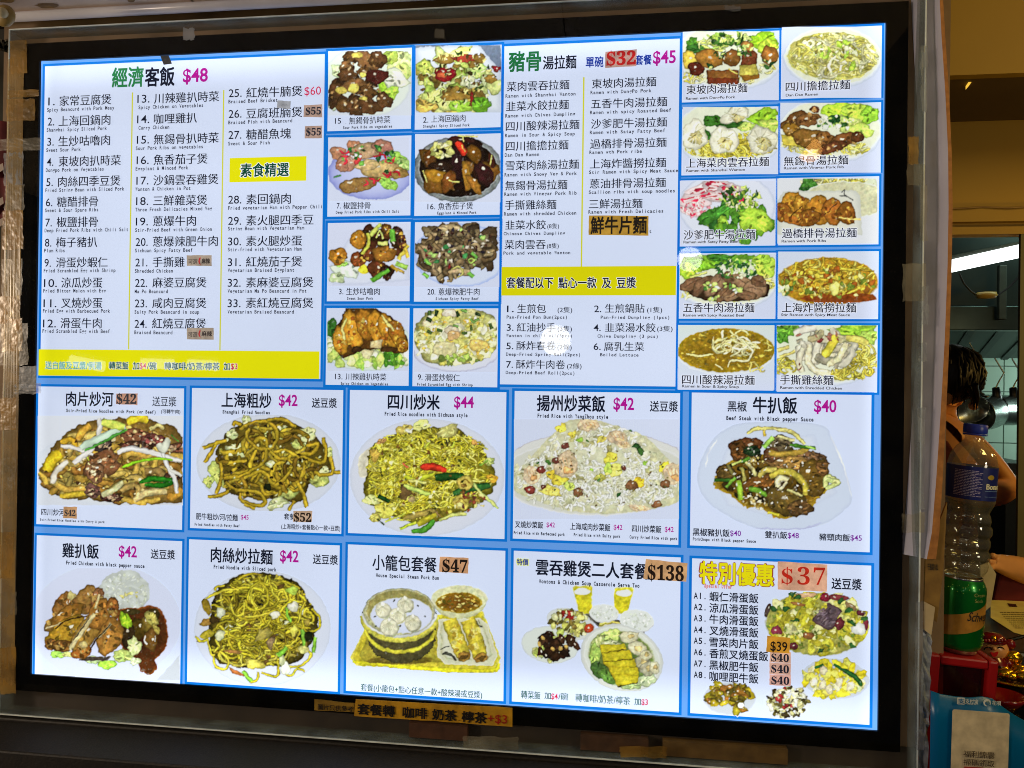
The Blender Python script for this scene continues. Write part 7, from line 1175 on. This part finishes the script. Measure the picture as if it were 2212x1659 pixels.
for i in range(9): band(can, 'barcode_bar', CAM_A - 1.40 + i * .026, CAM_A - 1.388 + i * .026, lambda t: .068, lambda t: .088, R_c + .0005, M_PAPER, (30, 40, 34), 2)
cyl_text(can, 'Cream', CAM_A + .82, .092, .0052, R_c + .0004, (160, 170, 90), 'p', .0, .0); cyl_text(can, 'Soda', CAM_A + .78, .0835, .0052, R_c + .0004, (160, 170, 90))
cyl_text(can, 'Schweppes', CAM_A + 1.12, .060, .0135, R_c + .0006, (14, 16, 20), 'p', .004, .25, wide=.62)
for i in range(40):
    a = CAM_A + random.uniform(-1.2, 1.4); z = random.uniform(.092, .106) if i < 24 else random.uniform(.015, .05); 
    if i >= 24: a = CAM_A + random.uniform(1.1, 1.5)
    r_ = R_c + .0003 if z < .094 else R_c - (z - .094) * .28 + .0006
    s_ = random.uniform(.0004, .0009); local('printed_bubble', MB().ball((r_ * math.sin(a), -r_ * math.cos(a), z), s_, 6), mat('bubble_print', (150, 200, 90), rough=.3), can)
place(can)
# ---- water bottle
bt = thing('water_bottle', 'empty clear water bottle with a navy label and blue cap, standing on the green can', 'bottle', (.002, 0, .1145))
PT = clear_mat('clear_plastic', (.95, .94, .9), refl=.16, rough=.06, haze=.12, hazecol=(220, 205, 150), bump=.5, bscale=55)
pr = [(.001, .004), (.012, .003), (.022, .0), (.027, .003), (.0305, .010), (.0320, .018), (.0296, .0225), (.0298, .0245), (.0325, .029), (.0328, .036), (.0300, .0405), (.0302, .0425), (.0326, .047), (.0326, .054), (.0298, .0585), (.0300, .0605), (.0318, .065), (.0312, .074), (.0286, .0785), (.0288, .0805), (.0302, .085), (.0298, .092), (.0278, .0965), (.0282, .0985), (.0300, .103), (.0318, .108), (.0335, .114), (.0335, .152), (.0335, .160), (.0330, .170), (.0300, .183), (.0235, .194), (.0170, .201), (.0135, .205), (.0128, .208), (.0128, .211), (.0150, .212), (.0150, .2135), (.0125, .2145), (.0125, .218)]
pr2 = []
for i in range(len(pr) - 1):
    for k in range(2): pr2.append(tuple(pr[i][j] + (pr[i+1][j] - pr[i][j]) * k / 3 for j in (0, 1)))
mb = MB().lathe(pr2 + [pr[-1]], 64, fn=lambda a, z: 1 + (.05 * math.sin(a * 2 + z * 120) * math.exp(-((z - .07) / .035) ** 2)) + (.02 * math.cos(a * 5) if z < .02 else 0)); local('bottle_shell', mb, PT, bt, True)
BLU = (30, 44, 120)
lb = band(bt, 'label', 0, 2 * math.pi, lambda t: .1175, lambda t: .1665, .0338, mat('label_navy', (24, 34, 104), rough=.35, var=.1), BLU, 48)
ln = MB()
for i in range(17):
    z = .1600 - i * .0023; x = -.0255
    while x < (.010 if i % 3 else .004):
        wl = random.uniform(.0016, .0052); a = CAM_A + x / .0341 + .05; b_ = a + wl / .0341
        V = [(.0341 * math.sin(t_), -.0341 * math.cos(t_), zz) for t_ in (a, (a + b_) / 2, b_) for zz in (z - .00045, z + .00045)]; ln.add(V, [(0, 2, 3, 1), (2, 4, 5, 3)]); x += wl + .0009
local('small_print', ln, mat('label_print', (168, 160, 190), rough=.4), lb)
cyl_text(lb, 'Bonaqua', CAM_A + 1.16, .139, .0078, .0341, (225, 222, 190), 'p', .03, 0, mat('label_white', (230, 226, 196), rough=.4))
band(lb, 'badge', CAM_A + .62, CAM_A + .98, lambda t: .1525 - .0036 * math.sin(math.pi * t) ** .6, lambda t: .1525 + .0036 * math.sin(math.pi * t) ** .6, .0341, mat('badge_gold', (190, 160, 50), rough=.35, metal=.3), GOLD, 10)
band(lb, 'rule', CAM_A + .55, CAM_A + 1.6, lambda t: .1318, lambda t: .1324, .0341, mat('rule_blue', (120, 150, 200), rough=.4), BLU, 10); band(lb, 'rule', CAM_A + .55, CAM_A + 1.6, lambda t: .1235, lambda t: .1240, .0341, MATS['rule_blue'], BLU, 10)
cap = MB().lathe([(.0158, .2155), (.0162, .2165), (.0162, .2275), (.0150, .2292), (.001, .2294)], 60, fn=lambda a, z: 1 + .012 * math.sin(a * 30)); local('cap', cap, mat('cap_blue', (30, 52, 170), rough=.35, var=.08), bt, True)
local('neck_ring', MB().lathe([(.0158, .2125), (.0163, .2130), (.0163, .2148), (.0158, .2150)], 40), MATS['cap_blue'], bt, True)
place(bt)

# ---- blue payment stand with a white card (its code square left blank)
YQ = -.055
qs = thing('payment_sign', 'blue payment sign with a white card and characters, low at the right corner', 'sign', tuple(P3(2100, 1700, YQ)))
top = [(2011, 1493), (2030, 1499), (2060, 1503), (2090, 1505), (2118, 1502), (2140, 1506), (2165, 1526), (2190, 1543), (2240, 1572), (2300, 1590)]
V = []; n = len(top); D = .004
for i, (x, y) in enumerate(top):
    for yy in (y, y + 60, 1900): p_ = P3(x if yy < 1800 else x - 6, yy, YQ); V.append((p_.x, p_.y - (.006 * math.sin(i / 9 * 3.1)), p_.z))
mb = MB().add(V, [(i*3+j, i*3+j+1, (i+1)*3+j+1, (i+1)*3+j) for i in range(n-1) for j in range(2)]); o = mb.build('board', mat('sign_blue', (0, 96, 146), rough=.3, var=.08, scale=9), qs, smooth=True, solid=.003)
def flat(name, px, col, dz, m=None, parent=qs):
    q_ = planes(px, YQ - .007 - dz); mb = MB(); n_ = len(q_); mb.add([tuple(p) for p in q_], [tuple(range(n_))[::-1]]); 
    o = mb.build(name, m or M_PAPER, parent); c_ = np.ones((n_, 4)); c_[:, :3] = lin(col); at_ = o.data.color_attributes['Col']; at_.data.foreach_set('color', c_.ravel()); return o
def rr_(x0, y0, x1, y1, r, sh=0.0, n=5):
    out = []
    for cx_, cy_, a0 in ((x1 - r, y0 + r, -90), (x1 - r, y1 - r, 0), (x0 + r, y1 - r, 90), (x0 + r, y0 + r, 180)):
        for k in range(n + 1): a = math.radians(a0 + 90 * k / n); out.append((cx_ + r * math.cos(a) - (0), cy_ + r * math.sin(a)))
    return [(x - (y - y0) * .03, y + (x - x0) * sh) for x, y in out]
S8 = Crop(2080, 1280, 3.366)
card = flat('card', [S8(x, y)for x, y in rr_(400, 1202, 845, 1720, 18, .075)], (206, 190, 158), 0)
tk = Ink(-YQ + .0085)
for s, a, c, y, h, col, stl in (('支付宝', 500, 600, 1140, 36, (210, 214, 210), 'c'), ('ALIPAY', 512, 600, 1160, 12, (190, 200, 200), 'p'), ('花唄', 708, 778, 1153, 34, (210, 214, 210), 'c'), ('支', 446, 492, 1138, 38, (0, 110, 170), 'c'), ('福利錦囊', 486, 728, 1548, 52, (60, 46, 36), 'd'), ('掃碼領取', 486, 728, 1612, 52, (60, 46, 36), 'd')):
    tk.text(s, *S8(a, y), S8(c, y)[0], S8.L(h), col, 'c' if stl == 'd' else stl, .002 if stl == 'd' else .012, dz=.0004)
flat('logo_square', [S8(x, y) for x, y in rr_(436, 1110, 498, 1164, 8, .06)], (210, 214, 210), .001)
ring_ = []; 
mb = MB(); V = []
for i in range(21):
    a = math.radians(-60 + 300 * i / 20 - 200); w_ = 6 + 10 * math.sin(math.pi * i / 20); 
    for r__ in (30, 30 - w_): q_ = planes([S8(670 + r__ * math.cos(a), 1152 + r__ * math.sin(a) * .95)], YQ - .008)[0]; V.append(tuple(q_))
o = MB().add(V, [(2*i, 2*i+1, 2*i+3, 2*i+2) for i in range(20)]).build('logo_swirl', M_PAPER, qs); at_ = o.data.color_attributes['Col']; c_ = np.ones((len(V), 4)); c_[:, :3] = lin((210, 214, 210)); at_.data.foreach_set('color', c_.ravel())
lo = tk.build('lettering', M_PAPER, qs); BASED.add(lo.name); lo.data.transform(Matrix.Translation(-qs.location))
# a red line of print starting at the lower edge of the card
flat('red_print', [S8(488, 1648), S8(640, 1656), S8(640, 1664), S8(488, 1658)], (170, 30, 30), .001)

# ---- black tray counter, flyer
zc = P3(2150, 1482, .13).z
ct = MB().box((1.56, .05, zc - .03), (2.6, .54, zc - .002)).build('counter_top', mat('black_gloss', (8, 7, 6), rough=.2, var=.3)); st(ct)
st(MB().tube([P3(2120, 1372, .2), P3(2170, 1385, .2), P3(2230, 1370, .2)], .003, 8).build('tray_rim', mat('black_rim', (22, 20, 16), rough=.2)))
zf = zc + .035; Fp = [(2140, 1296), (2290, 1300), (2300, 1420), (2212, 1372), (2190, 1366), (2140, 1334)]
fl = thing('flyer', 'yellow-lit printed flyer lying beyond the can at the right edge', 'flyer', tuple(P3(2180, 1340, zf, 2)))
q_ = [P3(x, y, zf, 2) for x, y in Fp]; V = [tuple(p) for p in q_]; MB().add(V, [tuple(range(len(V)))[::-1]]).build('paper', mat('flyer_paper', (250, 226, 130), rough=.35), fl, solid=.0006)
mb = MB()
for i in range(9):
    y = 1322 + i * 4.2; x0 = 2160 + i * 4
    x = x0
    while x < 2260: w_ = random.uniform(2, 7); p4 = [P3(a, b_, zf + .0008, 2) for a, b_ in ((x, y), (x + w_, y + .1), (x + w_, y + 1.3), (x, y + 1.2))]; mb.add([tuple(p) for p in p4], [(3, 2, 1, 0)]); x += w_ + 1.2
mb.build('small_print', mat('flyer_ink', (110, 84, 40), rough=.5), fl); p4 = [P3(a, b_, zf + .0008, 2) for a, b_ in ((2176, 1303), (2194, 1305), (2198, 1311), (2180, 1310))]; MB().add([tuple(p) for p in p4], [(3, 2, 1, 0)]).build('picture', mat('flyer_picture', (70, 34, 26), rough=.5), fl)
st(MB().box((1.56, .20, zc - .002), (2.6, .54, zf - .001)).build('tray', mat('black_tray', (9, 8, 7), rough=.3), bevel=.006))

# ---- laughing fortune figurine in red with gold ingot and treasure bowl
YG = .13; G = lambda x, y, Y=YG: P3(x, y, Y); k_ = 1.3 / 1600        # metres per pixel there
RG = mat('figurine_red', (120, 12, 14), rough=.2, coat=.6, var=.1); FC = mat('figurine_face', (222, 158, 96), rough=.3, coat=.4, var=.06); GD = mat('gold_leaf', (230, 176, 40), rough=.18, metal=.95, var=.25, scale=90, bump=.5, bscale=120); BKP = mat('figurine_black', (12, 10, 10), rough=.25)
fg = thing('figurine', 'laughing red robed fortune figurine holding a gold ingot, behind the can', 'figurine', tuple(G(2150, 1475)))
hc = G(2147, 1402); hr = 23 * k_ * 1.05
MB().ball(hc, hr, 24, sc_=(1.1, .9, .88)).build('head', FC, fg, smooth=True)
mb = MB(); mb.lathe([(hr * .92, 0), (hr * .98, .003), (hr * .86, .008), (hr * .6, .012), (.001, .014)], 28, mtx=Matrix.Translation(hc + Vector((0, .002, hr * .60)))); mb.build('cap', RG, fg, smooth=True)
for dx in (-20, -13, -6, 1, 8, 15, 22): MB().ball(G(2148 + dx, 1383 + abs(dx) * .05, YG - .02), .0032, 10).build('cap_bead', RG if dx else GD, fg, smooth=True)
MB().ball(G(2147, 1379, YG - .02), .0045, 12).build('cap_jewel', GD, fg, smooth=True); MB().ball(G(2182, 1392, YG), .0085, 14, sc_=(1, .8, 1)).build('cap_tassel', RG, fg, smooth=True)
yf = YG - hr * .9
for cx_ in (2134, 2161): MB().tube([G(cx_ + 8 * math.cos(t_), 1404 - 6 * math.sin(t_), yf - .001 + abs(math.cos(t_)) * .004) for t_ in [math.pi * i / 8 for i in range(9)]], .0009, 6).build('eye', BKP, fg, smooth=True)
for cx_, s_ in ((2135, 1), (2160, -1)): MB().tube([G(cx_ - 6 * s_, 1395, yf + .001), G(cx_, 1392, yf), G(cx_ + 6 * s_, 1394, yf)], .0006, 6).build('eyebrow', mat('brow_brown', (120, 70, 40), rough=.5), fg)
MB().ball(G(2148, 1401, yf - .001), .0036, 12).build('nose', FC, fg, smooth=True)
mb = MB(); q_ = [G(x, y, yf - .0012) for x, y in ((2139, 1408), (2148, 1411), (2157, 1408), (2154, 1417), (2148, 1420), (2143, 1417))]; mb.add([tuple(p) for p in q_] + [(p.x, p.y + .002, p.z) for p in q_], [tuple(range(6))[::-1]] + [(i, (i+1) % 6, (i+1) % 6 + 6, i + 6) for i in range(6)]); mb.build('mouth', mat('mouth_red', (200, 24, 28), rough=.3), fg)
MB().lathe([(.001, 0), (.026, .001), (.030, .012), (.026, .028), (.018, .040), (.012, .046)], 28, mtx=Matrix.Translation(G(2147, 1472))).build('robe', RG, fg, smooth=True)
MB().tube([G(2126, 1464, YG - .028), G(2147, 1470, YG - .032), G(2168, 1462, YG - .028)], .0024, 8).build('robe_hem', mat('hem_pink', (190, 110, 90), rough=.3), fg, smooth=True)
mb = MB(); mb.lathe([(.001, .003), (.013, .0026), (.014, 0), (.013, -.001)], 24, mtx=Matrix.Translation(G(2146, 1447, YG - .028)) @ Matrix.Rotation(math.pi / 2, 4, 'X') @ Matrix.Diagonal((1, .72, 1, 1))); mb.build('belly_plate', mat('plate_black', (26, 24, 22), rough=.15, metal=.5), fg, smooth=True)
mb = MB(); mb.tube([G(2133, 1444, YG - .032), G(2146, 1439, YG - .033), G(2159, 1445, YG - .032)], .0009, 6); mb.ball(G(2146, 1446, YG - .034), .0022, 8); mb.build('belly_trim', GD, fg, smooth=True)
MB().tube([G(2160, 1440, YG - .004), G(2174, 1434, YG - .012), G(2183, 1428, YG - .016)], [.009, .0075, .006], 10).build('arm', RG, fg, smooth=True)
ig = MB(); ig.ball(G(2188, 1420, YG - .01), .0128, 18, sc_=(1.15, .8, .85)); ig.tube([G(2175, 1421, YG - .01), G(2188, 1428, YG - .012), G(2201, 1421, YG - .01)], [.002, .007, .002], 10); ig.build('ingot', GD, fg, smooth=True)
bw = thing('treasure_bowl', 'gold trimmed bowl heaped with gold ingots, right of the figurine', 'bowl', tuple(G(2200, 1530, .11)))
MB().lathe([(.001, 0), (.028, .0), (.050, .018), (.058, .034), (.060, .036), (.056, .036), (.046, .02), (.001, .012)], 40, mtx=Matrix.Translation(G(2206, 1512, .10)) @ Matrix.Diagonal((1, .7, 1, 1))).build('basin', mat('bowl_dark', (60, 40, 14), rough=.2, metal=.8, var=.7, scale=120, bump=1.0, bscale=150), bw, smooth=True)
c0 = G(2206, 1512, .10); MB().tube([c0 + Vector((.060 * math.cos(t_), .042 * math.sin(t_), .036)) for t_ in [i * 6.2832 / 32 for i in range(33)]], .0022, 8).build('gold_rim', GD, bw, smooth=True)
rg = random.Random(3)
for i in range(14): t_ = rg.uniform(0, 6.28); r__ = rg.uniform(0, .036); MB().ball(c0 + Vector((r__ * math.cos(t_), r__ * .65 * math.sin(t_), .036 + rg.uniform(0, .012))), rg.uniform(.007, .012), 12, sc_=(1.3, .8, .7)).build('ingot', GD, bw, smooth=True)
for i, (x, y) in enumerate(((2196, 1562), (2212, 1570))): q_ = G(x, y, .04); MB().tube([q_ + Vector((.011 * math.cos(t_), -.002, .007 * math.sin(t_))) for t_ in [k * 6.2832 / 14 for k in range(15)]], .0012, 6).build('gold_ornament', GD, bw, smooth=True)
dp = thing('display_screen', 'small dark display with a silver frame in front of the figurine', 'display', tuple(G(2153, 1490, .09)))
q_ = [G(x, y, .09) for x, y in ((2138, 1464), (2172, 1469), (2176, 1489), (2138, 1487))]; mb = MB(); mb.add([tuple(p) for p in q_] + [(p.x, p.y + .006, p.z) for p in q_], [(3,2,1,0),(4,5,6,7),(0,1,5,4),(1,2,6,5),(2,3,7,6),(3,0,4,7)]); mb.build('screen', mat('screen_grey', (42, 44, 38), rough=.25), dp)
MB().tube([q_[0], q_[1], q_[2], q_[3], q_[0]], .0012, 6).build('frame', AL, dp)
rc = thing('red_bowl', 'small glossy red bowl behind the blue payment sign', 'bowl', tuple(G(2165, 1530, .03)))
MB().lathe([(.001, 0), (.018, .001), (.028, .014), (.030, .020), (.027, .020), (.016, .006), (.001, .004)], 32, mtx=Matrix.Translation(G(2166, 1528, .04))).build('bowl_body', RG, rc, smooth=True)

# ------------------------------------------------------------------ lamps behind the photographer: they show as pale spots on the clear cover
def mirrored(x, y, dist):
    """a point the camera sees mirrored in the cover's front sheet at this spot of the photograph"""
    h = P3(x, y, YF); d = (h - Vector(CAM_LOC)).normalized(); d.y = -d.y; return h + d * dist
LW = lamp_mat('globe_glow', (255, 250, 238), 16.0); LO = lamp_mat('warm_glow', (255, 176, 90), 13.0)
for (x, y, dist, r_, m, lb_) in ((1200, 735, 3.0, .085, LW, 'white globe lamp hanging behind the photographer, lowest of the globes'), (1490, 560, 2.6, .06, LW, 'white globe lamp behind the photographer, right of the lowest globe'), (1246, 385, 2.4, .045, LO, 'warm globe lamp behind the photographer, left of the two warm ones'), (1750, 325, 2.4, .05, LO, 'warm globe lamp behind the photographer, right of the two warm ones'), (165, 343, 2.6, .06, LO, 'warm globe lamp far to the left behind the photographer')):
    p_ = mirrored(x, y, dist); t_ = thing('globe_lamp', lb_, 'lamp', tuple(p_), group='globe lamps behind the photographer'); MB().ball(p_, r_, 20).build('globe', m, t_, smooth=True); MB().tube([p_ + Vector((0, 0, r_ * .95)), p_ + Vector((0, 0, r_ + .5))], .006, 8).build('cord', wr, t_)
for (xa, ya, xb, yb, dist, lb_) in ((150, 778, 225, 792, 3.2, 'fluorescent tube behind the photographer, left one'), (305, 785, 375, 787, 3.2, 'fluorescent tube behind the photographer, middle one'), (405, 787, 470, 790, 3.2, 'fluorescent tube behind the photographer, right one')):
    a, b_ = mirrored(xa, ya, dist), mirrored(xb, yb, dist); t_ = thing('fluorescent_tube', lb_, 'fluorescent lamp', tuple((a + b_) / 2), group='fluorescent tubes behind the photographer'); MB().tube([a, b_], .03, 12).build('tube', lamp_mat('tube_glow', (240, 250, 255), 5.0) if 'tube_glow' not in MATS else MATS['tube_glow'], t_, smooth=True)
    MB().tube([a + Vector((0, -.04, .05)), b_ + Vector((0, -.04, .05))], .02, 8).build('batten', MATS['batten_grey'], t_)
# ------------------------------------------------------------------ link photographs and lettering to their panels
for k_, q in PANELS.items():
    if q['band'].V: q['band'].build('colour_band', M_INK, q['o'])
    q['txt'].build('lettering', M_INK, q['o'])
for o in list(board.children):
    if o.name not in BASED: o.matrix_parent_inverse = Matrix.Translation(-board.location)
for o in COL.objects:
    if o.parent is None and 'label' not in o and o.type == 'MESH' and 'kind' not in o: o['kind'] = 'structure'
